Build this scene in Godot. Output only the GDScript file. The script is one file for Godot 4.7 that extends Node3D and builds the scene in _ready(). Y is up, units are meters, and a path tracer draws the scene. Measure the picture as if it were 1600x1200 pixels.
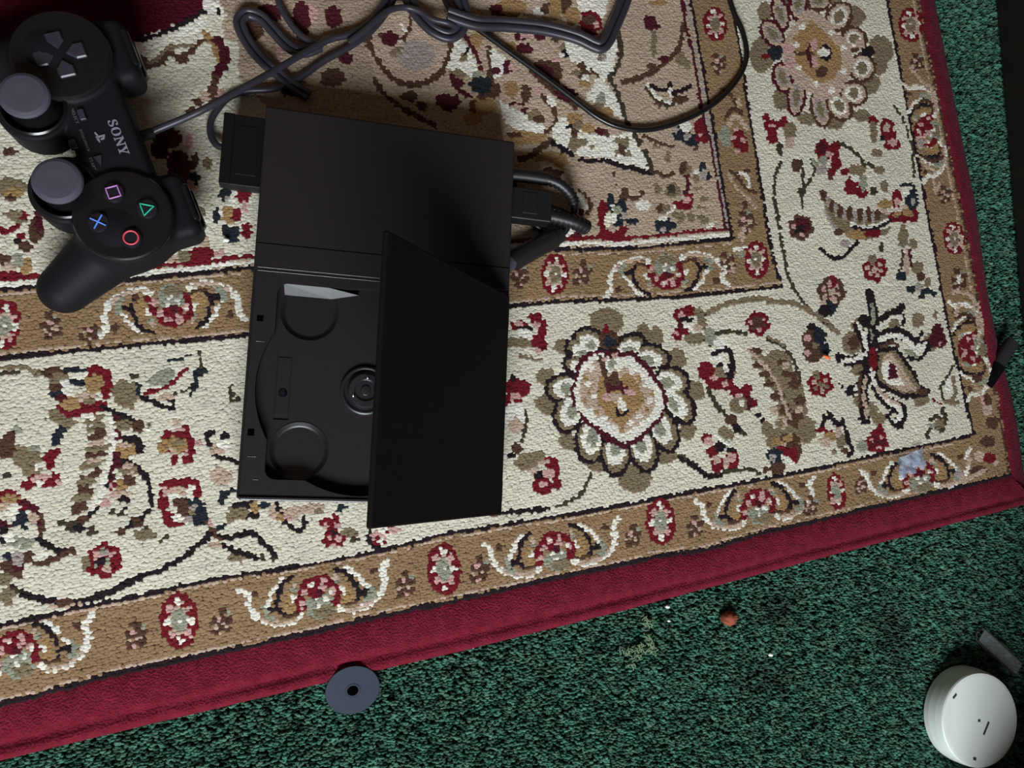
extends Node3D
# A games console with its lid up, a controller and their cables on a patterned rug over green carpet.
# Units are metres, y is up. The rug's own frame is turned by RUG_TURN about y; its design is given in millimetres there.

const RUG_TURN := -0.14325
const RUG_TOP := 0.012
const CONSOLE_AT := Vector3(-0.0370, 0.0120, -0.2074)
const CONSOLE_TURN := -0.04954

var rng: RandomNumberGenerator = RandomNumberGenerator.new()
var M := {}

# ---------------------------------------------------------------- camera, sky, lights, exposure
func set_up_view() -> void:
	var cam := Camera3D.new(); cam.name = "camera"; add_child(cam)
	cam.transform = Transform3D(Basis(Vector3(0.9696, 0.2445, 0.0120), Vector3(-0.0120, 0.0968, -0.9952), Vector3(-0.2445, 0.9648, 0.0968)), Vector3(0, 0.4772, 0))
	cam.fov = 55.260
	cam.near = 0.01; cam.far = 30.0
	cam.current = true
	var env := Environment.new()
	var sky := Sky.new()
	var sm := ProceduralSkyMaterial.new()
	sm.sky_top_color = Color(0.62, 0.70, 0.80); sm.sky_horizon_color = Color(0.80, 0.84, 0.88)
	sm.ground_bottom_color = Color(0.25, 0.27, 0.25); sm.ground_horizon_color = Color(0.60, 0.63, 0.64)
	sm.sky_energy_multiplier = 1.0
	sky.sky_material = sm
	env.background_mode = Environment.BG_SKY; env.sky = sky
	env.tonemap_mode = Environment.TONE_MAPPER_LINEAR
	env.tonemap_exposure = 1.0
	env.sdfgi_enabled = true; env.ssao_enabled = true; env.ssil_enabled = true
	var we := WorldEnvironment.new(); we.name = "world"; we.environment = env; add_child(we)
	# daylight that enters by the window, just inside its panes
	var day := AreaLight3D.new(); day.name = "window_daylight"
	day.area_size = Vector2(0.7, 0.5)
	day.area_normalize_energy = true
	day.light_energy = 3.45
	day.light_color = Color(0.95, 0.985, 1.0)
	day.shadow_enabled = true
	day.area_range = 8.0; day.area_attenuation = 2.0
	add_child(day)
	day.position = Vector3(-0.10, 0.84, 1.06 - 0.10)

# ---------------------------------------------------------------- small helpers
func lin(c: Color) -> Color: return c.srgb_to_linear()

func mat(name_: String, c: Color, rough := 0.6, metal := 0.0, spec := 0.5) -> StandardMaterial3D:
	var m := StandardMaterial3D.new()
	m.resource_name = name_; m.albedo_color = c; m.roughness = rough; m.metallic = metal; m.metallic_specular = spec
	M[name_] = m
	return m

func noise_tex(freq: float, lo: Color, hi: Color, seed_: int, normal := false, strength := 4.0, oct := 4) -> NoiseTexture2D:
	var n := FastNoiseLite.new(); n.seed = seed_; n.frequency = freq; n.fractal_octaves = oct
	n.noise_type = FastNoiseLite.TYPE_SIMPLEX_SMOOTH
	var t := NoiseTexture2D.new(); t.width = 512; t.height = 512; t.seamless = true; t.noise = n
	if normal: t.as_normal_map = true; t.bump_strength = strength
	else:
		var g := Gradient.new(); g.set_color(0, lo); g.set_color(1, hi); t.color_ramp = g
	return t

func triplanar(m: StandardMaterial3D, scale: float) -> void:
	m.uv1_triplanar = true; m.uv1_scale = Vector3.ONE * scale

func tag(o: Node, label := "", category := "", group := "", kind := "") -> Node:
	if label: o.set_meta("label", label)
	if category: o.set_meta("category", category)
	if group: o.set_meta("group", group)
	if kind: o.set_meta("kind", kind)
	return o

var used := {}
func numbered(called: String, parent: Node) -> String:
	var k := [called, parent]
	if not used.has(k): used[k] = 0; return called
	used[k] += 1
	return "%s_%03d" % [called, used[k]]

func obj(called: String, mesh: Mesh, m: Material, parent: Node = null, at := Vector3.ZERO) -> MeshInstance3D:
	var p := parent if parent else self
	var o := MeshInstance3D.new(); o.name = numbered(called, p); o.mesh = mesh
	o.material_override = m; o.position = at
	o.cast_shadow = GeometryInstance3D.SHADOW_CASTING_SETTING_ON
	p.add_child(o, true)
	return o

func thing(called: String, at: Vector3, turn := 0.0) -> Node3D:
	var o := Node3D.new(); o.name = numbered(called, self); add_child(o, true)
	o.position = at; o.rotation.y = turn
	return o

# a box with rounded edges
func rbox(size: Vector3, r: float, n := 3) -> ArrayMesh:
	var h := size * 0.5
	r = minf(r, minf(h.x, minf(h.y, h.z)))
	var st := SurfaceTool.new(); st.begin(Mesh.PRIMITIVE_TRIANGLES)
	var stops: Array[Vector2] = []  # (direction component, side)
	for i in n + 1: stops.append(Vector2(-tan(PI / 4 * (1.0 - float(i) / n)), -1))
	for i in n + 1: stops.append(Vector2(tan(PI / 4 * float(i) / n), 1))
	var axes := [[0, 1, 2], [1, 2, 0], [2, 0, 1]]
	var first := 0
	for a in axes:
		for side in [-1.0, 1.0]:
			for i in stops.size():
				for j in stops.size():
					var d := Vector3.ZERO; var c := Vector3.ZERO
					d[a[0]] = side; d[a[1]] = stops[i].x; d[a[2]] = stops[j].x
					d = d.normalized()
					c[a[0]] = side * (h[a[0]] - r); c[a[1]] = stops[i].y * (h[a[1]] - r); c[a[2]] = stops[j].y * (h[a[2]] - r)
					st.set_normal(d); st.add_vertex(c + d * r)
			var w := stops.size()
			for i in w - 1:
				for j in w - 1:
					var q := [first + i * w + j, first + (i + 1) * w + j, first + (i + 1) * w + j + 1, first + i * w + j + 1]
					var order := [0, 2, 1, 0, 3, 2] if side > 0 else [0, 1, 2, 0, 2, 3]
					for k in order: st.add_index(q[k])
			first += w * w
	return st.commit()

# revolve a profile of (radius, height) about y; profile goes from the axis' bottom outside to the top
func lathe(profile: Array, n := 40) -> ArrayMesh:
	var st := SurfaceTool.new(); st.begin(Mesh.PRIMITIVE_TRIANGLES)
	for k in profile.size() - 1:
		var a: Vector2 = profile[k]; var b: Vector2 = profile[k + 1]
		var d := b - a
		var nn := Vector2(d.y, -d.x).normalized()
		for i in n:
			var t0 := TAU * i / n; var t1 := TAU * (i + 1) / n
			var c0 := Vector3(cos(t0), 0, sin(t0)); var c1 := Vector3(cos(t1), 0, sin(t1))
			var v := [c0 * a.x + Vector3.UP * a.y, c0 * b.x + Vector3.UP * b.y, c1 * b.x + Vector3.UP * b.y, c1 * a.x + Vector3.UP * a.y]
			var ns := [c0 * nn.x + Vector3.UP * nn.y, c0 * nn.x + Vector3.UP * nn.y, c1 * nn.x + Vector3.UP * nn.y, c1 * nn.x + Vector3.UP * nn.y]
			for q in [0, 2, 1, 0, 3, 2]:
				st.set_normal(ns[q]); st.add_vertex(v[q])
	return st.commit()

func smooth_path(pts: Array, n := 6) -> PackedVector3Array:
	var out := PackedVector3Array()
	for i in pts.size() - 1:
		var a: Vector3 = pts[maxi(i - 1, 0)]; var b: Vector3 = pts[i]; var c: Vector3 = pts[i + 1]; var d: Vector3 = pts[mini(i + 2, pts.size() - 1)]
		for k in n: out.append(b.cubic_interpolate(c, a, d, float(k) / n))
	out.append(pts[-1])
	return out

# a round cord along points; radii may be one number or one for each path point
func tube(path: PackedVector3Array, r: float, sides := 10, flat := 1.0) -> ArrayMesh:
	var st := SurfaceTool.new(); st.begin(Mesh.PRIMITIVE_TRIANGLES)
	var up := Vector3.UP
	var cnt := path.size()
	for i in cnt:
		var t := (path[mini(i + 1, cnt - 1)] - path[maxi(i - 1, 0)]).normalized()
		if absf(t.dot(up)) > 0.95: up = Vector3.RIGHT if i == 0 else up
		var s := t.cross(up).normalized()
		if i > 0: up = s.cross(t).normalized()
		var u := s.cross(t).normalized()
		for k in sides:
			var a := TAU * k / sides
			var nrm := s * cos(a) + u * sin(a)
			st.set_normal(nrm); st.add_vertex(path[i] + s * cos(a) * r + u * sin(a) * r * flat)
	for i in cnt - 1:
		for k in sides:
			var a := i * sides + k; var b := i * sides + (k + 1) % sides
			for q in [a, b, b + sides, a, b + sides, a + sides]: st.add_index(q)
	for e in 2:
		var at := 0 if e == 0 else cnt - 1
		var nrm := (path[0] - path[1]).normalized() if e == 0 else (path[cnt - 1] - path[cnt - 2]).normalized()
		var first := cnt * sides + e * (sides + 1)
		st.set_normal(nrm); st.add_vertex(path[at] + nrm * r * 0.3)
		for k in sides:
			var a := TAU * k / sides
			st.set_normal(nrm); st.add_vertex(path[at])
		for k in sides:
			var a := at * sides + k; var b := at * sides + (k + 1) % sides
			for q in ([first, b, a] if e == 0 else [first, a, b]): st.add_index(q)
	return st.commit()

# an upright prism on an outline (x, z), with its top edge chamfered
func prism(outline: PackedVector2Array, y0: float, y1: float, bevel := 0.0, curved := false) -> ArrayMesh:
	var area := 0.0
	for i in outline.size(): area += outline[i].cross(outline[(i + 1) % outline.size()])
	if area < 0.0: outline.reverse()
	var n := outline.size()
	var st := SurfaceTool.new(); st.begin(Mesh.PRIMITIVE_TRIANGLES)
	var rings: Array = [[outline, y0]]
	if bevel > 0.0:
		rings.append([outline, y1 - bevel])
		var inset := PackedVector2Array()
		for i in n:
			var a := (outline[i] - outline[(i + n - 1) % n]).normalized(); var b := (outline[(i + 1) % n] - outline[i]).normalized()
			var m := (Vector2(-a.y, a.x) + Vector2(-b.y, b.x)).normalized()
			inset.append(outline[i] + m * bevel)
		rings.append([inset, y1])
	else: rings.append([outline, y1])
	for k in rings.size() - 1:
		for i in n:
			var j := (i + 1) % n
			var p0: Vector2 = rings[k][0][i]; var p1: Vector2 = rings[k][0][j]; var q0: Vector2 = rings[k + 1][0][i]; var q1: Vector2 = rings[k + 1][0][j]
			var v := [Vector3(p0.x, rings[k][1], p0.y), Vector3(p1.x, rings[k][1], p1.y), Vector3(q1.x, rings[k + 1][1], q1.y), Vector3(q0.x, rings[k + 1][1], q0.y)]
			st.set_smooth_group(k + 1 if curved else -1)
			for q in [0, 1, 2, 0, 2, 3]: st.add_vertex(v[q])
	st.set_smooth_group(-1)
	var top: PackedVector2Array = rings[-1][0]
	var tri := Geometry2D.triangulate_polygon(top)
	for k in range(0, tri.size(), 3):
		var c := [top[tri[k]], top[tri[k + 1]], top[tri[k + 2]]]
		var ccw: bool = (c[1] - c[0]).cross(c[2] - c[0]) > 0
		for q in ([0, 1, 2] if ccw else [0, 2, 1]): st.add_vertex(Vector3(c[q].x, y1, c[q].y))
		for q in ([0, 2, 1] if ccw else [0, 1, 2]): st.add_vertex(Vector3(outline[tri[k + q]].x, y0, outline[tri[k + q]].y))
	st.generate_normals()
	return st.commit()

func rounded_rect(cx: float, cz: float, w: float, d: float, r: float, n := 5) -> PackedVector2Array:
	var out := PackedVector2Array()
	for c in 4:
		var s := Vector2(1 if c in [0, 3] else -1, 1 if c < 2 else -1)
		for i in n + 1:
			var a := PI / 2 * (c + float(i) / n)
			out.append(Vector2(cx, cz) + s * Vector2(w / 2 - r, d / 2 - r) + Vector2(cos(a), sin(a)) * r)
	return out

func circle(cx: float, cz: float, r: float, n := 32) -> PackedVector2Array:
	var out := PackedVector2Array()
	for i in n: out.append(Vector2(cx + r * cos(TAU * i / n), cz + r * sin(TAU * i / n)))
	return out

# a lumpy pebble-like blob
func lump(r: Vector3, rough: float, seed_: int, n := 10) -> ArrayMesh:
	var ns := FastNoiseLite.new(); ns.seed = seed_; ns.frequency = 1.1
	var st := SurfaceTool.new(); st.begin(Mesh.PRIMITIVE_TRIANGLES)
	st.set_smooth_group(0)
	for i in n:
		for j in n * 2:
			var v := []
			for q in [[0, 0], [1, 0], [1, 1], [0, 1]]:
				var th: float = PI * (i + q[0]) / n; var ph: float = TAU * (j + q[1]) / (n * 2)
				var d := Vector3(sin(th) * cos(ph), cos(th), sin(th) * sin(ph))
				v.append(d * r * (1.0 + rough * ns.get_noise_3dv(d * 1.6)))
			for q in [0, 1, 2, 0, 2, 3]: st.add_vertex(v[q])
	st.index(); st.generate_normals()
	return st.commit()

func rug_point(u: float, v: float, y := RUG_TOP) -> Vector3:
	return Vector3(u * cos(RUG_TURN) - v * sin(RUG_TURN), y * 1000.0, u * sin(RUG_TURN) + v * cos(RUG_TURN)) * 0.001

# ---------------------------------------------------------------- the rug's woven design, knot by knot
const PITCH_U := 2.0
const PITCH_V := 1.6
const U0 := -275.0
const V0 := -345.0
const NU := 460
const NV := 320
var knots := PackedByteArray()
var ku := PackedFloat32Array()
var kv := PackedFloat32Array()

func start_design() -> void:
	rng.seed = 11
	knots.resize(NU * NV); knots.fill(255)
	ku.resize(NU * NV); kv.resize(NU * NV)
	for j in NV:
		for i in NU:
			ku[j * NU + i] = U0 + PITCH_U * (i + 0.5 + rng.randf_range(-0.32, 0.32))
			kv[j * NU + i] = V0 + PITCH_V * (j + 0.5 + rng.randf_range(-0.32, 0.32))

func span(lo: float, hi: float, start: float, pitch: float, n: int) -> Array:
	return range(clampi(int((lo - start) / pitch) - 1, 0, n), clampi(int((hi - start) / pitch) + 2, 0, n))

func points(f: Array) -> PackedVector2Array:
	var out := PackedVector2Array()
	for k in range(0, f.size(), 2): out.append(Vector2(f[k], f[k + 1]))
	return out

func pg(c: int, f: Array) -> void:  # a filled outline
	var p := points(f)
	var lo := p[0]; var hi := p[0]
	for q in p: lo = lo.min(q); hi = hi.max(q)
	for j in span(lo.y, hi.y, V0, PITCH_V, NV):
		for i in span(lo.x, hi.x, U0, PITCH_U, NU):
			var at: int = j * NU + i
			if Geometry2D.is_point_in_polygon(Vector2(ku[at], kv[at]), p): knots[at] = c

func el(c: int, x: float, y: float, a: float, b: float, turn: float) -> void:  # an oval
	var m := maxf(a, b); var cs := cos(turn); var sn := sin(turn)
	for j in span(y - m, y + m, V0, PITCH_V, NV):
		for i in span(x - m, x + m, U0, PITCH_U, NU):
			var at: int = j * NU + i
			var dx := ku[at] - x; var dy := kv[at] - y
			var p := (dx * cs + dy * sn) / a; var q := (dy * cs - dx * sn) / b
			if p * p + q * q < 1.0: knots[at] = c

func stroke(c: int, w: float, p: PackedVector2Array) -> void:
	for k in p.size() - 1:
		var a := p[k]; var d := p[k + 1] - a; var l := maxf(d.length_squared(), 0.0001)
		var lo := a.min(p[k + 1]); var hi := a.max(p[k + 1])
		for j in span(lo.y - w, hi.y + w, V0, PITCH_V, NV):
			for i in span(lo.x - w, hi.x + w, U0, PITCH_U, NU):
				var at: int = j * NU + i
				var q := Vector2(ku[at], kv[at]) - a
				if (q - d * clampf(q.dot(d) / l, 0.0, 1.0)).length_squared() < w * w: knots[at] = c

func ln(c: int, w: float, f: Array) -> void: stroke(c, w, points(f))

func cv(c: int, w: float, f: Array) -> void:  # a flowing line
	var p := points(f)
	var out := PackedVector2Array()
	for i in p.size() - 1:
		for k in 4: out.append(p[i].cubic_interpolate(p[i + 1], p[maxi(i - 1, 0)], p[mini(i + 2, p.size() - 1)], k / 4.0))
	out.append(p[-1])
	stroke(c, w, out)

func weave() -> void:
	
	pg(3,[-226,-333.7,-260.8,108.5,-185.5,104.5,-154.4,103.3,-138.3,101.8,-108.8,101.4,-78.2,101.8,-31.8,101.9,5.9,100.5,53.1,100.6,86,100.5,138,99.4,174,100.1,207,99.1,240.5,102,291.9,98.1,345.3,97.6,367.6,96.9,431.4,95.4,511.8,93.9,511.8,93.9,513.1,67.9,514.6,32.5,512,11.6,511.8,-8.9,514,-39.7,514.3,-76.1,514.6,-118.1,513.5,-181.8,512.5,-219.4,511.6,-257.2,511.9,-295.2,511.4,-355.7])
	pg(0,[-226,-333.7,-257.5,65.8,-181.6,63.3,-163,63,-143.8,61.7,-117.7,61.7,-83.7,60.2,-55.6,60.6,-11.8,62.2,26.7,61.8,67.4,58.9,109.3,60,153.2,61.5,199.4,61.8,248.1,61.3,299,62,353,61,410,59.5,470,58.9,484.6,57.5,484.6,57.5,482.9,38.2,482,7.8,479.8,-22.9,479.9,-63.8,480.8,-89.4,480.4,-125.7,480.7,-157,480.3,-188.5,480.5,-225.6,480.1,-257.6,480.9,-295.1,481.5,-354.8])
	ln(9,1.4,[-260.8,108.5,-185.5,104.5,-154.4,103.3,-138.3,101.8,-108.8,101.4,-78.2,101.8,-31.8,101.9,5.9,100.5,53.1,100.6,86,100.5,138,99.4,174,100.1,207,99.1,240.5,102,291.9,98.1,345.3,97.6,367.6,96.9,431.4,95.4,511.8,93.9])
	ln(9,1.2,[-257.5,65.8,-181.6,63.3,-163,63,-143.8,61.7,-117.7,61.7,-83.7,60.2,-55.6,60.6,-11.8,62.2,26.7,61.8,67.4,58.9,109.3,60,153.2,61.5,199.4,61.8,248.1,61.3,299,62,353,61,410,59.5,470,58.9,484.6,57.5])
	ln(9,1.4,[484.6,57.5,482.9,38.2,482,7.8,479.8,-22.9,479.9,-63.8,480.8,-89.4,480.4,-125.7,480.7,-157,480.3,-188.5,480.5,-225.6,480.1,-257.6,480.9,-295.1,481.5,-354.8])
	ln(2,0.6,[-257.6,67.8,-181.8,65.3,-163.2,65.1,-144,63.8,-118,63.9,-83.9,62.4,-55.9,62.8,-12.1,64.5,26.4,64.1,67,61.3,108.9,62.4,152.8,64,199,64.3,247.6,63.9,298.5,64.7,352.4,63.8,409.4,62.3,469.4,61.7])
	ln(2,0.6,[-260.7,106.3,-185.3,102.2,-154.2,100.9,-138.1,99.4,-108.5,99,-77.9,99.3,-31.5,99.4,6.2,97.8,53.5,97.9,86.5,97.7,138.4,96.6,174.5,97.2,207.6,96.2,241,99,292.5,95,346,94.5,368.3,93.7,432.1,92.1])
	ln(10,0.9,[510.6,93.7,511.8,67.7,513.4,32.3,510.7,11.5,510.5,-9.1,512.8,-39.8,513.1,-76.2,513.4,-118.1,512.2,-181.9,511.2,-219.4,510.3,-257.2,510.6,-295.2,510.1,-355.6])
	pg(3,[-226,-333.7,-245.8,-82.9,-167.7,-83,-135.6,-82.1,-88.4,-81.7,-49.4,-80.6,46.7,-81.5,135.9,-80.8,167.6,-80.6,214.1,-76.7,273.4,-74.4,299.3,-74.1,337.8,-74.1,337.8,-74.1,334.8,-97,335,-131,335.7,-165.1,336.3,-204.5,337.6,-236.8,338.3,-294.6,339.1,-350.5])
	ln(9,1.3,[-245.8,-82.9,-167.7,-83,-135.6,-82.1,-88.4,-81.7,-49.4,-80.6,46.7,-81.5,135.9,-80.8,167.6,-80.6,214.1,-76.7,273.4,-74.4,299.3,-74.1,337.8,-74.1]); ln(9,1.3,[337.8,-74.1,334.8,-97,335,-131,335.7,-165.1,336.3,-204.5,337.6,-236.8,338.3,-294.6,339.1,-350.5])
	pg(13,[-226,-333.7,-242.9,-119.5,-164.1,-121.5,-97.9,-120.7,-31.5,-121.9,172.5,-116.2,230.1,-112.2,304.7,-113,304.7,-113,304.4,-128.4,303.7,-152.4,304.3,-205.7,304,-215.5,304.5,-232.7,304,-269.6,303.8,-294.4,303.3,-349.5])
	ln(2,0.6,[-243.1,-117.1,-164.3,-118.9,-98.2,-118,-31.9,-119.2,172,-113.1,229.5,-109,304,-109.7]); ln(2,0.7,[-245.6,-85.3,-167.5,-85.5,-135.4,-84.6,-88.1,-84.3,-49.1,-83.3,47.1,-84.3,136.4,-83.8,168.1,-83.7,214.7,-79.8,274,-77.6,299.9,-77.3,338.5,-77.4])
	pg(0,[-226,-333.7,-242.4,-125.8,-163.4,-128.1,-97.2,-127.2,-30.8,-128.3,37.1,-129.4,53.5,-249.8,-27,-268,-26.1,-339.7]); pg(16,[-226,-333.7,-235.5,-213.4,-159.8,-234.7,-118.4,-251.1,-80.2,-267.7,-72.8,-270.5,-59.5,-275.7,-44,-282.7,-34.8,-291,-26.1,-339.7])
	cv(9,1.6,[-160,-232.4,-118.7,-248.8,-80.4,-266.1,-67.4,-270,-50.1,-278.1,-36.8,-286.8,-32.3,-293.1,-27.1,-318.4]); cv(1,3.1,[-78.3,-262.4,-66,-266.4,-50.7,-272.4,-37.7,-279.7]); cv(5,1.6,[-76.5,-252.3,-67.2,-255.4,-57.3,-263.4,-46.2,-264.1])
	cv(10,1.6,[-76.1,-250.3,-65.7,-252.9,-60.6,-259.3,-54.4,-256.8,-46.5,-260.8,-37.3,-270.2]); el(10,-52.6,-255.9,4.1,3.3,2.3); el(1,-32,-289.8,6.1,4.9,2.9); el(9,-27.8,-286.4,2.6,2.2,2); cv(1,1.6,[-25.9,-293.1,-25,-284.7,-29.2,-281.4]); el(10,-77,-254.3,4.9,3.5,1.8)
	cv(4,2,[-37.8,-272.3,-33.2,-263.9,-30.6,-253.5]); el(10,-46.7,-228,3.7,3.2,2.9); el(10,-51,-222.4,3.7,3.2,2.9); cv(10,2.4,[-30.9,-251.4,-35.8,-241.2,-38.9,-231]); el(8,-33.3,-230.8,5.8,3,1.7); el(2,-42.6,-231.1,4.1,2.9,1.8); el(10,-37.4,-227.7,3.4,2.5,3.1)
	cv(12,2.8,[-30.8,-268,-27.8,-255.5,-32.5,-247.3]); el(5,-45.7,-189.3,3.7,3.3,1.9); el(10,-52.8,-190.9,4.8,2.2,1.7); el(11,-54.8,-179.8,4,2.9,1.7); el(5,-53.3,-158.9,3.2,2.9,1.9); el(8,-57.5,-175.1,4,2.2,1.7); el(10,-62.4,-186.6,12,6.5,1.7); el(12,-64.7,-191.6,6.4,3.6,1.7)
	el(10,-66.7,-205.7,7.9,6.4,3.1); el(12,-71.6,-199.9,8,5,1.7); el(8,-55.1,-202.3,4.9,2.2,1.7); el(11,-38.1,-168.7,5.3,3.7,1.7); el(15,-36.6,-165.8,1.9,1.6,3); el(1,-34.5,-164.8,2.2,1.6,-3.1); el(7,-27.9,-167.2,5.3,4.1,1.8); el(4,-37.5,-155.7,5.7,5.1,1.9); el(7,-33.1,-155.4,4.4,2.6,1.7)
	el(1,-42.2,-156.1,2.4,1.5,1.7); el(8,-28,-160.3,3.6,2.2,1.7); el(11,-44.9,-155.5,4.8,2.6,1.7); el(11,-37.4,-143.7,5.6,4.4,1.8); el(11,-40.6,-147.9,2.4,2.2,1.9); el(7,-28.7,-145,5.6,3,1.7); el(10,-55.9,-142.4,5,4,-3.1); el(2,-54,-139.8,3.6,3.2,3.1); el(7,-55.9,-133.3,7.2,3.9,-3.1)
	el(7,-61.6,-131,9.3,3.5,-3.1); el(5,-66.8,-132.2,5,3.1,-3.1); el(2,-72.3,-130.8,4.2,3.5,-3.1); el(8,-45.1,-132.3,2.9,2,-3.1); el(10,-56.9,-146.4,2,1.8,1.9); el(7,-54.1,-127.2,14.4,2.4,-3.1); el(5,-152.7,-180.4,8.4,6,-3.1); el(4,-152.3,-177.3,4.5,3.4,-3.1); el(10,-151.9,-201.6,3.9,2.3,-3.1)
	el(10,-154.2,-174.4,2.6,1.9,-3.1); cv(7,1.6,[-163.7,-159.3,-157.7,-154.4,-152.6,-157.7,-147.8,-163.8]); el(7,-150.9,-151.6,2.2,1.9,1.7); el(9,-152.5,-148,3.2,1.9,-3.1); el(5,-153.6,-164.2,4.5,3,-3.1); el(1,-154.6,-153,2.2,1.9,-3.1); el(10,-160.8,-138.6,3.2,3,-3.1); el(7,-158.5,-129.1,7.7,3,-3)
	el(4,-150,-133.9,5.2,3.2,1.7); el(2,-159.1,-133.6,3.2,3,-3.1); el(6,-153.5,-138,4.5,2.6,1.7); el(10,-148.9,-145,3.9,3,-3.1); el(10,-143.2,-154,7.5,3.9,1.7); el(12,-140.8,-161.4,7.6,2.6,1.7); el(5,-150.7,-160.2,2.6,1.9,-3.1); pg(13,[66.1,-342.4,36.3,-123.2,304.7,-113,303.8,-294.4,303.3,-349.5])
	pg(17,[-26.1,-339.7,-30.6,-301.5,-18.4,-270,-21.7,-242.9,-6,-221.6,56.4,-210.8,80.7,-205.5,62.6,-240.9,62.1,-267.1,75.6,-289.1,83.1,-342.9]); el(8,28.4,-284.7,7,3.6,1.7); el(8,5.3,-259.2,6.8,2.7,1.7); el(12,21.1,-280.4,13,5.5,1.7); el(12,41.5,-282.5,8,5.6,1.8); el(12,1.9,-284.7,7.9,5.9,3)
	el(10,-9.1,-274.2,8.6,6.1,1.8); el(10,36.1,-241.5,8.1,6,3); el(12,9.2,-233.7,6.3,4.2,3.1); el(12,45.9,-254.3,5,3.9,3); pg(2,[67.5,-275.9,74.7,-282.4,91.7,-282.4,106.8,-266.7,114.5,-259.8,112.3,-250.9,103.2,-242.2,91.6,-236.7,80.9,-236.1,71.5,-244.2,64.7,-256.1,63.3,-267.1])
	el(15,92.2,-255.7,13.1,10.5,2.9); el(12,76.8,-267,6.1,5.2,2.8); el(10,70.9,-270.5,2.1,1.7,2.9); el(5,79.9,-259,4.6,2.4,2.5); cv(1,1.1,[85.8,-276.6,87.1,-271.3,82.8,-264.7]); cv(10,1.3,[91.7,-282.4,90.5,-273.5,85.2,-266.9])
	cv(10,2,[63,-273.7,62.4,-260.5,68,-249.5,75,-239.7,85,-235.1,95.9,-236.6,107.7,-243.4,114.7,-255.3,118.3,-264.3]); cv(2,1.3,[61.8,-259.2,64.8,-247.4,70.1,-234.2,77.2,-225.2]); cv(10,1.7,[62.3,-238.7,67.4,-229.9,74.7,-222.3,86.2,-214,98,-206.9]); el(10,83.8,-227.2,5.9,3.5,3.1)
	el(10,91.4,-220.4,3.7,3.3,2.3); pg(12,[103.4,-228.8,116.3,-227.1,118.7,-222.6,110.1,-215.3,104,-217.7,100.3,-222.3]); el(12,117.5,-235.1,4.5,3.5,2.9); el(4,132.8,-219,9.8,6.3,3.1); el(4,124.8,-210.3,7.1,4.4,3.1); el(10,126.1,-219.2,5.4,2.2,1.7)
	pg(1,[118,-259.8,122.5,-268.8,126.2,-264.2,131,-257.3,132.9,-249.2,133.3,-242.8,126.9,-239.4,118.7,-243.1,111.7,-246.4]); el(5,124.2,-253.8,3.7,2.6,1.9); el(9,127.6,-258.3,2.7,1.3,1.8); el(5,118.5,-241.8,6.2,3.6,3.1); cv(12,1.4,[125.9,-271,132.2,-259.6,134.4,-250.5,135.3,-244.6])
	el(4,135.4,-265.5,5.6,4.4,2); el(2,138.6,-257.2,6.5,3.5,1.8); cv(10,2,[143.5,-259.4,143.1,-248.1,140.3,-239,140.3,-230,131.6,-225.7]); el(11,133.7,-233.8,8.1,6.2,3); cv(12,1.6,[113.9,-240.6,116.9,-231.5,124.9,-225.9]); el(6,131.7,-241.5,3.6,2.7,3)
	pg(1,[143.8,-261.7,149.2,-258,153.8,-252.4,156.4,-245.5,155.5,-234.1,148,-229.8,143.5,-239,143.4,-250.3]); el(12,145.5,-243.5,2.8,2.2,2); el(12,154.1,-245.6,5.6,3.2,1.8); el(8,158.2,-245.5,3.3,2.7,2.9); pg(2,[144.8,-238.9,156.8,-242.3,167.3,-236.1,168.2,-226.9,160.2,-220.3,149,-221.6,143.4,-229.9])
	el(10,143.4,-229.9,5.5,3.6,1.8); el(4,154.9,-230.5,6.5,5.3,2); el(10,164.5,-227,6.5,3.6,1.8); el(12,154.9,-215.9,9.1,5.4,3.1); el(2,156.4,-216.8,4.1,2.7,3.1); el(8,173.2,-229,3.9,3.5,2.5); el(10,161.2,-285.5,8.4,5.5,3); el(4,164.1,-289.2,11.2,6.5,3.1); el(12,152.3,-286.9,5,4.3,2.4)
	el(1,169.8,-280.9,4.2,2.8,3); el(2,180.5,-289.3,8.7,6.4,1.9); el(1,183.2,-285.5,4.1,3.5,2.4); el(10,188.8,-288.3,4.8,3.2,1.9); el(4,196.1,-289.3,9.6,4.7,1.8); el(10,204.7,-291.7,7.7,3.8,1.8); el(1,198.8,-276.1,12.5,3.8,3.1); el(4,208,-282.2,6.9,5.6,2.1)
	pg(1,[212.2,-298.8,237.8,-299,234.3,-284.5,228.4,-278.8,220.1,-282.2,213.6,-286.9]); pg(7,[215.6,-284.6,223.4,-286.9,229,-282.2,228.6,-274,222.6,-267.9,215.5,-269.4,211.8,-276]); el(10,219.7,-279.8,5,3.7,2.9); el(8,224.9,-276,3.4,1.9,1.8); el(12,218,-269.3,5,3.7,2.9)
	pg(2,[149.9,-271.7,157.1,-273.5,163.2,-268.4,165.5,-262.4,161.4,-256.9,154.8,-259.3]); el(12,168.7,-259.1,6.5,3.7,3.1); el(12,167.7,-267.4,5.6,2.3,3.1); el(8,172.4,-268.3,5.6,1.9,3.1); el(4,158.7,-260.6,3.9,3.4,2.4); el(12,181.8,-268.2,3.8,2.8,3); el(2,182.7,-258.9,8.6,6.4,3)
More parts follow.
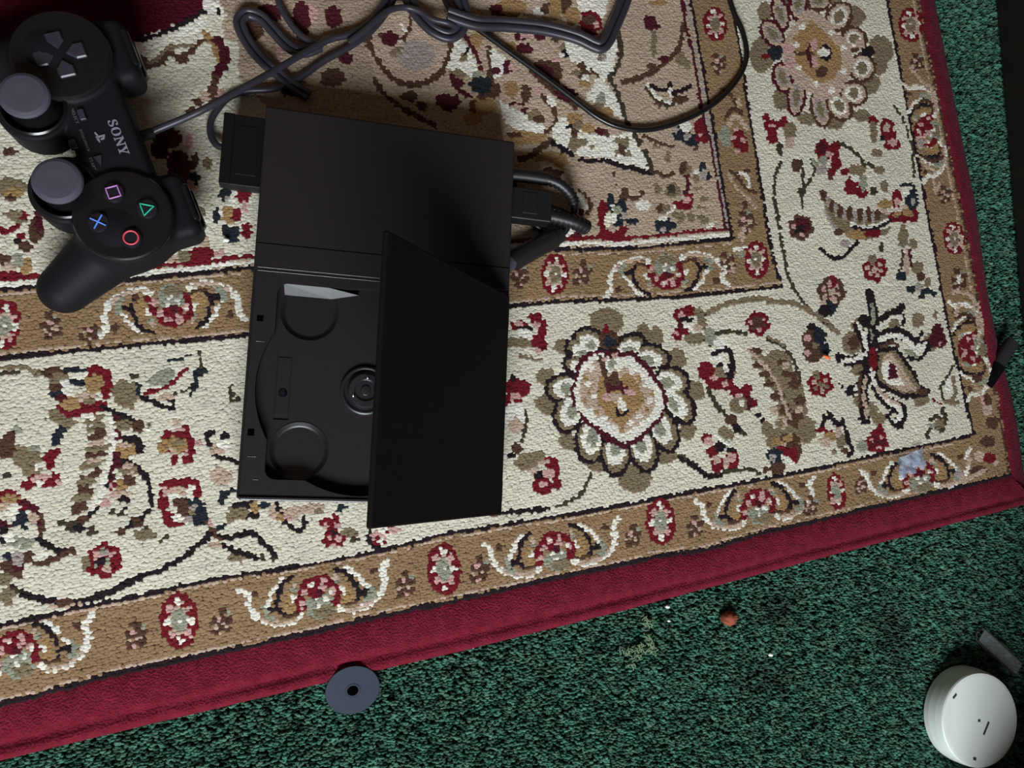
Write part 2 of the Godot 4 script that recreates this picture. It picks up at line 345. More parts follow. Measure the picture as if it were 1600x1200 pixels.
	el(10,193.3,-265.8,3.4,2.7,2.8); pg(10,[174.2,-249.8,191,-251.8,194.2,-242.4,189.9,-230.9,200.6,-223.6,206.6,-216.4,199.1,-214.4,186.4,-224,176.2,-233.6,169.8,-242.9]); el(12,180,-242.7,7.5,4.6,3.1); el(12,193.9,-226.1,8.6,5.5,3.1); el(8,190.8,-250.9,3.8,1.9,3.1); el(2,187.8,-255.6,6.6,3.7,3.1)
	el(9,199,-257.3,4.8,3.7,2); el(5,197.1,-260.1,3.1,2.6,2.5); el(1,196.1,-254,2,1.8,2.5)
	pg(1,[198,-265.7,209.3,-260.9,220.8,-257,232.8,-270.2,240,-277.3,238.3,-255.8,231.9,-241.6,224.3,-234.7,231.7,-220.3,234.2,-206,224.9,-209.7,216.7,-218.4,207.4,-221.1,213.8,-230.2,220.2,-239.5,211.3,-244.4,200.3,-250.7]); el(15,226.1,-253.6,3.9,2.4,1.8); el(5,223.7,-251.2,2.9,1.9,1.9)
	el(6,219.5,-220.7,5.7,3.8,1.9); el(4,220.3,-211.3,7.8,3.7,3.1); el(5,216.3,-216.1,3.9,2.8,3); pg(2,[194.6,-244.7,206.9,-246.8,210.3,-238.3,217,-234.8,213.8,-230.2,203.4,-225.9,194.6,-230.8]); el(10,209.1,-239.7,4.9,3.7,3); el(10,208.2,-245.9,3.9,2.3,3.1); el(1,210.2,-237.4,2.6,2.2,2.5)
	el(5,203.6,-241.3,3.9,2.8,3); el(4,209.4,-232.7,5.8,2.3,3.1); cv(10,1,[215.9,-242.9,220,-238.1]); cv(14,1.7,[241.8,-284.5,241,-265.3,239.9,-253.4,233.9,-241.5,228.8,-237.9]); cv(14,1.7,[228.8,-237.9,232.5,-225,234.9,-213.1,236.8,-201.2,241.8,-193,247.4,-181.9,249.1,-166.2])
	cv(2,1.2,[248.5,-279.7,246.1,-260.5,240.3,-241.4]); cv(10,2,[293.8,-274.6,288,-259.9,277.2,-249.4,265.6,-241.8,254.6,-237.3,246.6,-234.6,239,-233.8]); el(10,262.6,-244.8,3.6,2.8,2.9); el(12,273.6,-249.4,3.7,2.8,2.9); el(12,268.3,-277.2,5.7,4.8,2.3); el(12,265.9,-280.6,2.7,2.3,2.5)
	el(12,272,-274.7,3.3,2.8,2.6); ln(5,1.8,[269.1,-269.9,266.1,-252.9]); pg(5,[284.1,-252.7,289.7,-255,294.1,-247.6,293.6,-239.3,288.2,-243.8,282,-246.8]); cv(9,1.8,[259.9,-229.9,265.4,-226.4,273.2,-227.2,276,-230.9]); el(1,274.8,-224.7,3.9,2.5,1.9); cv(9,1.8,[276.2,-223.7,283.3,-225.9,291.6,-228.1])
	cv(1,1.2,[257.2,-231.4,262.2,-222.7,268.9,-217.6,275.1,-217.4]); cv(14,1.5,[255.5,-227.7,261.6,-219.3,270.9,-214.2,276.6,-217.4]); el(10,282,-218.7,7.2,3.4,3.1); cv(2,1.3,[282.7,-213.8,292.8,-220.8]); el(10,263.7,-216.9,4.1,2.4,3.1); el(4,277.3,-292.8,8.3,2.5,3.1)
	pg(1,[145.6,-223,150.7,-218.3,159.1,-213.5,167.8,-210,173.8,-203.8,173.6,-197,167,-196.4,157,-200,148.6,-204.8,144.3,-211.8]); pg(2,[162.1,-217.9,169.7,-222.3,176.3,-219.8,180.8,-212.7,181.1,-205.8,175.7,-201.4,169.9,-208.5]); el(5,167.9,-210.9,5.1,4.1,3); el(10,171.3,-208.5,3.7,2.7,3)
	cv(10,1.6,[176.1,-224.4,181.6,-217.3,184,-209.4,181.2,-203.5,175.3,-199.2]); el(1,182.1,-220.5,4.4,2.9,1.2); el(4,156.3,-195.5,10.9,5.4,-3.1); el(10,152.1,-197.9,4.5,2.2,-3.1); el(4,167.7,-195,6.5,3.6,3.1); el(2,154.8,-186.5,9.1,4.5,-3.1); cv(10,2.1,[152.6,-180.8,161.2,-183,170.4,-188.9,177.6,-193.1])
	pg(1,[178.6,-199,184.7,-208,189.8,-210.1,195.6,-207.5,197.2,-202.8,207.9,-195.4,213.1,-197.5,219.8,-194,237.5,-196.5,243.2,-186.8,247.1,-174.8,247.6,-166.3,235.4,-170.8,221.6,-176.2,202.8,-179.5,191.4,-182.4,180.8,-189.8]); el(4,197,-207.5,5.8,4.6,3); el(5,198.6,-202.8,4.4,3.6,2.9)
	el(10,195.5,-198.3,3.3,2.8,2); el(9,192.4,-202.6,2.4,1.8,3); el(4,206.3,-200.2,4.8,3.7,3); el(12,214.6,-197.5,3.9,2.8,3.1); el(10,219.1,-195.9,3,2.7,2.6); el(5,193.9,-189.2,5.6,3.7,1.8); el(5,199.9,-190.3,3.9,3.2,2.9); el(5,207,-187.1,1.9,1.4,3.1); el(10,228.9,-184.2,5.2,2.9,1.8)
	el(5,232.6,-188.7,3.9,3.3,2.1); el(5,226.6,-190.9,2.5,2.2,2.6); el(5,224.5,-181.6,2.4,1.9,2); el(5,233.1,-180.2,2.4,1.9,2); el(1,184.6,-198.8,4.7,3.2,1.8); cv(9,1.9,[178.7,-191.3,185,-186.4,191.2,-181.5]); cv(9,1.4,[196.9,-178.4,204.7,-176.2,214.4,-176.6])
	cv(9,1.9,[216.6,-175.1,225.8,-172.2,235.3,-169.8,242.2,-166.6,248.4,-165.3]); cv(14,1.5,[239.5,-194,242.5,-188.2,246.8,-178.6,248.6,-166.2]); el(4,175.3,-178.7,12.1,6.3,-3.1); el(2,169,-174.5,9.2,4.5,-3.1); el(10,172.9,-169.7,9.2,3.6,-3.1); el(2,202.9,-165.7,17.2,9.2,-3.1)
	cv(10,1.2,[246.8,-192.8,253.8,-189.6,260.7,-185.9,269,-184.1]); cv(5,1,[248.2,-186.5,257.8,-183.7]); el(2,247.9,-185.1,6,2.4,-3.1); el(11,275.1,-194.8,6.9,5,1.9); el(15,273.5,-197.3,4.4,2.5,1.8); el(1,282,-198.9,4.8,4.2,2.7); el(11,283.4,-189.7,7.3,4.3,3.1); el(15,282.2,-191.2,3.1,2.4,3)
	pg(7,[289.3,-201.5,298,-206,300,-188.9,296.8,-185.7,289.4,-187.9,289.5,-194.2]); el(7,293.8,-189.2,6.3,3.4,3.1); el(8,292.7,-191.7,2.2,1.9,2.7); el(11,284.7,-185.3,5.2,1.9,-3.1); el(10,287.1,-181.3,2.4,1.5,1.8); el(5,264,-176.3,4.8,2,1.8); cv(10,1.7,[253.1,-166.5,258,-162.4,265.4,-164.3])
	el(5,276,-166.1,5.8,4.5,1.9); el(10,274.2,-167.6,4.3,3,1.9); cv(12,1.7,[276.2,-161.3,275.7,-153.3,271.8,-148.8,276.6,-147]); el(11,289.6,-166.8,4.4,3.1,1.9); el(11,293.2,-160.8,3.5,3,2.2); el(15,289.7,-161.9,3.9,2.5,1.9); el(1,283.7,-163.3,3,2.5,2.1); el(5,283,-159.5,3.2,2.8,2.7)
	el(5,251.3,-153.4,4.7,3,1.8); el(5,263.1,-151.7,6.2,5.5,2.7); el(14,262.3,-152.7,3.4,2.9,2.1); pg(7,[260.6,-143.4,270.1,-145.1,276,-149.4,279.2,-144.5,275.9,-137.6,268.6,-136.7,262.5,-139.9]); el(8,272.5,-144,3.1,2.8,2.7); el(2,257.9,-142.2,4.6,4.1,2.7); el(5,255.8,-139,4.1,3.6,2.7)
	el(5,283.7,-151.8,4.6,1.4,-3.1); el(5,286.4,-144,4.1,2.4,-3.1); el(5,282.8,-138.5,4.1,1.9,-3.1); el(2,287.1,-147.8,6.2,1.4,-3.1); el(2,285.7,-140.2,6.2,1.4,-3.1); el(10,250.8,-139.4,3.8,2.5,1.8); cv(1,1,[253.7,-133.1,258.3,-136.5,262.5,-139.9]); el(5,266,-131.2,4.3,3.5,2)
	el(5,273.8,-131.6,4.3,2.5,1.8); el(5,283.6,-129,4.8,2.5,-2.6); el(5,261.4,-133.9,3,2.3,3.1); el(1,288.9,-123.8,3.1,1.9,-3.1); el(11,251.5,-126.7,7.1,6,2.9); el(15,251,-123.9,3,2.3,3.1); el(1,251.4,-131.4,4,1.9,-3.1); el(11,258.5,-126.2,3.5,2.8,3)
	cv(10,1.4,[219.2,-167.9,221.3,-159.9,223.6,-153.8,229.1,-148.8,236.6,-149.2,239,-151.8]); el(10,224.5,-150.5,6.5,3.8,1.8); cv(2,0.9,[220.6,-164.6,222.5,-152.9]); el(11,214.1,-146.6,6.5,3.3,1.8); el(11,221.5,-141.4,7.4,4.8,1.8); el(11,216.9,-134.9,6.8,5.5,3); el(7,207.1,-142.5,5.5,4.2,1.9)
	el(7,205.6,-133.4,6.4,3.8,1.8); el(7,210.2,-123.9,9.6,4.1,-3.1); el(7,214.4,-120.4,11.5,2.7,-3.1); el(1,212.6,-135.2,4.8,4.1,3); el(1,215.7,-141.8,3.6,2,1.4); el(15,221.9,-135.4,2.8,2.4,2); el(11,227.6,-131.8,4.4,2.3,-3.1); el(7,220.3,-126.3,3.9,3.2,3); el(6,217.9,-140.3,3.3,2.8,2.1)
	el(2,212.2,-127,4.8,1.8,-3.1); el(1,209.2,-132.2,2.8,2.3,2); el(1,190.4,-148.2,6.2,4.3,1.3); el(1,193,-143.5,4.4,4,2.6); cv(10,1.2,[191.8,-156.3,197.1,-150.9,198.4,-144.4,195,-138.8]); el(10,190.7,-141.3,2.4,2.2,2.6); el(12,185.2,-125.5,4.2,2.7,-3.1); el(1,179.1,-127.8,4.6,2.7,-3.1)
	el(1,237.9,-142.6,5.9,3.7,-3.1); el(7,186.1,-122.2,9.3,1.8,-3.1); ln(7,1.3,[-242.4,-125.4,-163.5,-127.7,-97.2,-127.2,-30.7,-128.7,173.7,-123.7,231.4,-119.9,300.8,-120.5]); ln(1,1.5,[-242.7,-122.3,-163.8,-124.4,-97.6,-123.7,-31.2,-125.1,173.1,-119.7,230.7,-115.8,302.7,-116.5])
	ln(9,1.3,[-242.9,-119.5,-164.1,-121.5,-97.9,-120.7,-31.5,-121.9,172.5,-116.2,230.1,-112.2,304.7,-113]); ln(12,1.3,[300.8,-120.5,299.9,-140.7,300.6,-180.6,297.5,-203.6,297.2,-215.7,298.3,-247.5,296.5,-274.6,296.9,-294.4,298,-349.3])
	ln(15,1,[303.1,-116,302.2,-133.3,301.2,-150.2,301.9,-179.1,300.5,-208.3,300.9,-230.3,300.7,-272.1,300.6,-294.4,301.2,-349.4]); ln(9,1.3,[304.7,-113,304.4,-128.4,303.7,-152.4,304.3,-205.7,304,-215.5,304.5,-232.7,304,-269.6,303.8,-294.4,303.3,-349.5]); el(7,-164.1,-100.9,14.6,8.2,1.7)
	el(2,-164.1,-100.9,10.5,5.6,1.7); el(6,-164.1,-100.9,6.1,3.5,1.7); el(1,-162.2,-110.9,2.1,1.7,1.7); el(8,-159.1,-106.4,2.1,1.7,1.7); el(1,-159.1,-99.7,2,1.7,1.7); el(8,-161.9,-93,2,1.6,1.7); el(1,-166,-90.9,2,1.6,1.7); el(8,-169.1,-95.4,2,1.6,1.7); el(1,-169.1,-102.1,2,1.6,1.7)
	el(8,-166.7,-108.2,2,1.6,1.7); el(7,-160.1,-96.8,1.3,1.1,1.7); el(7,-164,-92.2,1.3,1.1,1.7); el(7,-167.6,-93.4,1.3,1.1,1.7); el(7,-169.2,-98.9,1.3,1.1,1.7); el(7,-168.1,-105,1.3,1.1,1.7); el(7,-164.2,-109.6,1.3,1.1,1.7); el(7,-160.2,-108,1.3,1.1,1.7); el(7,-159,-102.9,1.3,1.1,1.7)
	el(1,-164.1,-100.9,0.9,0.8,1.6); cv(1,1.9,[-65.9,-111.9,-59.6,-115,-48.3,-112.9,-41.3,-107.6,-38.5,-101.5,-39,-94.6,-35.2,-90]); cv(2,1.3,[-62.4,-114.2,-51.8,-113.6,-44.1,-109.1]); cv(6,1.9,[-47.1,-102.9,-47,-108.3,-49.8,-110.6]); cv(1,1.3,[-59.4,-88.4,-54.4,-92.9,-50.7,-99.1,-48.5,-102.2])
	cv(9,1.3,[-64.3,-88.4,-58.6,-92.2,-55,-99.8,-54.1,-105.2,-56.2,-109.7]); cv(4,2.4,[-61.3,-99.8,-59.8,-105.1,-61.8,-108.1]); cv(10,0.9,[-66,-108.8,-61.1,-110.4,-56.1,-110.5]); el(1,-63.7,-100.5,1.9,1.7,1.7); el(6,-64.5,-95.2,2.3,2.1,1.7); el(1,-62.6,-102.8,1.5,1.4,1.7); el(2,-65.3,-92.9,1.9,1.7,1.7)
	el(9,-50.6,-105.2,2.3,2.1,1.8); el(10,-43.7,-93.8,2.3,2.1,1.8); cv(1,1.8,[-86.6,-111.5,-92.7,-114.4,-103.5,-112,-110.2,-106.7,-112.9,-100.8,-112.7,-94.2,-116.3,-89.7]); cv(2,1.2,[-90,-113.7,-100.1,-112.8,-107.5,-108.2]); cv(6,1.8,[-104.9,-102.3,-104.9,-107.5,-102.2,-109.8])
	cv(1,1.2,[-93.8,-88.3,-98.4,-92.7,-101.7,-98.7,-103.6,-101.6]); cv(9,1.2,[-89,-88.3,-94.4,-92,-97.6,-99.4,-98.2,-104.6,-96.2,-109.1]); cv(4,2.3,[-91.6,-99.5,-92.8,-104.7,-90.8,-107.7]); cv(10,0.9,[-86.7,-108.5,-91.4,-110,-96.1,-109.9]); el(1,-89.2,-100.3,1.9,1.7,1.7); el(6,-88.6,-95,2.2,2,1.7)
	el(1,-90.2,-102.5,1.5,1.4,1.7); el(2,-87.9,-92.8,1.9,1.7,1.7); el(9,-101.6,-104.6,2.2,2,1.7); el(10,-108.4,-93.4,2.2,2,1.7); el(6,-75.7,-108.7,8.3,7.5,3); el(5,-74.3,-111.7,5.5,3.8,3.1); cv(7,2.3,[-87.4,-107.8,-85.5,-100.3,-80.8,-93.6,-73.9,-92.5,-68.3,-96.3,-66.1,-102.7,-67.4,-107.3])
	el(7,-76.6,-98.1,5.5,4.5,3.1); el(7,-86,-107,2.3,2,1.7); el(8,-78.7,-95.1,2.3,2.1,1.7); el(8,-82.7,-98.8,2.3,2,1.7); el(8,-73.5,-97.8,2.3,2.1,1.7); el(8,-68.2,-100.8,2.3,2.1,1.7); el(8,-86,-105.5,2.3,2,1.7); el(8,-72.2,-94,2.3,2.1,1.7); el(1,-78.7,-95.1,1.3,1.2,1.7); el(1,-68.2,-101.2,1.3,1.2,1.7)
	el(1,-77.9,-104.1,1.5,1.4,1.7); el(1,-72.3,-104.9,1.5,1.4,1.7); el(1,-76.4,-107.9,1.5,1.4,1.7); el(12,-75.2,-101.1,2.3,2.1,1.7); el(7,165.1,-99.5,14.3,9.9,1.9); el(2,165.1,-99.5,10.3,6.7,1.9); el(5,165.1,-99.5,6,4.2,1.9); el(1,167.4,-109.2,2.1,1.9,2.5); el(8,171.3,-105,2.1,1.9,2.6)
	el(1,171.3,-98.5,2.1,1.9,2.6); el(8,167.8,-91.9,2.1,1.9,2.6); el(1,162.8,-89.8,2.1,1.9,2.6); el(8,159,-94,2,1.9,2.5); el(1,159.1,-100.5,2.1,1.9,2.5); el(8,162,-106.5,2.1,1.9,2.5); el(7,170,-95.6,1.3,1.2,2.7); el(7,165.2,-91.1,1.3,1.2,2.7); el(7,160.8,-92.1,1.3,1.2,2.6); el(7,158.9,-97.4,1.3,1.2,2.6)
	el(7,160.3,-103.3,1.3,1.2,2.6); el(7,165,-107.9,1.3,1.2,2.6); el(7,169.9,-106.4,1.3,1.2,2.6); el(7,171.4,-101.5,1.3,1.2,2.6); el(1,165.1,-99.5,1,1,2.7); el(7,16.9,-97,14.6,9.3,1.7); el(2,16.9,-97,10.5,6.3,1.7); el(5,16.9,-97,6.2,3.9,1.7); el(1,18.2,-107.2,2.1,1.9,1.9); el(8,22.2,-103.1,2.1,1.9,1.9)
	el(1,22.7,-96.4,2.1,1.9,1.9); el(8,20,-89.4,2.1,1.9,1.8); el(1,15.5,-86.9,2,1.9,1.8); el(8,11.6,-90.9,2,1.9,1.8); el(1,11.1,-97.6,2,1.9,1.8); el(8,13.3,-104,2.1,1.9,1.8); el(7,21.7,-93.4,1.3,1.2,1.9); el(7,17.7,-88.3,1.3,1.2,1.8); el(7,13.5,-89.1,1.3,1.2,1.8); el(7,11.3,-94.5,1.3,1.2,1.8)
	el(7,12.1,-100.6,1.3,1.2,1.9); el(7,16.1,-105.7,1.3,1.2,1.9); el(7,20.7,-104.5,1.3,1.2,1.9); el(7,22.6,-99.5,1.3,1.2,1.9); el(1,16.9,-97,1,0.9,2); cv(1,2,[94.2,-110,101.3,-113,113.6,-110.7,121.1,-105.2,123.9,-99,123,-92.1,127.1,-87.4]); cv(2,1.4,[98.2,-112.3,109.8,-111.5,118.1,-106.8])
	cv(6,1.9,[114.5,-100.7,114.9,-106,111.9,-108.4]); cv(1,1.4,[100.5,-86.3,106.1,-90.8,110.4,-96.8,112.9,-99.9]); cv(9,1.3,[95.1,-86.4,101.5,-90.1,105.8,-97.7,106.9,-103,104.9,-107.6]); cv(4,2.5,[98.9,-97.7,100.7,-103.1,98.6,-106.1]); cv(10,1,[94,-106.9,99.5,-108.4,104.9,-108.4])
	el(1,96.2,-98.5,2,1.9,2.4); el(6,95.1,-93.2,2.3,2.2,2.4); el(1,97.5,-100.8,1.6,1.5,2.4); el(2,94.2,-90.9,2,1.9,2.4); el(9,110.8,-103,2.4,2.3,2.5); el(10,117.9,-91.4,2.4,2.3,2.6); cv(1,1.8,[71.5,-110.1,65,-113.1,53.1,-110.9,45.5,-105.7,42.3,-99.8,42.3,-93.2,38.1,-88.8])
	cv(2,1.3,[67.9,-112.4,56.8,-111.6,48.5,-107.2]); cv(6,1.8,[51.1,-101.2,51.4,-106.4,54.4,-108.7]); cv(1,1.3,[62.8,-86.9,57.9,-91.5,54.5,-97.5,52.5,-100.5]); cv(9,1.3,[68,-86.8,62.3,-90.7,59,-98.2,58.5,-103.4,61,-107.9]); cv(4,2.4,[65.6,-98.1,64.5,-103.4,66.9,-106.3])
	cv(10,0.9,[71.4,-107.1,66.2,-108.6,61,-108.6]); el(1,68.3,-98.8,1.9,1.8,2.3); el(6,68.7,-93.6,2.3,2.2,2.3); el(1,67.3,-101.1,1.5,1.5,2.3); el(2,69.3,-91.3,1.9,1.8,2.3); el(9,54.9,-103.4,2.3,2.2,2.2); el(10,47,-92.4,2.3,2.2,2.1); el(6,83.4,-107,9.1,7.6,3); el(5,85.1,-110,6.1,3.8,3.1)
	cv(7,2.5,[70.6,-106.3,72.4,-98.8,77.2,-91.9,84.7,-90.7,91,-94.4,93.7,-100.8,92.4,-105.4]); el(7,82,-96.4,6,4.5,3.1); el(7,72,-105.6,2.3,2.2,2.3); el(8,79.6,-93.4,2.3,2.2,2.4); el(8,75.3,-97.2,2.3,2.2,2.3); el(8,85.4,-96,2.3,2.2,2.4); el(8,91.3,-99,2.3,2.2,2.4); el(8,71.9,-104.1,2.3,2.2,2.3)
	el(8,86.7,-92.2,2.3,2.2,2.4); el(1,79.6,-93.4,1.3,1.3,2.4); el(1,91.3,-99.3,1.4,1.3,2.4); el(1,80.9,-102.5,1.5,1.5,2.3); el(1,87,-103.2,1.6,1.5,2.4); el(1,82.6,-106.2,1.6,1.5,2.3); el(12,83.7,-99.4,2.3,2.2,2.4); el(7,-6.6,-95.4,0.4,0.4,1.9); el(2,-6.6,-95.4,0.3,0.3,1.8); el(6,-6.6,-95.4,0.2,0.2,1.9)
	el(1,-6.5,-95.6,0.1,0.1,-3.1); el(8,-6.4,-95.5,0.1,0.1,-3.1); el(1,-6.3,-95.3,0.1,0.1,-3.1); el(8,-6.4,-95.2,0.1,0.1,-3.1); el(1,-6.6,-95.1,0.1,0.1,-3.1); el(8,-6.8,-95.2,0.1,0.1,-3.1); el(1,-6.8,-95.4,0.1,0.1,-3.1); el(8,-6.7,-95.6,0.1,0.1,-3.1); el(7,-6.4,-95.3,0,0,-3.1); el(7,-6.5,-95.1,0,0,-3.1)
	el(7,-6.7,-95.2,0,0,-3.1); el(7,-6.8,-95.3,0,0,-3.1); el(7,-6.8,-95.5,0,0,-3.1); el(7,-6.6,-95.6,0,0,-3.1); el(7,-6.4,-95.6,0,0,-3.1); el(7,-6.3,-95.4,0,0,-3.1); el(1,-6.6,-95.4,0,0,1.9); cv(1,2,[260.3,-101.8,268,-104.8,281.2,-102.4,289.2,-97,292,-90.9,290.9,-84,295.2,-79.3])
	cv(2,1.4,[264.6,-104.1,277,-103.2,285.9,-98.6]); cv(6,2,[282,-92.5,282.5,-97.8,279.3,-100.2]); cv(1,1.4,[266.5,-78.3,272.7,-82.8,277.4,-88.8,280.2,-91.8]); cv(9,1.4,[260.7,-78.5,267.6,-82.1,272.5,-89.6,273.8,-94.9,271.7,-99.5]); cv(4,2.6,[265,-89.7,267.1,-95,264.9,-98])
	cv(10,1,[260,-98.8,265.9,-100.3,271.7,-100.2]); el(1,262.2,-90.5,2.1,1.9,2.8); el(6,260.9,-85.2,2.5,2.2,2.9); el(1,263.6,-92.7,1.7,1.5,2.8); el(2,259.8,-83,2.1,1.9,2.9); el(9,278,-94.8,2.6,2.3,2.8); el(10,285.4,-83.3,2.6,2.3,2.9)
	cv(1,1.9,[235.8,-102,228.8,-105.1,215.9,-102.9,207.6,-97.8,204,-92,203.9,-85.4,199.3,-81.1]); cv(2,1.3,[231.9,-104.3,219.9,-103.6,210.8,-99.3]); cv(6,1.9,[213.5,-93.3,213.9,-98.5,217.3,-100.7]); cv(1,1.3,[225.9,-79.1,220.7,-83.7,217.2,-89.6,215,-92.6])
	cv(9,1.3,[231.4,-79,225.4,-82.8,222,-90.3,221.6,-95.5,224.4,-99.9]); cv(4,2.5,[229.2,-90.2,228,-95.4,230.6,-98.3]); cv(10,1,[235.5,-99,230,-100.6,224.4,-100.6]); el(1,232,-90.9,2,1.8,2.8); el(6,232.4,-85.7,2.4,2.2,2.8); el(1,231,-93.1,1.6,1.5,2.8); el(2,233,-83.4,2,1.8,2.8)
	el(9,217.7,-95.5,2.4,2.2,2.8); el(10,208.9,-84.6,2.4,2.2,2.8); el(6,248.5,-98.9,9.8,7.5,3); el(5,250.4,-101.9,6.6,3.8,3.1); cv(7,2.5,[234.7,-98.3,236.5,-90.8,241.5,-84,249.6,-82.8,256.4,-86.4,259.5,-92.8,258.2,-97.3]); el(7,246.8,-88.4,6.5,4.5,3.1); el(7,236.2,-97.5,2.5,2.2,2.8)
	el(8,244.1,-85.5,2.5,2.2,2.8); el(8,239.6,-89.3,2.5,2.2,2.8); el(8,250.4,-88,2.5,2.2,2.8); el(8,256.8,-90.9,2.5,2.2,2.8); el(8,236.1,-96.1,2.5,2.2,2.8); el(8,251.7,-84.2,2.5,2.2,2.8); el(1,244.1,-85.5,1.4,1.3,2.8); el(1,256.9,-91.3,1.5,1.3,2.8); el(1,245.7,-94.5,1.6,1.5,2.8)
	el(1,252.3,-95.1,1.7,1.5,2.8); el(1,247.6,-98.2,1.7,1.5,2.8); el(12,248.7,-91.4,2.5,2.2,2.8); el(7,321,-95.8,14.4,10,1.8); el(2,321,-95.8,10.3,6.8,1.8); el(5,321,-95.8,6,4.2,1.8); el(1,322.2,-105.8,2.1,1.9,2.5); el(8,326.6,-102.1,2.1,1.9,2.5); el(1,327.3,-95.7,2.1,1.9,2.5)
	el(8,324.7,-88.7,2.1,1.9,2.5); el(1,319.9,-85.9,2.1,1.9,2.5); el(8,315.5,-89.6,2.1,1.9,2.5); el(1,314.8,-96,2.1,1.9,2.5); el(8,317,-102.4,2.1,1.9,2.5); el(7,326.4,-92.7,1.4,1.2,2.6); el(7,322.2,-87.5,1.4,1.2,2.6); el(7,317.5,-88,1.4,1.2,2.6); el(7,315,-93,1.4,1.2,2.5); el(7,315.7,-99,1.4,1.2,2.5)
	el(7,319.9,-104.2,1.4,1.2,2.5); el(7,325,-103.4,1.4,1.2,2.5); el(7,327.1,-98.7,1.4,1.2,2.6); el(1,321,-95.8,1,0.9,2.9); el(10,-141.2,-104.4,2.6,2.3,1.6); el(10,-137.3,-100.6,2.6,2.3,1.6); el(10,-143.8,-98.5,2.6,2.2,1.6); el(10,-138.4,-95,2.9,2.6,1.6); el(10,-142.7,-92.6,2.9,2.6,1.6)
	el(10,-140.3,-99,3.3,2.9,1.6); el(8,-141.9,-100,1.8,1.6,1.6); el(6,-137.4,-103.2,1.6,1.4,1.6); el(2,-139,-96.9,1.4,1.3,1.6); el(2,-143.8,-95.5,1.2,1.1,1.6); el(8,-141,-92.1,1.2,1.1,1.6); el(10,-118.3,-94.6,2.1,1.9,1.6); el(10,-118.4,-89.8,2.1,1.9,1.6); el(10,-123.1,-93.3,2.1,1.9,1.6)
	el(10,-122.2,-87.6,2.4,2.2,1.6); el(10,-125.8,-89.4,2.4,2.1,1.6); el(10,-120.9,-91.1,2.7,2.4,1.6); el(8,-121.2,-92.8,1.5,1.3,1.6); el(6,-117,-91.3,1.3,1.2,1.6); el(2,-121.4,-89,1.2,1,1.6); el(2,-124.8,-91.8,1,0.9,1.6); el(8,-125.2,-87.9,1,0.9,1.6); el(10,138.8,-106.9,2.7,2.5,2.6)
	el(10,143.9,-103.9,2.7,2.6,2.6); el(10,136.5,-100.4,2.7,2.5,2.6); el(10,143.4,-98.1,3.1,2.9,2.6); el(10,138.6,-94.9,3.1,2.9,2.6); el(10,140.5,-101.7,3.5,3.3,2.6); el(8,138.5,-102.3,1.9,1.8,2.6); el(6,143.4,-106.5,1.7,1.6,2.6); el(2,142.4,-99.9,1.5,1.4,2.6); el(2,136.9,-97.5,1.3,1.2,2.6)
	el(8,140.7,-94.6,1.3,1.2,2.6); el(10,186.8,-104.8,2.8,2.6,2.7); el(10,189.6,-99.5,2.9,2.6,2.7); el(10,181.3,-100,2.8,2.6,2.7); el(10,186,-94.5,3.2,3,2.7); el(10,180.1,-93.9,3.2,3,2.7); el(10,185.5,-99.2,3.7,3.4,2.7); el(8,184.1,-100.8,2,1.9,2.7); el(6,190.6,-102.1,1.8,1.7,2.7)
	el(2,186.1,-96.6,1.6,1.5,2.7); el(2,180,-97.1,1.3,1.2,2.7); el(8,181.8,-92.6,1.3,1.2,2.7); el(10,295,-101.4,2.8,2.5,2.8); el(10,300.3,-98.5,2.8,2.5,2.9); el(10,292.5,-95.2,2.8,2.5,2.9); el(10,299.7,-93,3.2,2.8,2.9); el(10,294.6,-89.8,3.2,2.8,2.9); el(10,296.7,-96.4,3.6,3.2,2.9)
	el(8,294.6,-97,2,1.8,2.9); el(6,299.8,-101,1.8,1.6,2.8); el(2,298.6,-94.7,1.6,1.4,2.9); el(2,292.9,-92.4,1.3,1.2,2.9); el(8,296.8,-89.6,1.3,1.2,2.9); el(10,315.7,-130.7,3.1,2.7,2.8); el(10,322,-128.6,3.1,2.7,2.8); el(10,314.3,-123.7,3.1,2.7,2.8); el(10,322.5,-122.6,3.5,3,2.8)
	el(10,317.7,-118.4,3.5,3,2.8); el(10,318.7,-125.8,4,3.4,2.8); el(8,316.2,-126,2.2,1.9,2.8); el(6,321.1,-131.1,2,1.7,2.8); el(2,321.1,-124.2,1.7,1.5,2.8); el(2,315.3,-120.8,1.5,1.3,2.8); el(8,320.1,-118.6,1.5,1.3,2.8); el(10,316.7,-251.2,2.8,2.4,2.6); el(10,321.8,-248.8,2.9,2.4,2.6)
	el(10,314.2,-244.9,2.8,2.4,2.6); el(10,321.2,-243.2,3.3,2.7,2.6); el(10,316.2,-239.8,3.2,2.7,2.6); el(10,318.3,-246.5,3.7,3,2.6); el(8,316.3,-246.9,2,1.7,2.6); el(6,321.4,-251.2,1.8,1.5,2.6); el(2,320.2,-244.8,1.6,1.3,2.6); el(2,314.5,-242.2,1.3,1.1,2.6); el(8,318.3,-239.7,1.4,1.1,2.6)
	el(1,294.2,-91.1,4.3,1.5,1.8); el(2,300.5,-91.5,3.8,1.5,1.8); el(7,320.7,-276,13.6,9.6,1.8); el(2,320.7,-276,9.8,6.5,1.8); el(5,320.7,-276,5.7,4,1.8); el(1,321.4,-285.4,2.1,1.8,2.5); el(8,325.8,-282.5,2.1,1.8,2.5); el(1,326.8,-276.5,2.1,1.8,2.5); el(8,324.5,-269.7,2.1,1.8,2.5)
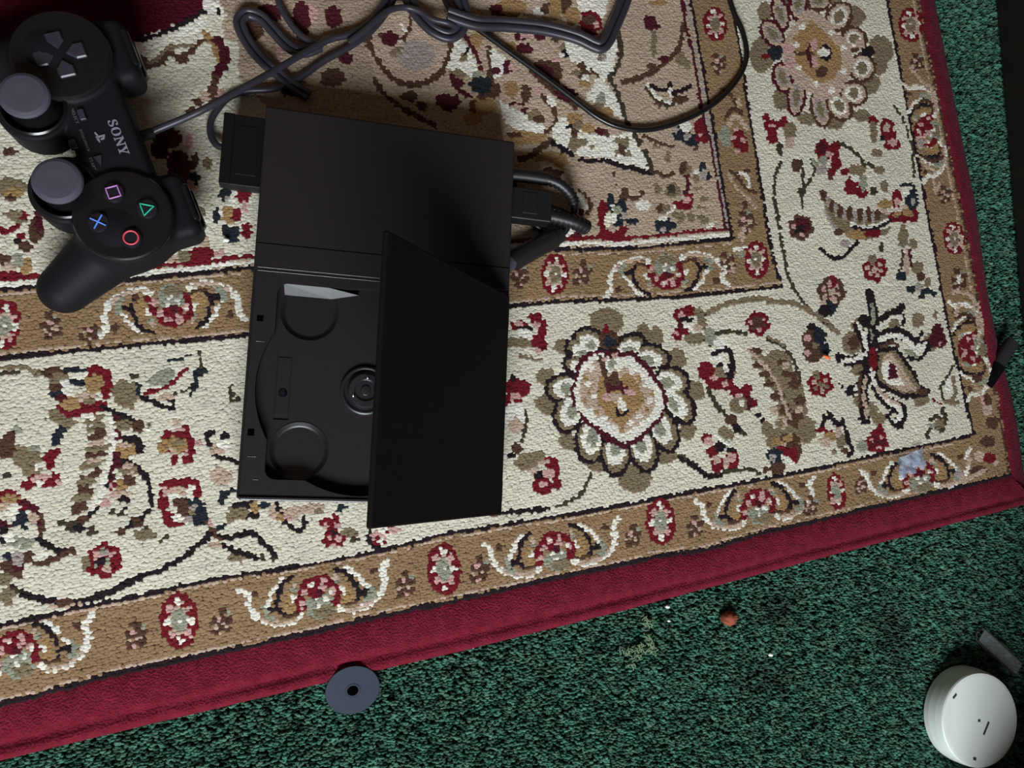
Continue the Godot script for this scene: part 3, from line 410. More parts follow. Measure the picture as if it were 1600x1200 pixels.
	el(1,320,-266.6,2.1,1.8,2.5); el(8,315.6,-269.5,2.1,1.7,2.5); el(1,314.6,-275.4,2.1,1.7,2.5); el(8,316.5,-281.6,2.1,1.7,2.5); el(7,326,-273.6,1.4,1.1,2.5); el(7,322.1,-268.4,1.3,1.1,2.5); el(7,317.6,-268.2,1.3,1.1,2.5); el(7,315,-272.6,1.3,1.1,2.5); el(7,315.4,-278.3,1.3,1.1,2.5)
	el(7,319.3,-283.6,1.4,1.1,2.5); el(7,324.2,-283.5,1.4,1.1,2.5); el(7,326.4,-279.3,1.4,1.1,2.5); el(1,320.7,-276,1,0.8,2.6); el(7,324.4,-185.3,9.5,6.1,1.4); el(8,322.6,-195.2,2.5,2.1,2.7); el(8,321.4,-178.1,2.5,2.1,2.7); el(8,327.4,-186.7,2.5,2.1,2.7); el(8,320.1,-188,2.5,2.1,2.7)
	el(6,312.8,-189.3,8.2,4.8,1.6); cv(10,1.5,[312,-162.6,318.5,-160.3,328.2,-163.1]); cv(1,1.3,[315.6,-159,323,-161,326.4,-153.5,324.6,-150.2]); cv(2,1.3,[309.7,-161.7,314.2,-151.8,323,-141.5,328.2,-135.3]); cv(10,1.5,[315.9,-160.4,322,-150.3,329.2,-146])
	cv(10,1.6,[316.4,-205.3,323.9,-210.9,330,-205.8]); cv(2,1.8,[317.7,-197.9,324.4,-205,332.2,-194.8]); cv(10,1.3,[317.5,-224.9,324.6,-219.8,325.8,-212.3]); el(2,329,-214.7,3.6,2.6,2); el(10,319.4,-136.9,3.9,2.6,1.9); cv(2,1.3,[309.4,-112.7,314.6,-118,311.4,-109.6]); cv(1,1.3,[304.1,-104.5,313.3,-105.6])
	el(6,308.7,-101.2,3.2,2.4,3.1); el(7,-92.8,79.6,15.9,10.1,1.6); el(2,-92.8,79.6,11.4,6.9,1.6); el(6,-92.8,79.6,6.7,4.2,1.6); el(1,-92.3,68.5,2.3,2,1.3); el(8,-87.7,73.1,2.3,2,1.3); el(1,-86.5,80.5,2.3,2,1.3); el(8,-88.8,88.1,2.3,2,1.3); el(1,-93.3,90.7,2.3,2,1.3); el(8,-97.9,86.1,2.2,2,1.3)
	el(1,-99,78.8,2.2,2,1.3); el(8,-97.2,71.8,2.3,2,1.3); el(7,-87.3,83.7,1.5,1.3,1.2); el(7,-91.2,89.1,1.5,1.3,1.2); el(7,-95.8,88.1,1.4,1.3,1.2); el(7,-98.6,82.2,1.4,1.3,1.2); el(7,-98.3,75.5,1.4,1.3,1.3); el(7,-94.4,70.1,1.5,1.3,1.3); el(7,-89.4,71.5,1.5,1.3,1.3); el(7,-86.9,77,1.5,1.3,1.2)
	el(1,-92.8,79.6,1.1,1,1.2); el(7,61.8,80,16.2,10.5,1.6); el(2,61.8,80,11.7,7.1,1.6); el(6,61.8,80,6.8,4.4,1.6); el(1,62.6,68.7,2.3,2.1,1.4); el(8,67.3,73.3,2.3,2.1,1.4); el(1,68.3,80.8,2.3,2.1,1.4); el(8,65.8,88.6,2.3,2.1,1.4); el(1,61,91.3,2.3,2.1,1.4); el(8,56.3,86.6,2.3,2.1,1.4)
	el(1,55.4,79.2,2.3,2.1,1.4); el(8,57.4,72.1,2.3,2.1,1.4); el(7,67.4,84.2,1.5,1.4,1.3); el(7,63.2,89.7,1.5,1.4,1.3); el(7,58.5,88.7,1.5,1.3,1.3); el(7,55.7,82.7,1.5,1.3,1.3); el(7,56.2,75.9,1.5,1.3,1.4); el(7,60.4,70.3,1.5,1.4,1.4); el(7,65.6,71.7,1.5,1.4,1.4); el(7,67.9,77.3,1.5,1.4,1.4)
	el(1,61.8,80,1.1,1,-2.5); el(7,212.4,77.1,15.9,10.9,1.7); el(2,212.4,77.1,11.4,7.4,1.7); el(6,212.4,77.1,6.7,4.6,1.7); el(1,213.5,66.1,2.2,2.2,1.5); el(8,218.3,70.6,2.2,2.2,1.5); el(1,219.1,77.9,2.2,2.2,1.4); el(8,216.4,85.5,2.2,2.2,1.3); el(1,211.3,88.2,2.2,2.2,1.3); el(8,206.6,83.6,2.2,2.2,1.4)
	el(1,205.7,76.4,2.2,2.2,1.4); el(8,208,69.5,2.2,2.2,1.5); el(7,218.2,81.2,1.4,1.4,1.2); el(7,213.7,86.6,1.4,1.4,1.1); el(7,208.8,85.7,1.4,1.4,1.2); el(7,206,79.8,1.4,1.4,1.3); el(7,206.7,73.1,1.4,1.4,1.3); el(7,211.1,67.7,1.4,1.4,1.4); el(7,216.5,69,1.4,1.4,1.4); el(7,218.9,74.5,1.4,1.4,1.3)
	el(1,212.4,77.1,1.1,1,-3); el(7,353.4,80.3,13.4,8.1,1.6); el(2,353.4,80.3,9.6,5.5,1.6); el(6,353.4,80.3,5.6,3.4,1.6); el(1,353.8,71,1.9,1.6,1.6); el(8,357.5,74.5,1.9,1.6,1.6); el(1,358.4,80.6,1.9,1.6,1.6); el(8,356.6,87.1,1.9,1.6,1.6); el(1,353,89.7,1.9,1.6,1.6); el(8,349.3,86.1,1.9,1.6,1.6)
	el(1,348.3,80.1,1.9,1.6,1.6); el(8,349.8,74.2,1.9,1.6,1.6); el(7,357.8,83.4,1.2,1.1,1.6); el(7,354.7,88.2,1.2,1.1,1.6); el(7,351,87.7,1.2,1.1,1.6); el(7,348.7,82.9,1.2,1.1,1.6); el(7,348.9,77.3,1.2,1.1,1.6); el(7,352,72.5,1.2,1.1,1.6); el(7,356.1,73.3,1.2,1.1,1.6); el(7,358.1,77.7,1.2,1.1,1.6)
	el(1,353.4,80.3,0.8,0.7,-3.1); el(7,-227.9,83.1,14.9,8.8,1.5); el(2,-227.9,83.1,10.7,6,1.5); el(6,-227.9,83.1,6.3,3.7,1.5); el(1,-227.6,72.7,2.1,1.7,1.3); el(8,-223.5,77.1,2.1,1.7,1.3); el(1,-222.4,84,2.1,1.7,1.3); el(8,-224.2,91.1,2.1,1.7,1.3); el(1,-228.1,93.5,2.1,1.7,1.3)
	el(8,-232.2,89.2,2.1,1.7,1.3); el(1,-233.3,82.3,2.1,1.7,1.3); el(8,-231.9,75.8,2.1,1.7,1.3); el(7,-223,87,1.4,1.1,1.3); el(7,-226.3,92.1,1.4,1.1,1.3); el(7,-230.3,91.1,1.4,1.1,1.3); el(7,-232.9,85.5,1.4,1.1,1.3); el(7,-232.7,79.3,1.4,1.1,1.3); el(7,-229.5,74.2,1.4,1.1,1.3); el(7,-225,75.5,1.4,1.1,1.3)
	el(7,-222.8,80.7,1.4,1.1,1.3); el(1,-227.9,83.1,1,0.9,1.3); cv(1,1.8,[-165.4,89.2,-159.3,92.3,-148.7,90.1,-142.3,84.9,-140,78.8,-140.8,72,-137.4,67.4]); cv(2,1.2,[-162,91.5,-152,90.8,-144.9,86.4]); cv(6,1.8,[-148.1,80.3,-147.7,85.6,-150.2,87.8])
	cv(1,1.3,[-160.5,66,-155.5,70.5,-151.7,76.5,-149.5,79.5]); cv(9,1.2,[-165.2,66,-159.6,69.7,-155.7,77.3,-154.6,82.5,-156.3,87]); cv(4,2.3,[-161.7,77.2,-160,82.5,-161.7,85.5]); cv(10,0.9,[-165.7,86.2,-160.9,87.7,-156.3,87.8]); el(1,-164,78,1.9,1.6,1.3); el(6,-165,72.7,2.3,2,1.3)
	el(1,-162.8,80.2,1.5,1.3,1.3); el(2,-165.8,70.5,1.9,1.6,1.3); el(9,-151.3,82.6,2.3,2,1.2); el(10,-145.3,71.2,2.3,2,1.3); cv(1,1.7,[-185,89,-190.6,91.9,-200.9,89.6,-207.5,84.4,-210.5,78.6,-210.7,72,-214.5,67.7]); cv(2,1.2,[-188,91.2,-197.7,90.3,-204.9,85.9])
	cv(6,1.7,[-202.9,80.1,-202.5,85.2,-199.8,87.4]); cv(1,1.2,[-193.1,66.1,-197.3,70.5,-200,76.4,-201.7,79.3]); cv(9,1.2,[-188.7,66.1,-193.5,69.8,-196.1,77.2,-196.4,82.3,-194.1,86.7]); cv(4,2.2,[-190.4,77.2,-191.3,82.3,-189.1,85.3]); cv(10,0.9,[-185.2,86,-189.6,87.5,-194.1,87.4])
	el(1,-188.1,77.9,1.9,1.6,1.3); el(6,-187.8,72.7,2.2,1.9,1.3); el(1,-188.9,80.1,1.5,1.3,1.3); el(2,-187.4,70.5,1.9,1.6,1.3); el(9,-199.5,82.3,2.2,1.9,1.3); el(10,-206.7,71.3,2.2,1.9,1.3); el(6,-174.9,86.1,8,7.3,-2.7); el(5,-173.3,89.1,5.2,3.7,-3)
	cv(7,2.3,[-185.9,85.3,-184.5,77.9,-180.5,71.3,-174.1,70.1,-168.5,73.9,-166.1,80.2,-167.1,84.7]); el(7,-176.3,75.7,5.3,4.4,-2.9); el(7,-184.7,84.6,2.2,1.9,1.3); el(8,-178.5,72.7,2.3,1.9,1.3); el(8,-182.1,76.5,2.2,1.9,1.3); el(8,-173.4,75.4,2.3,1.9,1.3); el(8,-168.2,78.3,2.3,2,1.3)
	el(8,-184.8,83.1,2.2,1.9,1.3); el(8,-172.3,71.6,2.3,1.9,1.3); el(1,-178.5,72.7,1.3,1.1,1.3); el(1,-168.2,78.7,1.3,1.1,1.3); el(1,-177.1,81.7,1.5,1.3,1.3); el(1,-171.9,82.4,1.5,1.3,1.3); el(1,-175.6,85.4,1.5,1.3,1.3); el(12,-174.8,78.7,2.3,1.9,1.3)
	cv(1,1.9,[-4.1,91,2.8,94.1,14.7,91.9,22.1,86.6,24.8,80.4,24.1,73.4,28.1,68.7]); cv(2,1.3,[-0.2,93.3,11,92.6,19.1,88.1]); cv(6,1.9,[15.7,81.9,16,87.3,13.1,89.6]); cv(1,1.3,[2.1,67.2,7.6,71.8,11.7,78,14.2,81.1]); cv(9,1.3,[-3.2,67.3,3,71.1,7.2,78.8,8.3,84.2,6.3,88.8])
	cv(4,2.5,[0.5,78.8,2.3,84.1,0.2,87.2]); cv(10,0.9,[-4.2,87.9,1.1,89.5,6.3,89.5]); el(1,-2.1,79.5,2,1.8,1); el(6,-3.2,74.2,2.3,2.2,1); el(1,-0.9,81.8,1.6,1.5,1); el(2,-4,71.9,1.9,1.8,1); el(9,12.1,84.2,2.4,2.2,0.9); el(10,19,72.6,2.4,2.2,0.9)
	cv(1,1.8,[-26.1,90.7,-32.4,93.7,-44,91.3,-51.3,86,-54.5,80.1,-54.6,73.4,-58.7,68.9]); cv(2,1.3,[-29.6,92.9,-40.4,92.1,-48.4,87.5]); cv(6,1.8,[-46,81.6,-45.6,86.8,-42.7,89.1]); cv(1,1.3,[-34.7,67.4,-39.4,71.9,-42.6,77.9,-44.6,80.9]); cv(9,1.3,[-29.6,67.3,-35.2,71.1,-38.3,78.6,-38.7,83.9,-36.3,88.4])
	cv(4,2.4,[-31.8,78.7,-33,83.9,-30.6,86.9]); cv(10,0.9,[-26.3,87.7,-31.2,89.2,-36.3,89.1]); el(1,-29.3,79.4,1.9,1.8,1.1); el(6,-28.9,74.1,2.3,2.1,1.1); el(1,-30.2,81.7,1.5,1.4,1.1); el(2,-28.3,71.9,1.9,1.8,1.1); el(9,-42.3,83.9,2.3,2.1,1.1); el(10,-50,72.6,2.3,2.1,1.1); el(6,-14.6,87.8,8.9,7.5,-3)
	el(5,-12.9,90.9,5.9,3.8,-3.1); cv(7,2.4,[-27,87,-25.3,79.4,-20.6,72.6,-13.3,71.5,-7.2,75.3,-4.6,81.8,-5.8,86.4]); el(7,-15.9,77.2,5.9,4.5,-3.1); el(7,-25.6,86.2,2.3,2.1,1); el(8,-18.3,74.1,2.3,2.2,1); el(8,-22.5,77.9,2.3,2.1,1); el(8,-12.6,76.8,2.3,2.2,1); el(8,-6.9,79.9,2.3,2.2,1)
	el(8,-25.7,84.7,2.3,2.1,1); el(8,-11.4,73,2.3,2.2,1); el(1,-18.3,74.1,1.4,1.3,1); el(1,-6.9,80.3,1.4,1.3,1); el(1,-17,83.3,1.5,1.4,1); el(1,-11.1,84,1.6,1.4,1); el(1,-15.4,87.1,1.5,1.4,1); el(12,-14.3,80.2,2.3,2.2,1)
	cv(1,2,[147.3,91.6,154.6,94.7,167.3,92.6,175.2,87.4,178.2,81.3,177.6,74.5,181.9,69.9]); cv(2,1.4,[151.3,93.9,163.3,93.3,172,88.8]); cv(6,2,[168.5,82.8,168.7,88.1,165.6,90.3]); cv(1,1.4,[154.3,68.4,160.1,72.9,164.4,79,166.9,82]); cv(9,1.4,[148.7,68.4,155.3,72.2,159.6,79.7,160.6,85,158.3,89.5])
	cv(4,2.5,[152.4,79.7,154.2,85,151.9,87.9]); cv(10,1,[147.2,88.6,152.8,90.2,158.4,90.2]); el(1,149.6,80.4,2,1.9,-2.8); el(6,148.6,75.2,2.4,2.2,-2.8); el(1,150.9,82.7,1.6,1.5,-2.8); el(2,147.7,72.9,2,1.9,-2.9); el(9,164.6,85,2.4,2.2,-2.9); el(10,172.3,73.7,2.5,2.3,-2.9)
	cv(1,1.8,[123.9,91.4,117.1,94.3,104.8,91.9,97.1,86.8,93.8,80.9,93.9,74.4,89.6,70]); cv(2,1.3,[120.1,93.6,108.6,92.7,100.1,88.3]); cv(6,1.9,[102.9,82.4,103.1,87.6,106.2,89.8]); cv(1,1.3,[115.2,68.5,110,72.9,106.5,78.8,104.4,81.7]); cv(9,1.3,[120.6,68.5,114.6,72.2,111.1,79.6,110.5,84.7,113,89.1])
	cv(4,2.4,[118,79.6,116.7,84.7,119.1,87.7]); cv(10,0.9,[123.7,88.5,118.4,89.9,113.1,89.8]); el(1,120.7,80.3,1.9,1.8,-2.7); el(6,121.2,75.2,2.3,2.2,-2.8); el(1,119.6,82.5,1.6,1.5,-2.7); el(2,121.9,72.9,1.9,1.8,-2.8); el(9,106.8,84.7,2.3,2.2,-2.7); el(10,98.7,73.7,2.3,2.2,-2.7)
	el(6,136.2,88.6,9.4,7.4,-3.1); el(5,137.8,91.5,6.3,3.7,-3.1); cv(7,2.5,[122.9,87.7,124.9,80.3,130.1,73.7,137.8,72.6,144.3,76.3,146.9,82.7,145.5,87.1]); el(7,134.9,78.1,6.3,4.5,-3.1); el(7,124.4,87,2.3,2.2,-2.7); el(8,132.5,75.2,2.4,2.2,-2.8); el(8,128,78.9,2.3,2.2,-2.8); el(8,138.5,77.8,2.4,2.2,-2.8)
	el(8,144.5,80.8,2.4,2.2,-2.8); el(8,124.4,85.5,2.3,2.2,-2.7); el(8,139.9,74.1,2.4,2.2,-2.8); el(1,132.5,75.2,1.4,1.3,-2.8); el(1,144.5,81.2,1.4,1.3,-2.8); el(1,133.6,84.1,1.6,1.5,-2.8); el(1,139.9,84.9,1.6,1.5,-2.8); el(1,135.3,87.8,1.6,1.5,-2.8); el(12,136.6,81.1,2.4,2.2,-2.8)
	cv(1,2,[300.3,88.5,307.8,91.5,321.1,89.4,329.4,84.4,332.7,78.5,332.1,72,336.7,67.6]); cv(2,1.4,[304.5,90.7,316.9,90.1,326,85.8]); cv(6,2,[322.5,80,322.6,85.1,319.3,87.2]); cv(1,1.4,[308,66.2,314,70.5,318.3,76.3,320.8,79.2]); cv(9,1.4,[302.2,66.2,308.9,69.8,313.3,77.1,314.2,82.1,311.8,86.4])
	cv(4,2.5,[305.8,77,307.6,82.1,305.1,85]); cv(10,1,[300.2,85.7,306,87.1,311.8,87.2]); el(1,302.9,77.8,2.1,1.8,-3.1); el(6,302,72.7,2.5,2.2,-3.1); el(1,304.2,79.9,1.7,1.4,-3.1); el(2,301.1,70.5,2.1,1.8,-3.1); el(9,318.4,82.1,2.5,2.2,-3.1); el(10,326.6,71.2,2.5,2.2,-3.1)
	cv(1,1.9,[275.9,88.3,268.8,91.1,256.1,88.9,248.1,83.9,244.8,78.3,245,72,240.6,67.8]); cv(2,1.3,[272,90.4,260,89.6,251.3,85.4]); cv(6,1.9,[254.2,79.8,254.4,84.7,257.6,86.8]); cv(1,1.3,[267.3,66.3,261.9,70.6,258.1,76.2,255.8,79.1]); cv(9,1.3,[272.9,66.3,266.6,69.9,262.8,77,262.2,81.9,264.7,86.1])
	cv(4,2.4,[270,77,268.5,81.9,271,84.8]); cv(10,0.9,[275.8,85.5,270.3,86.9,264.7,86.8]); el(1,272.8,77.7,2,1.8,-3); el(6,273.5,72.7,2.4,2.1,-3); el(1,271.7,79.8,1.6,1.4,-3); el(2,274.2,70.6,2,1.8,-3.1); el(9,258.2,81.9,2.4,2.1,-3); el(10,250.1,71.3,2.4,2.1,-3); el(6,288.8,85.6,9.8,7.1,-3.1)
	el(5,290.5,88.4,6.5,3.6,-3.1); cv(7,2.5,[275,84.8,277.2,77.7,282.7,71.3,290.8,70.2,297.5,73.8,300.1,79.9,298.5,84.2]); el(7,287.7,75.6,6.5,4.3,-3.1); el(7,276.6,84.1,2.4,2.1,-3); el(8,285.2,72.7,2.4,2.1,-3.1); el(8,280.4,76.3,2.4,2.1,-3); el(8,291.4,75.2,2.5,2.1,-3.1); el(8,297.6,78.1,2.5,2.2,-3.1)
	el(8,276.6,82.7,2.4,2.1,-3); el(8,292.9,71.6,2.5,2.2,-3.1); el(1,285.2,72.7,1.4,1.2,-3.1); el(1,297.6,78.5,1.4,1.3,-3.1); el(1,286.2,81.3,1.6,1.4,-3); el(1,292.8,82,1.6,1.4,-3); el(1,287.9,84.9,1.6,1.4,-3); el(12,289.4,78.4,2.4,2.1,-3)
	cv(1,2,[440,89.6,447.9,92.5,462,90.5,470.8,85.5,474.4,79.7,473.9,73.2,478.8,68.9]); cv(2,1.4,[444.4,91.7,457.6,91.1,467.3,86.9]); cv(6,2,[463.7,81.1,463.7,86.2,460.2,88.3]); cv(1,1.4,[448.6,67.5,454.8,71.8,459.2,77.5,461.9,80.4]); cv(9,1.4,[442.5,67.5,449.5,71.1,453.9,78.3,454.9,83.3,452.3,87.5])
	cv(4,2.6,[446,78.2,447.8,83.2,445.2,86.1]); cv(10,1,[440,86.7,446.1,88.2,452.3,88.2]); el(1,443,78.9,2.2,1.8,-3.1); el(6,442.1,74,2.6,2.1,-3.1); el(1,444.3,81.1,1.7,1.4,-3.1); el(2,441.2,71.8,2.2,1.8,-3.1); el(9,459.3,83.3,2.7,2.1,-3.1); el(10,468.1,72.5,2.7,2.2,-3.1)
	cv(1,1.9,[414.3,89.4,406.7,92.1,393.3,89.9,385,85,381.6,79.5,381.9,73.2,377.3,69.1]); cv(2,1.3,[410.1,91.5,397.5,90.7,388.3,86.4]); cv(6,1.9,[391.5,80.9,391.6,85.7,395,87.9]); cv(1,1.3,[405.6,67.6,399.7,71.8,395.6,77.4,393.2,80.2]); cv(9,1.3,[411.5,67.6,404.8,71.1,400.7,78.1,399.9,83,402.5,87.2])
	cv(4,2.5,[408.2,78.1,406.6,83,409.2,85.9]); cv(10,1,[414.3,86.6,408.4,87.9,402.5,87.9]); el(1,411.2,78.9,2.1,1.8,-3.1); el(6,412,73.9,2.5,2.1,-3.1); el(1,410,81,1.7,1.4,-3.1); el(2,412.8,71.8,2.1,1.8,-3.1); el(9,395.7,83,2.5,2.1,-3.1); el(10,387.3,72.5,2.5,2.1,-3.1); el(6,427.9,86.7,10.3,7.1,-3.1)
	el(5,429.7,89.5,6.9,3.5,-3.1); cv(7,2.6,[413.4,85.9,415.9,78.9,421.8,72.5,430.3,71.5,437.3,75,440,81.1,438.3,85.3]); el(7,427,76.8,6.9,4.2,-3.1); el(7,415.1,85.2,2.5,2.1,-3.1); el(8,424.4,73.9,2.6,2.1,-3.1); el(8,419.3,77.5,2.6,2.1,-3.1); el(8,430.8,76.4,2.6,2.1,-3.1); el(8,437.3,79.3,2.6,2.1,-3.1)
	el(8,415.1,83.8,2.5,2.1,-3.1); el(8,432.5,72.9,2.6,2.1,-3.1); el(1,424.4,73.9,1.5,1.2,-3.1); el(1,437.3,79.6,1.5,1.2,-3.1); el(1,425.3,82.4,1.7,1.4,-3.1); el(1,432.2,83.2,1.7,1.4,-3.1); el(1,427.1,86,1.7,1.4,-3.1); el(12,428.7,79.6,2.6,2.1,-3.1); el(10,-115.7,76.7,2.6,2.3,1.2)
	el(10,-112.3,81.6,2.6,2.3,1.2); el(10,-119.4,81.7,2.6,2.3,1.2); el(10,-114.4,86.8,3,2.7,1.2); el(10,-119.2,87.8,3,2.6,1.2); el(10,-115.7,82.2,3.4,3,1.2); el(8,-117.2,80.8,1.9,1.7,1.2); el(6,-112,79.1,1.7,1.5,1.2); el(2,-114.7,84.7,1.5,1.3,1.2); el(2,-119.9,84.6,1.2,1.1,1.2)
	el(8,-117.6,88.8,1.2,1.1,1.2); el(10,-69.9,79,2.6,2.4,1.2); el(10,-66.5,83.8,2.6,2.4,1.1); el(10,-73.6,83.9,2.6,2.3,1.1); el(10,-68.6,88.9,3,2.7,1.1); el(10,-73.5,89.8,2.9,2.7,1.1); el(10,-69.9,84.4,3.3,3,1.1); el(8,-71.4,83,1.8,1.7,1.1); el(6,-66.1,81.3,1.6,1.5,1.1); el(2,-68.9,86.9,1.4,1.3,1.1)
	el(2,-74.2,86.7,1.2,1.1,1.1); el(8,-71.8,90.9,1.2,1.1,1.1); el(10,37.9,78.1,2.7,2.5,-2.3); el(10,41.5,83,2.7,2.5,-2.4); el(10,33.8,83.1,2.7,2.5,-2.3); el(10,39.1,88.1,3,2.9,-2.4); el(10,33.8,89.2,3,2.9,-2.3); el(10,37.8,83.6,3.4,3.2,-2.3); el(8,36.2,82.2,1.9,1.8,-2.3); el(6,41.9,80.5,1.7,1.6,-2.4)
	el(2,38.8,86.1,1.5,1.4,-2.4); el(2,33.1,86,1.3,1.2,-2.3); el(8,35.6,90.2,1.3,1.2,-2.3); el(10,84.8,78.4,2.8,2.6,-2.6); el(10,88.6,83.4,2.8,2.6,-2.6); el(10,80.4,83.5,2.8,2.6,-2.6); el(10,86.1,88.7,3.2,3,-2.6); el(10,80.4,89.7,3.1,3,-2.6); el(10,84.7,84,3.6,3.4,-2.6); el(8,83,82.6,2,1.9,-2.6)
	el(6,89,80.8,1.8,1.7,-2.6); el(2,85.7,86.6,1.5,1.4,-2.6); el(2,79.8,86.5,1.3,1.2,-2.6); el(8,82.3,90.8,1.3,1.2,-2.6); el(10,191.6,77.4,2.6,2.4,-2.9); el(10,195.1,82,2.6,2.4,-2.9); el(10,187.3,82.1,2.6,2.4,-2.9); el(10,192.6,86.8,3,2.7,-2.9); el(10,187.2,87.7,3,2.7,-2.9); el(10,191.3,82.6,3.4,3.1,-2.9)
	el(8,189.7,81.2,1.9,1.7,-2.9); el(6,195.6,79.6,1.7,1.5,-2.9); el(2,192.3,84.9,1.5,1.3,-2.9); el(2,186.6,84.8,1.2,1.1,-2.9); el(8,189,88.7,1.2,1.1,-2.9); el(10,238.5,78.8,2.7,2.5,-3); el(10,242.1,83.5,2.8,2.5,-3); el(10,233.9,83.6,2.7,2.5,-3); el(10,239.5,88.4,3.1,2.8,-3); el(10,233.8,89.3,3.1,2.8,-3)
	el(10,238.2,84.1,3.5,3.2,-3); el(8,236.5,82.7,2,1.8,-3); el(6,242.7,81.1,1.8,1.6,-3); el(2,239.2,86.4,1.5,1.4,-3); el(2,233.2,86.3,1.3,1.2,-3); el(8,235.7,90.4,1.3,1.2,-3); el(10,331,81.1,2.7,2.3,-3.1); el(10,334.5,85.5,2.7,2.3,-3.1); el(10,326.5,85.5,2.7,2.3,-3.1); el(10,331.9,90,3.1,2.6,-3.1)
	el(10,326.3,90.9,3,2.6,-3); el(10,330.6,86,3.4,2.9,-3.1); el(8,329,84.7,1.9,1.6,-3.1); el(6,335,83.2,1.7,1.5,-3.1); el(2,331.6,88.2,1.5,1.3,-3.1); el(2,325.8,88.1,1.3,1.1,-3.1); el(8,328.2,91.8,1.3,1.1,-3); el(10,376.1,74.4,2.4,2.1,-3.1); el(10,379.2,78.3,2.4,2.1,-3.1); el(10,371.9,78.3,2.4,2.1,-3.1)
	el(10,376.8,82.3,2.8,2.3,-3.1); el(10,371.8,83.1,2.8,2.3,-3.1); el(10,375.7,78.7,3.1,2.6,-3.1); el(8,374.2,77.6,1.7,1.5,-3.1); el(6,379.7,76.2,1.6,1.3,-3.1); el(2,376.6,80.7,1.4,1.1,-3.1); el(2,371.2,80.6,1.2,1,-3.1); el(8,373.4,84,1.2,1,-3.1); el(10,-210.1,76.9,2.4,2,1.3)
	el(10,-207.2,81.3,2.4,2,1.3); el(10,-213.2,81.4,2.4,2,1.3); el(10,-208.9,85.9,2.7,2.3,1.3); el(10,-213,86.8,2.7,2.2,1.3); el(10,-210.1,81.9,3,2.5,1.3); el(8,-211.4,80.6,1.7,1.4,1.3); el(6,-207,79,1.5,1.3,1.3); el(2,-209.2,84.1,1.3,1.1,1.3); el(2,-213.6,84,1.1,0.9,1.3); el(8,-211.6,87.8,1.1,0.9,1.3)
	el(15,463.9,85.2,4.8,2.9,-3); el(2,486.1,74.8,4.9,4.4,3); el(10,496.5,65.4,7.4,4.5,-3); el(2,499.5,81.9,3.2,2.9,2.7); el(10,482.3,85.7,8.5,3.4,-3); el(2,475,77,4,3,1.9); cv(2,1.6,[462.2,92.3,475.2,89.5,488.3,86.6]); el(7,495.4,77.8,6.2,3.5,-3); el(2,501.2,40.8,5.2,4.7,2.4); el(10,504.3,51.4,6.2,5,3.1)
	el(7,499,-274.6,14.9,11.7,2); el(2,499,-274.6,10.7,8,1.9); el(5,499,-274.6,6.3,4.9,2); el(1,499.6,-284.7,2.5,1.9,2.7); el(8,505.2,-281.8,2.5,2,2.7); el(1,506.6,-275.4,2.5,2,2.7); el(8,503.9,-268,2.5,2,2.8); el(1,498.4,-264.5,2.5,1.9,2.8); el(8,492.8,-267.5,2.5,1.9,2.7); el(1,491.4,-273.7,2.5,1.9,2.7)
	el(8,493.6,-280.4,2.5,1.9,2.7); el(7,505.7,-272.3,1.6,1.3,2.8); el(7,501,-266.5,1.6,1.3,2.8); el(7,495.4,-266.1,1.6,1.3,2.8); el(7,491.9,-270.8,1.6,1.2,2.8); el(7,492.3,-276.9,1.6,1.2,2.8); el(7,497,-282.7,1.6,1.3,2.8); el(7,503.1,-282.8,1.6,1.3,2.8); el(7,506.1,-278.4,1.6,1.3,2.8)
	el(1,499,-274.6,1.3,1,2.7); el(7,501.4,-97,13.5,10.6,1.8); el(2,501.4,-97,9.7,7.2,1.8); el(5,501.4,-97,5.7,4.5,1.8); el(1,502,-106.4,2.2,1.8,2.8); el(8,506.9,-103.2,2.2,1.8,2.8); el(1,508.1,-97.3,2.2,1.8,2.9); el(8,505.7,-90.6,2.2,1.8,2.9); el(1,500.9,-87.7,2.2,1.8,2.9); el(8,496,-90.9,2.2,1.8,2.9)
	el(1,494.8,-96.8,2.2,1.8,2.8); el(8,496.7,-102.9,2.2,1.8,2.8); el(7,507.3,-94.4,1.4,1.2,2.9); el(7,503.2,-89.3,1.4,1.2,2.9); el(7,498.2,-89.4,1.4,1.2,2.9); el(7,495.2,-94,1.4,1.2,2.9); el(7,495.6,-99.7,1.4,1.2,2.9); el(7,499.7,-104.8,1.4,1.2,2.9); el(7,505.1,-104.3,1.4,1.2,2.9)
	el(7,507.7,-100.1,1.4,1.2,2.9); el(1,501.4,-97,1.1,0.9,2.9); el(10,497.8,-248.8,3.1,2.4,2.8); el(10,502.7,-245.4,3.1,2.4,2.8); el(10,493.8,-242.7,3.1,2.4,2.8); el(10,500.7,-239.8,3.6,2.8,2.8); el(10,494.7,-237.1,3.5,2.8,2.8); el(10,498.5,-243.6,4,3.1,2.8); el(8,496.4,-244.4,2.2,1.7,2.8)
	el(6,502.8,-247.9,2,1.5,2.8); el(2,500.1,-241.6,1.7,1.3,2.8); el(2,493.5,-239.8,1.5,1.2,2.8); el(8,496.9,-236.7,1.5,1.2,2.8); el(10,498.4,-70.6,3.4,2.7,3); el(10,503.8,-66.5,3.4,2.7,3); el(10,493.9,-64.3,3.4,2.7,3); el(10,501.6,-60.5,3.9,3.1,3); el(10,494.9,-58,3.9,3.1,3); el(10,499.2,-64.8,4.4,3.5,3)
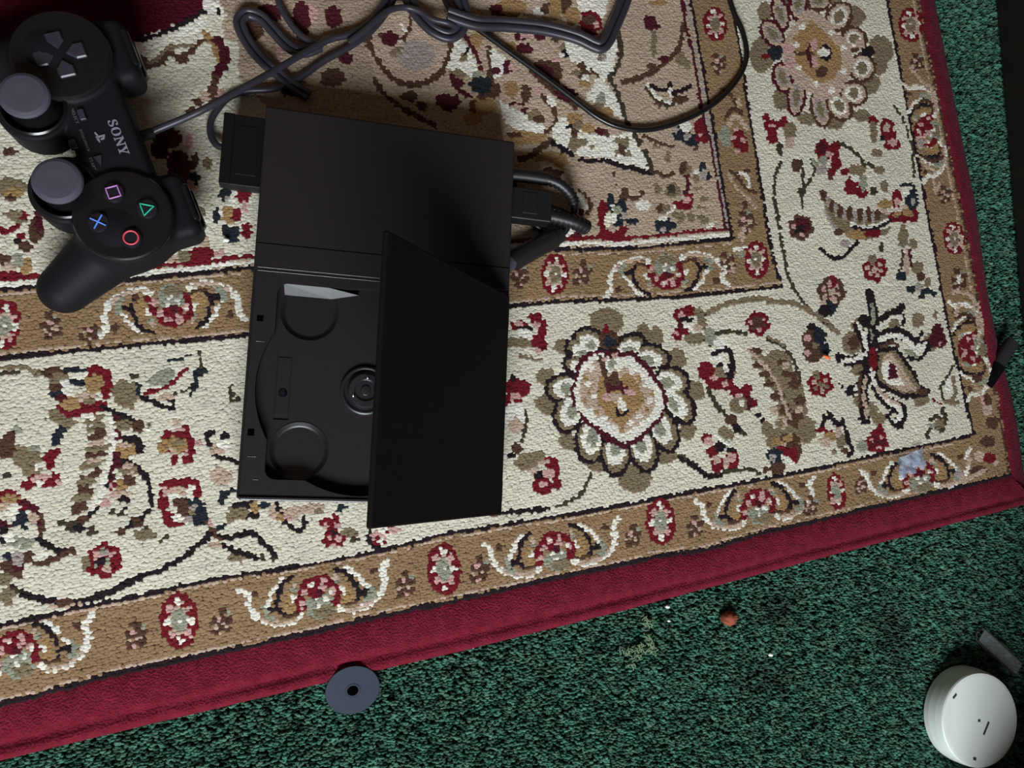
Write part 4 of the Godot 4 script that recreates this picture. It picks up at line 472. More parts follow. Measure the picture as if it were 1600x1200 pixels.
	el(8,496.9,-65.9,2.4,1.9,3); el(6,504,-69.2,2.2,1.7,3); el(2,500.9,-62.6,1.9,1.5,3); el(2,493.6,-61.1,1.6,1.3,3); el(8,497.4,-57.4,1.6,1.3,3); el(10,500.7,-138.7,2.8,2.3,2.9); el(10,505.1,-135.4,2.8,2.3,2.9); el(10,496.9,-133.3,2.8,2.2,2.9); el(10,503.3,-130.4,3.2,2.6,2.9)
	el(10,497.8,-128.1,3.2,2.6,2.9); el(10,501.3,-133.9,3.6,2.9,2.9); el(8,499.4,-134.7,2,1.6,2.9); el(6,505.3,-137.7,1.8,1.4,2.9); el(2,502.7,-132.1,1.6,1.3,2.9); el(2,496.6,-130.7,1.3,1.1,2.9); el(8,499.8,-127.7,1.3,1.1,2.9); el(1,499,-65,4.9,1.7,2.1)
	cv(1,1.9,[505.6,-176.6,509,-170.8,506.5,-159.5,500.6,-152.1,493.9,-148.7,486.4,-148.3,481.5,-144]); cv(2,1.3,[508.1,-173.5,507.3,-163,502.3,-155]); cv(6,1.9,[495.5,-157,501.4,-157.6,503.9,-160.6]); cv(1,1.3,[479.7,-166.9,484.7,-162.7,491.4,-160,494.7,-158.3])
	cv(9,1.3,[479.7,-171.7,483.9,-166.7,492.2,-164.2,498,-164.1,503.1,-166.7]); cv(4,2.5,[492.2,-170.3,498,-169.6,501.4,-172]); cv(10,1,[502.2,-176.2,503.9,-171.6,503.9,-166.8]); el(1,493,-172.8,2.1,1.7,2.8); el(6,487.1,-172.9,2.5,2,2.8); el(1,495.5,-172.1,1.7,1.3,2.8); el(2,484.7,-173.3,2.1,1.7,2.8)
	el(9,498,-160.7,2.6,2,2.9); el(10,485.6,-152.6,2.5,2,2.9); cv(1,1.9,[505.5,-197.3,508.9,-204,506.3,-214.8,500.4,-220.9,493.6,-222.8,486.1,-221.5,481.1,-224.6]); cv(2,1.4,[508.1,-201.1,507.2,-211.4,502.1,-218.4]); cv(6,1.9,[495.3,-214.7,501.2,-215.5,503.8,-213])
	cv(1,1.3,[479.5,-201,484.5,-206.5,491.2,-210.7,494.5,-213.2]); cv(9,1.3,[479.6,-196.2,483.7,-202.2,492,-206.7,497.9,-208.1,503,-206.7]); cv(4,2.5,[492,-200.5,497.9,-202.6,501.3,-201]); cv(10,1,[502.1,-196.9,503.8,-202,503.8,-206.8]); el(1,492.9,-198.2,2.1,1.7,2.8); el(6,487,-196.8,2.5,2,2.8)
	el(1,495.4,-199.6,1.7,1.4,2.8); el(2,484.5,-195.8,2.1,1.7,2.8); el(9,497.9,-211.6,2.6,2,2.8); el(10,485.3,-216.9,2.6,2,2.8); el(6,502.2,-185.9,8.9,7.9,2.4); el(5,505.6,-184.9,5.6,4.2,-1.4); cv(7,2.5,[501.3,-197.5,492.9,-194.4,485.4,-188.7,484.2,-181.7,488.4,-176.8,495.5,-175.5,500.5,-177.4])
	el(7,490.4,-185.2,5.6,4.9,-1.2); el(7,500.5,-196,2.6,2,2.8); el(8,487.1,-186.9,2.5,2,2.8); el(8,491.2,-191.5,2.6,2,2.8); el(8,490,-182.1,2.5,2,2.8); el(8,493.4,-177.3,2.6,2,2.8); el(8,498.8,-195.8,2.6,2,2.8); el(8,485.9,-180.2,2.5,2,2.8); el(1,487.1,-186.9,1.5,1.2,2.8); el(1,493.8,-177.4,1.5,1.2,2.8)
	el(1,497.1,-187.4,1.7,1.4,2.8); el(1,498,-182,1.7,1.4,2.8); el(1,501.3,-186.5,1.7,1.4,2.8); el(12,493.8,-184.2,2.6,2,2.8); cv(1,1.9,[508.4,1.2,511.8,7,509.3,17.7,503.5,24.5,496.9,27.2,489.6,27.1,484.7,30.8]); cv(2,1.3,[510.9,4.4,510.1,14.4,505.2,21.8]); cv(6,1.9,[498.5,19.3,504.3,19.2,506.8,16.5])
	cv(1,1.3,[483,8.5,487.9,13,494.4,16.1,497.7,18]); cv(9,1.3,[482.9,3.9,487,9.1,495.2,12.1,501,12.6,506,10.5]); cv(4,2.4,[495.2,6.2,501,7.4,504.3,5.3]); cv(10,0.9,[505.1,1.3,506.8,5.9,506.8,10.5]); el(1,496,3.9,2.1,1.6,3.1); el(6,490.3,3.4,2.5,2,3.1); el(1,498.5,4.8,1.7,1.3,3.1)
	el(2,487.8,2.8,2,1.6,3.1); el(9,501,15.9,2.5,2,3.1); el(10,488.7,22.8,2.4,2,3.1); cv(1,1.9,[508.4,-18.8,511.7,-25,509.2,-35.6,503.3,-42,496.7,-44.3,489.3,-43.6,484.3,-47]); cv(2,1.3,[510.9,-22.3,510,-32.3,505,-39.4]); cv(6,1.9,[498.4,-36.4,504.2,-36.7,506.7,-34.1])
	cv(1,1.3,[482.8,-24.4,487.7,-29.2,494.2,-32.9,497.5,-35]); cv(9,1.3,[482.8,-19.8,486.9,-25.2,495.1,-28.9,500.9,-29.8,505.9,-28.1]); cv(4,2.4,[495.1,-22.9,500.9,-24.5,504.2,-22.7]); cv(10,0.9,[505.1,-18.7,506.7,-23.4,506.7,-28.1]); el(1,495.9,-20.6,2.1,1.7,3); el(6,490.2,-19.7,2.5,2,3)
	el(1,498.4,-21.7,1.7,1.3,3); el(2,487.7,-19,2.1,1.7,3); el(9,500.9,-33.2,2.5,2,3); el(10,488.5,-39.2,2.5,2,3); el(6,505.1,-8,8.4,7.9,2.8); el(5,508.4,-6.8,5.3,4.2,-1.5); cv(7,2.4,[504.2,-19.3,496,-17,488.6,-12.1,487.4,-5.4,491.5,-0.3,498.5,1.5,503.4,0]); el(7,493.5,-8.3,5.3,4.9,-1.4)
	el(7,503.4,-18,2.5,2,3); el(8,490.2,-10.1,2.5,2,3); el(8,494.3,-14.3,2.5,2,3); el(8,493.1,-5.3,2.5,2,3); el(8,496.4,-0.4,2.5,2,3.1); el(8,501.7,-17.9,2.5,2,3); el(8,489,-3.8,2.5,2,3.1); el(1,490.2,-10.1,1.4,1.2,3); el(1,496.8,-0.5,1.4,1.2,3.1); el(1,500.1,-9.8,1.7,1.3,3); el(1,500.9,-4.6,1.7,1.3,3.1)
	el(1,504.2,-8.7,1.7,1.3,3); el(12,496.8,-7.1,2.5,2,3); el(7,493.9,-188,7.3,6,2.6); el(8,490.4,-191.8,2.6,2,2.8); el(8,496.3,-184.7,2.6,2,2.8); el(8,491.9,-181.7,2.6,2,2.8); el(8,487.8,-185.6,2.6,2,2.8); el(15,487,-176.7,4.4,3.1,3); el(7,495.1,-13.5,6.8,6,2.2); el(7,495.5,-1.7,5.7,4.9,2.9)
	el(8,496.3,-15.9,2.5,2,3); el(8,499.1,-8.9,2.5,2,3); el(8,491,-6.8,2.5,2,3); el(8,497.7,-0.4,2.5,2,3.1); cv(2,1.5,[490.9,-238.7,498.5,-227.8,508.1,-219.5,510.1,-206]); cv(10,1.5,[487.2,-205.2,498.1,-211.8,505.4,-207.8]); cv(2,1.4,[482.4,-164.8,488.7,-156.6,495.2,-152])
	cv(10,1.7,[485.7,-165.7,494.8,-161.5,505.4,-163.6]); cv(2,1.4,[498.1,-142.9,491.4,-135.4,492.5,-145.8]); cv(2,1.7,[490.4,-55,505.2,-50.9,512.1,-39.9,511.7,-19.2]); cv(10,1.7,[488.8,-34.6,498.6,-36.2,506.6,-30.1]); el(2,491.2,-39.5,5.5,2.3,2.2); cv(2,1.4,[491.8,19.2,497.7,26.1,499.3,40.5])
	el(10,497.2,14.9,5,3,-3.1); el(8,498.6,32.8,3.1,2.4,2); el(10,504.1,33.6,5.1,3.7,1.9); ln(2,0.9,[506.2,-9.6,508.4,-40.3,508.7,-76.6,509,-118.5,507.8,-182.1,506.8,-219.5,505.8,-257.2,506.1,-295.2,505.6,-355.5]); el(5,196.5,-63.3,12.7,9.7,-3.1); el(5,162.6,-50.4,6.3,5.2,-3.1)
	el(5,147.2,-31.4,6.7,6,3.1); el(5,145.1,-12.7,8.3,6.1,-2.5); el(5,155.7,13.7,7,5.2,-2.4); el(5,171.4,29.1,9.8,6.1,-2.5); el(5,198.9,45.6,12.1,9.5,-3); el(5,223.6,33.8,9.1,5.2,-3.1); el(5,243.5,18.9,7.1,6.3,1.9); el(5,253.4,-7.7,8.4,7.2,3.1); el(5,244.3,-31.6,7.9,7.2,3); el(5,231,-48.1,7.3,6.7,2.1)
	el(5,222.4,-54.6,5.4,4.8,2); el(9,173.5,-46.9,10.8,8,-2.8); el(9,171.7,-36.1,11.8,8.3,-2.9); el(9,157.2,-22.7,12.6,9.8,2.9); el(9,158.4,-5.3,14.6,10.7,2); el(9,170.8,16,15.4,10.9,1.7); el(9,188.3,25.2,17.2,12,1.8); el(9,208.1,26.1,17.4,11.8,1.4); el(9,225.8,16.3,16.8,11.5,1.3)
	el(9,241.3,1.1,15.3,10.7,1.1); el(9,238.6,-16.4,14.3,11,-2.7); el(9,226.3,-35.6,14.2,9.1,-2.8); el(9,210.9,-44.6,13.4,8.8,2.8); el(9,181.5,-52.6,11.8,8.9,-2.9); el(9,195.9,-48.7,18.7,6.2,-3); el(5,173.5,-46.9,8.1,5.3,-2.7); el(1,174.8,-44.7,7,4.9,-2.7); el(6,175.6,-43.3,3.6,2.8,-2.8)
	el(5,171.7,-36.1,9.1,5.7,-2.9); el(1,173.1,-34.6,7.8,5.1,-2.9); el(6,174,-33.6,4,3,-2.9); el(5,157.2,-22.7,9.9,7.3,2.9); el(1,159.3,-22.1,8.5,6.3,2.9); el(6,160.8,-21.6,4.3,3.7,3); el(5,158.4,-5.3,12.1,8,1.9); el(1,160.5,-5.6,10.1,7,2); el(6,161.9,-5.9,5.8,3.6,1.9); el(5,170.8,16,12.8,8.2,1.6)
	el(1,172.2,14.4,10.7,7.1,1.7); el(6,173.1,13.3,6.2,3.6,1.6); el(5,188.3,25.2,14.6,9.2,1.8); el(1,188.7,23,12.1,7.9,1.8); el(6,188.9,21.6,7,4.1,1.8); el(5,208.1,26.1,14.8,9,1.4); el(1,207.3,23.8,12.2,7.7,1.4); el(6,206.7,22.3,7,4,1.5); el(5,225.8,16.3,14.1,8.6,1.3); el(1,223.9,14.7,11.7,7.5,1.3)
	el(6,222.6,13.5,6.7,3.8,1.4); el(5,241.3,1.1,12.6,7.8,1.1); el(1,238.4,0.3,10.5,6.8,1.1); el(6,236.5,-0.2,6,3.5,1.2); el(5,238.6,-16.4,11.4,8.3,-2.7); el(1,235.9,-16.1,9.6,7.2,-2.7); el(6,234,-15.9,4.9,4.1,-2.8); el(5,226.3,-35.6,11.4,6.4,-2.8); el(1,224.3,-34.1,9.6,5.7,-2.8)
	el(6,223,-33.1,4.9,3.3,-2.8); el(5,210.9,-44.6,10.5,6.2,2.8); el(1,209.9,-42.6,8.9,5.5,2.8); el(6,209.2,-41.3,4.6,3.2,2.8); el(5,181.5,-52.6,9.1,6.2,-2.8); el(1,182.2,-50.1,7.8,5.6,-2.8); el(6,182.7,-48.4,4,3.2,-2.9); el(10,196.2,-50.8,7.6,7,2.9); el(7,195.7,-58.9,4.4,1.9,1.8)
	el(11,196.3,-48.6,4.7,4,3.1); pg(12,[172.5,-40.4,182.4,-44.5,212.7,-40.8,224.8,-27.2,233.2,-5.9,225.7,8.7,206.5,21.4,194.2,23.9,183.5,17.9,167.9,0.4,161.5,-15.7])
	pg(1,[172.7,-33.8,180.5,-41.2,189.2,-42.8,195.4,-37.6,209.8,-38.1,219.1,-27.9,227.9,-12,229.6,0.4,222.4,8.3,208.4,16.4,196.2,20.7,186.5,14,174.3,3.5,165.4,-6.4,164.7,-18.7])
	pg(2,[173.8,-29.3,181.6,-36.6,188.5,-38.4,191.2,-27,203.8,-31.2,214.5,-24,221.9,-11,223.2,-1.9,216.6,5.2,206.2,9.9,197.4,13.9,190,7.5,178.2,-0.3,170.5,-9.2,169.3,-18.9]); el(1,180.5,-32.8,2.3,2.2,3); el(1,175.5,-22.5,2.3,2.2,3); el(1,179.5,-13.2,2.3,2.2,3); el(1,175.8,-5,2.3,2.2,3.1)
	el(1,183.8,2.7,2.3,2.2,3.1); el(1,218.1,-16.9,2.4,2.2,3); el(1,218.5,-5.7,2.4,2.2,3.1); el(1,209.6,4.2,2.4,2.2,3.1); el(1,201.8,7.5,2.4,2.2,3.1); el(1,210.2,-26.8,2.4,2.2,3); el(4,174.8,-27,1.8,1.7,3); el(4,176.4,-17.1,1.8,1.7,3); el(4,171.9,-12.1,1.8,1.7,3); el(4,180,-2.2,1.8,1.7,3.1)
	el(4,214,-21,1.9,1.8,3); el(4,221.7,-9.7,1.9,1.8,3); el(4,216,0.7,1.9,1.8,3.1); el(4,194,11.6,1.9,1.7,3.1); pg(4,[183.2,-21.5,189.6,-31.7,195.6,-19.8,205.5,-27.4,213.4,-17.5,215,-4.8,202.2,5.4,195.2,10.1,186.4,0.9,181,-8.6]); cv(10,1.8,[187.7,-39.4,189.6,-31.7,189.2,-20.7])
	el(1,192.6,-32.6,2.3,2.2,3); el(1,199.4,-30.9,2.4,2.2,3); el(8,191.2,-38.1,2.3,2.2,2.9); el(8,198.9,-38.9,2.4,2.2,2.9); el(6,195.8,-34.4,2.8,2.6,3); pg(12,[190.1,-20.6,195.3,-28.7,198.8,-27.4,201.5,-18.2,208.1,-14.6,205,-10.6,196.3,-15.3,188.2,-14.7,187.4,-18.3]); el(10,195.8,-23.4,4.8,4.2,1.9)
	el(8,188.2,-12,3.2,2.6,-3.1); el(8,204.9,-12.8,4.6,2.2,-2.7); el(2,195.5,-11,3.7,3.5,3); el(1,197.9,-5.4,5.2,2.8,1.5); cv(9,0.9,[193.6,-2.5,196.5,2.3,201,-1.4]); el(5,356.7,-252.5,16.2,10.4,2.1); el(5,365.4,-285.5,8.6,6.4,2); el(5,389.5,-297.9,8.3,6,2.9); el(5,445.6,-281.7,11.2,8.2,2.9)
	el(5,466,-255.1,11.9,10.8,-3.1); el(5,461.3,-241.9,9.4,7.7,2.4); el(5,450,-226.4,9.2,7.7,2.4); el(5,366.2,-216,8.3,7.6,2.4); el(5,385.7,-200.1,8,5,3.1); el(5,409.8,-196.6,8.3,6,3); el(5,436,-200.8,8.4,5.1,3.1); el(5,422,-297.5,17.8,6.3,3.1); el(12,378.8,-284.4,14,8.7,1.6)
	el(12,368.7,-268.1,12.6,10.1,1); el(12,370.8,-233.5,12.9,9.7,1.6); el(12,379.6,-218.1,16.8,8.7,1.9); el(10,399.2,-207.3,14.9,9.4,1.5); el(10,416.5,-209.2,13,12,0.7); el(10,432.2,-219,13.6,10.9,3); el(10,444.4,-239.6,14.4,11.5,2.7); el(10,441.6,-263.3,13.2,10.5,2.9); el(10,431.8,-281.8,15.9,10.8,2.5)
	el(12,396.4,-292.2,15,8.9,1.9); el(10,415.6,-294.9,12.2,9.1,2.8); el(2,378.8,-284.4,11.5,5.8,1.5); el(15,378.8,-284.4,8.6,4.6,1.5); el(5,378.8,-284.4,6,2.7,1.5); el(2,368.7,-268.1,10.1,7.1,1); el(15,368.7,-268.1,7.7,5.6,1); el(5,368.7,-268.1,5.3,3.2,1); el(2,370.8,-233.5,10.4,6.9,1.6)
	el(15,370.8,-233.5,7.8,5.4,1.6); el(5,370.8,-233.5,5.4,3.1,1.5); el(2,379.6,-218.1,14.2,6,1.9); el(15,379.6,-218.1,10.6,4.7,1.9); el(5,379.6,-218.1,7.3,2.8,1.9); el(2,399.2,-207.3,12.4,6.5,1.5); el(15,399.2,-207.3,9.3,5.1,1.5); el(5,399.2,-207.3,6.5,3,1.5); el(2,416.5,-209.2,10.4,9.1,0.9)
	el(1,416.5,-209.2,7.9,6.9,0.9); el(5,416.5,-209.2,5.5,4.1,1); el(2,432.2,-219,10.6,8.4,3); el(1,432.2,-219,8.1,6.4,3); el(5,432.2,-219,5.1,4.1,2.6); el(2,444.4,-239.6,11.3,9,2.7); el(1,444.4,-239.6,8.6,6.9,2.7); el(5,444.4,-239.6,5.4,4.4,2.3); el(2,441.6,-263.3,10.1,8,3); el(1,441.6,-263.3,7.7,6.1,3)
	el(5,441.6,-263.3,4.9,3.9,2.6); el(2,431.8,-281.8,12.8,8.2,2.4); el(1,431.8,-281.8,9.7,6.3,2.4); el(5,431.8,-281.8,6.7,3.7,2.4); el(2,396.4,-292.2,12.3,6.2,1.8); el(15,396.4,-292.2,9.2,4.9,1.9); el(5,396.4,-292.2,6.4,2.8,1.8); el(2,415.6,-294.9,9.1,6.6,2.9); el(15,415.6,-294.9,7,5.1,2.9)
	el(5,415.6,-294.9,4.2,3.4,2.6); pg(2,[373.2,-256.3,382.5,-269,403.8,-288.6,416.1,-283.4,427.6,-267.6,438.5,-257,437.7,-245,428.5,-229.5,417.2,-217.9,404.8,-214.7,390.1,-221.8,379.7,-232.3,374.6,-241])
	pg(4,[386,-263.8,405.3,-279.2,415.1,-269.8,425.6,-258.2,427.6,-245.2,417,-231.4,401.7,-227.6,389.4,-238.2,385.3,-245.9]); el(1,396.7,-274.1,3,2.4,2.7); el(1,387.9,-258.7,3,2.4,2.7); el(1,421.9,-268.7,3.1,2.5,2.7); el(1,429.8,-255.6,3.1,2.5,2.7); el(1,427.2,-237.4,3.1,2.5,2.7)
	el(1,412.2,-222.2,3,2.5,2.7); el(1,398.8,-227.7,3,2.5,2.7); el(1,387.1,-240.8,3,2.4,2.7); el(8,381.6,-256.2,5.3,4,2.9); el(8,380.2,-246,5.2,4,2.9); el(15,378,-246.6,2.4,1.9,2.7); el(10,393.9,-251.9,9.2,1.5,-3.1); cv(12,1.6,[401.6,-261.1,396.8,-251.9,398.9,-242.1]); el(8,404.2,-259.5,5.6,2.7,2.1)
	el(8,401.9,-245.6,4.5,3,1.4); el(9,413.3,-252.7,7.1,5.5,2.1); el(1,411.5,-252.7,5.7,3.7,-3.1); el(10,406.5,-236.8,5.9,4.1,3); el(11,367.9,-252.8,7.1,5.8,2.7); el(7,359.1,-250.5,4.5,2.5,3.1); el(9,452.6,-252.6,6.8,4.7,3); el(5,465.6,-253.5,6.2,4.2,3); el(2,446.7,-259,5.1,4,2.7)
	el(5,428.8,-38.7,8.9,5.8,1.1); el(5,399.7,-39.4,8.1,4.8,3); el(5,389.3,-25.9,9.3,8.4,2.7); el(5,389.7,-6.4,6,5.4,2.3); el(5,452.2,-36.1,6.3,5.6,2.4); el(5,460.1,-17.6,7.5,6.7,2.6); el(5,395.4,25.9,6.8,4.8,-3.1); el(5,401.1,34,5.9,5.5,2.4); el(5,441.4,25,7.1,4.9,-3.1); el(5,387.4,17.6,5.6,3.8,-3.1)
	cv(9,4.2,[412.9,-60.3,413.1,-45.3,406.7,-26.3,405.8,-11.7]); cv(6,1.6,[412.8,-57.3,413.1,-45.3,408.9,-31,407.9,-21.3]); cv(9,3.5,[411.7,-33.1,423.5,-41.7,433,-44.2,439.7,-47.5]); cv(1,1.6,[414.3,-34.3,424.7,-39.1,433.5,-41.2,437.5,-37.7]); el(9,438.3,-46.7,4.1,3,3.1)
	cv(9,1.1,[439.1,-45.1,438.7,-35.1,430.4,-32.5]); cv(9,4.6,[411.8,-23.3,423.5,-28.3,436.3,-26.9,447.7,-16.5,456.6,-15.5]); cv(1,2.2,[414.7,-25.4,426.2,-27,437.4,-23.7,445.4,-14.3,455.6,-16.6]); el(1,449,-13.9,7.1,4,-3.1); el(6,440.6,-11.4,6.6,2.7,-2.6); cv(9,1.1,[436.8,-29.3,447.1,-21.6,453.5,-25.9])
	cv(9,1.4,[456.6,-15.5,448.5,-6.4,437,-8.8]); cv(10,1.6,[414.5,-19.5,425,-21.7,430.3,-18.6]); cv(9,4,[404.1,-41.4,397.5,-37.2,399.9,-27.1,402.2,-16.1]); cv(1,1.9,[398,-39.6,400.4,-29.5,401.7,-19.5]); el(10,391,-25.7,5.9,5,2); cv(9,3.6,[375.9,-16.3,385.2,-11.8,400.2,-14.8])
	cv(1,1.8,[378.6,-13.1,388.2,-12.9,400.5,-16.3]); el(9,379.3,-16.4,3.3,1.9,-3.1); cv(9,3.6,[400.8,-9.9,394.9,1.6,386.7,7.8,379.4,10.2]); cv(1,1.8,[399.4,-8.6,392.5,2.2,384.2,8.9]); cv(9,1,[372.9,3.5,376.1,9.7,382.6,13.5]); cv(9,4.2,[403.1,-9.6,392.8,6.2,389.8,25.1,388.3,32.1])
	cv(2,1.8,[396,1.7,390.7,15.6,392,25.4,390.3,31]); cv(10,1.3,[392.6,-3.6,388.4,10.4,386.4,22.2]); cv(9,1.3,[384.4,31.6,391.1,35]); cv(9,4.5,[405.3,-9.3,402.2,5,409.8,20.6,422.5,29.7,417.3,39.7]); cv(1,2.4,[403.2,-4.7,402.8,7.5,411.5,20.9,421.3,29.6,415.8,38.5]); cv(2,1.3,[403.4,10,413,19.6,420.5,25.5])
	cv(9,1.3,[415.6,28.8,408.9,32.7,414.3,40.3,422,37]); pg(9,[410.8,-18.4,427.4,-18.9,438.6,-2.7,444.1,12.9,451.8,18.9,446.4,24.2,424.4,21.2,411.4,13.5,403.9,2.7]); pg(5,[411.2,-15,425.6,-16.2,434.3,-2.2,441.6,13.6,446.3,19.2,426.2,18.4,414.7,12,406.3,2.1])
	pg(2,[414.3,-13.1,423.9,-13.9,429.7,-2.8,437.1,12,441.8,17.6,426.6,16.5,417.6,9.4,410,1.1]); el(7,405.8,-11.7,8.8,4,1.8); pg(1,[410.5,-6.2,419.3,-9,424.2,-4.5,425.5,5.6,431.3,11.3,423.5,11.7,415.3,9.1,411.6,4.7]); pg(12,[419,-7.6,424,-3.5,424,4.4,414.7,6.6,417.4,-0.4]); el(10,444,18.9,5.9,2.5,-3)
	el(9,413.8,-59.2,2.9,2.4,3); el(9,413.2,-56.3,2.9,2.4,3); cv(14,1.3,[345.5,-140,344.9,-120.5,344.4,-96.2,346,-76.7,353.4,-61.4,364.6,-48.2,369.1,-42.8]); cv(5,2,[273.4,-60.4,289.8,-65.7,313.9,-67.4,324.3,-65.9]); cv(5,2.1,[324,-64.5,342.4,-61.6,357.4,-53.8,368.5,-45.3,378.6,-34.5])
	cv(14,1,[273.4,-60.4,269,-56.2,271.3,-46.7,271.2,-35.2]); cv(14,1.4,[235.5,35.6,246.2,44.5,254.8,52.1,275,52.2,287.7,53.4,292.6,57.4]); cv(9,1.4,[233.8,36.7,243.8,44.1,253.6,53.3,264.7,53.3]); cv(14,1.1,[169,35.1,164.5,43,157.3,50.3,147.9,52.9,140.9,54.7])
	cv(9,1.5,[97.6,52.5,110.5,52.7,123.3,54.1,136.5,54.3]); el(10,97.8,51.7,4.2,2,-3); cv(14,1.5,[269.3,-41.4,274.1,-45.5,288.6,-45.7,301.2,-43.3]); cv(14,1.5,[318.5,-36.6,329.1,-30.6,336.8,-20.2,339.3,-5.6,338.4,-1]); cv(5,1.3,[320.3,-37.8,330.9,-31.3])
	cv(14,1.7,[264.4,-7.1,268,3.4,274.9,12.6,281,21.3,287.4,28.2]); el(10,278.3,16.3,4.2,4,2.4); el(9,281.7,22.8,4.3,2.9,-2.4); el(10,386.5,-63.7,5.8,4.9,3); el(10,380.2,-59.6,5.7,4.9,3); el(10,373.3,-62,5.7,4.8,3); el(10,372.6,-68.5,5.7,4.8,2.9); el(10,378.9,-72.6,5.7,4.9,2.9)
	el(10,385.9,-70.2,5.8,4.9,2.9); el(10,379.6,-66.1,7.5,6.3,2.9); el(2,385.8,-63.9,2.5,2.1,3); el(8,380.1,-60.3,2.5,2.1,3); el(2,374,-62.5,2.5,2.1,3); el(8,373.4,-68.2,2.5,2.1,2.9); el(2,379,-71.9,2.5,2.1,2.9); el(8,385.2,-69.7,2.5,2.1,2.9); el(2,379.6,-66.1,3.2,2.7,2.9); el(11,374.3,-54.4,7.8,6.2,3.1)
	el(9,371,-52.3,5.1,4.3,3); el(2,380.8,-58.6,2.3,1.9,3); el(2,370.7,-58.7,2.2,1.9,3); el(7,382.2,-73.2,5,3.9,2); el(8,379,-71.5,3,2.2,1.9); el(7,428,-77.3,5.2,4.3,2.9); el(7,422.3,-73.6,5.2,4.3,2.9); el(7,416,-75.8,5.1,4.3,2.9); el(7,415.5,-81.5,5.1,4.3,2.9); el(7,421.2,-85.1,5.2,4.3,2.9)
	el(7,427.4,-83.1,5.2,4.3,2.9); el(7,421.7,-79.4,6.7,5.6,2.9); el(2,427.3,-77.5,2.3,1.9,2.9); el(2,422.2,-74.3,2.2,1.9,2.9); el(2,416.7,-76.2,2.2,1.9,2.9); el(2,416.2,-81.3,2.2,1.9,2.9); el(2,421.2,-84.5,2.2,1.9,2.9); el(2,426.8,-82.6,2.3,1.9,2.9); el(2,421.7,-79.4,2.9,2.4,2.9)
	el(5,421.6,-86.9,4.3,3.8,2.5); el(7,318.3,-47.1,4.4,3.8,3); el(7,313.5,-43.9,4.4,3.8,3); el(7,308.1,-45.9,4.4,3.8,3); el(7,307.6,-51,4.4,3.8,3); el(7,312.4,-54.2,4.4,3.8,2.9); el(7,317.8,-52.2,4.4,3.9,3); el(7,312.9,-49,5.7,5,3); el(10,317.7,-47.3,1.9,1.7,3); el(8,313.4,-44.5,1.9,1.7,3)
	el(10,308.7,-46.2,1.9,1.7,3); el(8,308.2,-50.8,1.9,1.7,3); el(10,312.5,-53.6,1.9,1.7,3); el(8,317.2,-51.9,1.9,1.7,3); el(10,312.9,-49,2.5,2.2,3); el(10,313.1,-50,5.3,3.7,-3.1); el(7,361.9,3.5,4.8,4.1,3.1); el(7,356.6,6.8,4.8,4.1,3.1); el(7,350.7,4.6,4.8,4.1,3.1); el(7,350.2,-0.9,4.8,4.1,3.1)
	el(7,355.5,-4.2,4.8,4.1,3.1); el(7,361.3,-2,4.8,4.1,3.1); el(7,356,1.3,6.3,5.4,3.1); el(5,361.2,3.3,2.1,1.8,3.1); el(2,356.5,6.2,2.1,1.8,3.1); el(5,351.3,4.2,2.1,1.8,3.1); el(2,350.8,-0.7,2.1,1.8,3.1); el(5,355.5,-3.6,2.1,1.8,3.1); el(2,360.7,-1.6,2.1,1.8,3.1); el(5,356,1.3,2.7,2.3,3.1)
	el(5,354.2,-6.1,3.8,2.8,-3.1); el(10,368.9,-114.7,5,4.2,2.9); el(10,363.5,-111,4.9,4.2,2.9); el(10,357.6,-113,4.9,4.2,2.9); el(10,357,-118.6,4.9,4.2,2.9); el(10,362.4,-122.3,4.9,4.2,2.8); el(10,368.4,-120.3,5,4.2,2.9); el(10,363,-116.6,6.4,5.5,2.9); el(9,368.3,-114.9,2.2,1.8,2.9)
	el(8,363.5,-111.6,2.1,1.8,2.9); el(9,358.2,-113.4,2.1,1.8,2.9); el(8,357.7,-118.4,2.1,1.8,2.9); el(9,362.5,-121.7,2.1,1.8,2.9); el(8,367.8,-119.9,2.2,1.8,2.9); el(9,363,-116.6,2.8,2.4,2.9); el(12,364.9,-118,6.8,5.7,2.9); el(9,362.8,-115.7,3.4,2.9,2.9); el(12,472.3,-17.6,3.7,3,3)
	el(12,468.2,-15.2,3.6,3,3); el(12,463.8,-16.8,3.6,3,3); el(12,463.4,-20.8,3.6,3,3); el(12,467.5,-23.2,3.7,3,3); el(12,471.9,-21.6,3.7,3,3); el(12,467.8,-19.2,4.8,3.9,3); el(12,471.8,-17.8,1.6,1.3,3); el(8,468.2,-15.7,1.6,1.3,3); el(12,464.2,-17.1,1.6,1.3,3); el(8,463.9,-20.6,1.6,1.3,3)
	el(12,467.5,-22.7,1.6,1.3,3); el(8,471.4,-21.3,1.6,1.3,3); el(12,467.8,-19.2,2.1,1.7,3); el(12,468.6,-25.2,7.1,5.3,1.9); el(5,469.7,-38.2,5.1,1.8,1.8); el(7,401.3,52.2,4.4,3.7,3.1); el(7,396.4,55.1,4.4,3.7,-3.1); el(7,391,52.9,4.4,3.7,-3.1); el(7,390.5,48,4.4,3.7,3.1); el(7,395.4,45.1,4.4,3.7,3.1)
	el(7,400.8,47.3,4.4,3.7,3.1); el(7,395.9,50.1,5.8,4.8,3.1); el(12,400.7,52,1.9,1.6,3.1); el(8,396.3,54.5,1.9,1.6,-3.1); el(12,391.5,52.6,1.9,1.6,-3.1); el(8,391.1,48.2,1.9,1.6,3.1); el(12,395.4,45.7,1.9,1.6,3.1); el(8,400.2,47.6,1.9,1.6,3.1); el(12,395.9,50.1,2.5,2.1,3.1); el(7,399.4,42,4.8,3.4,1.9)
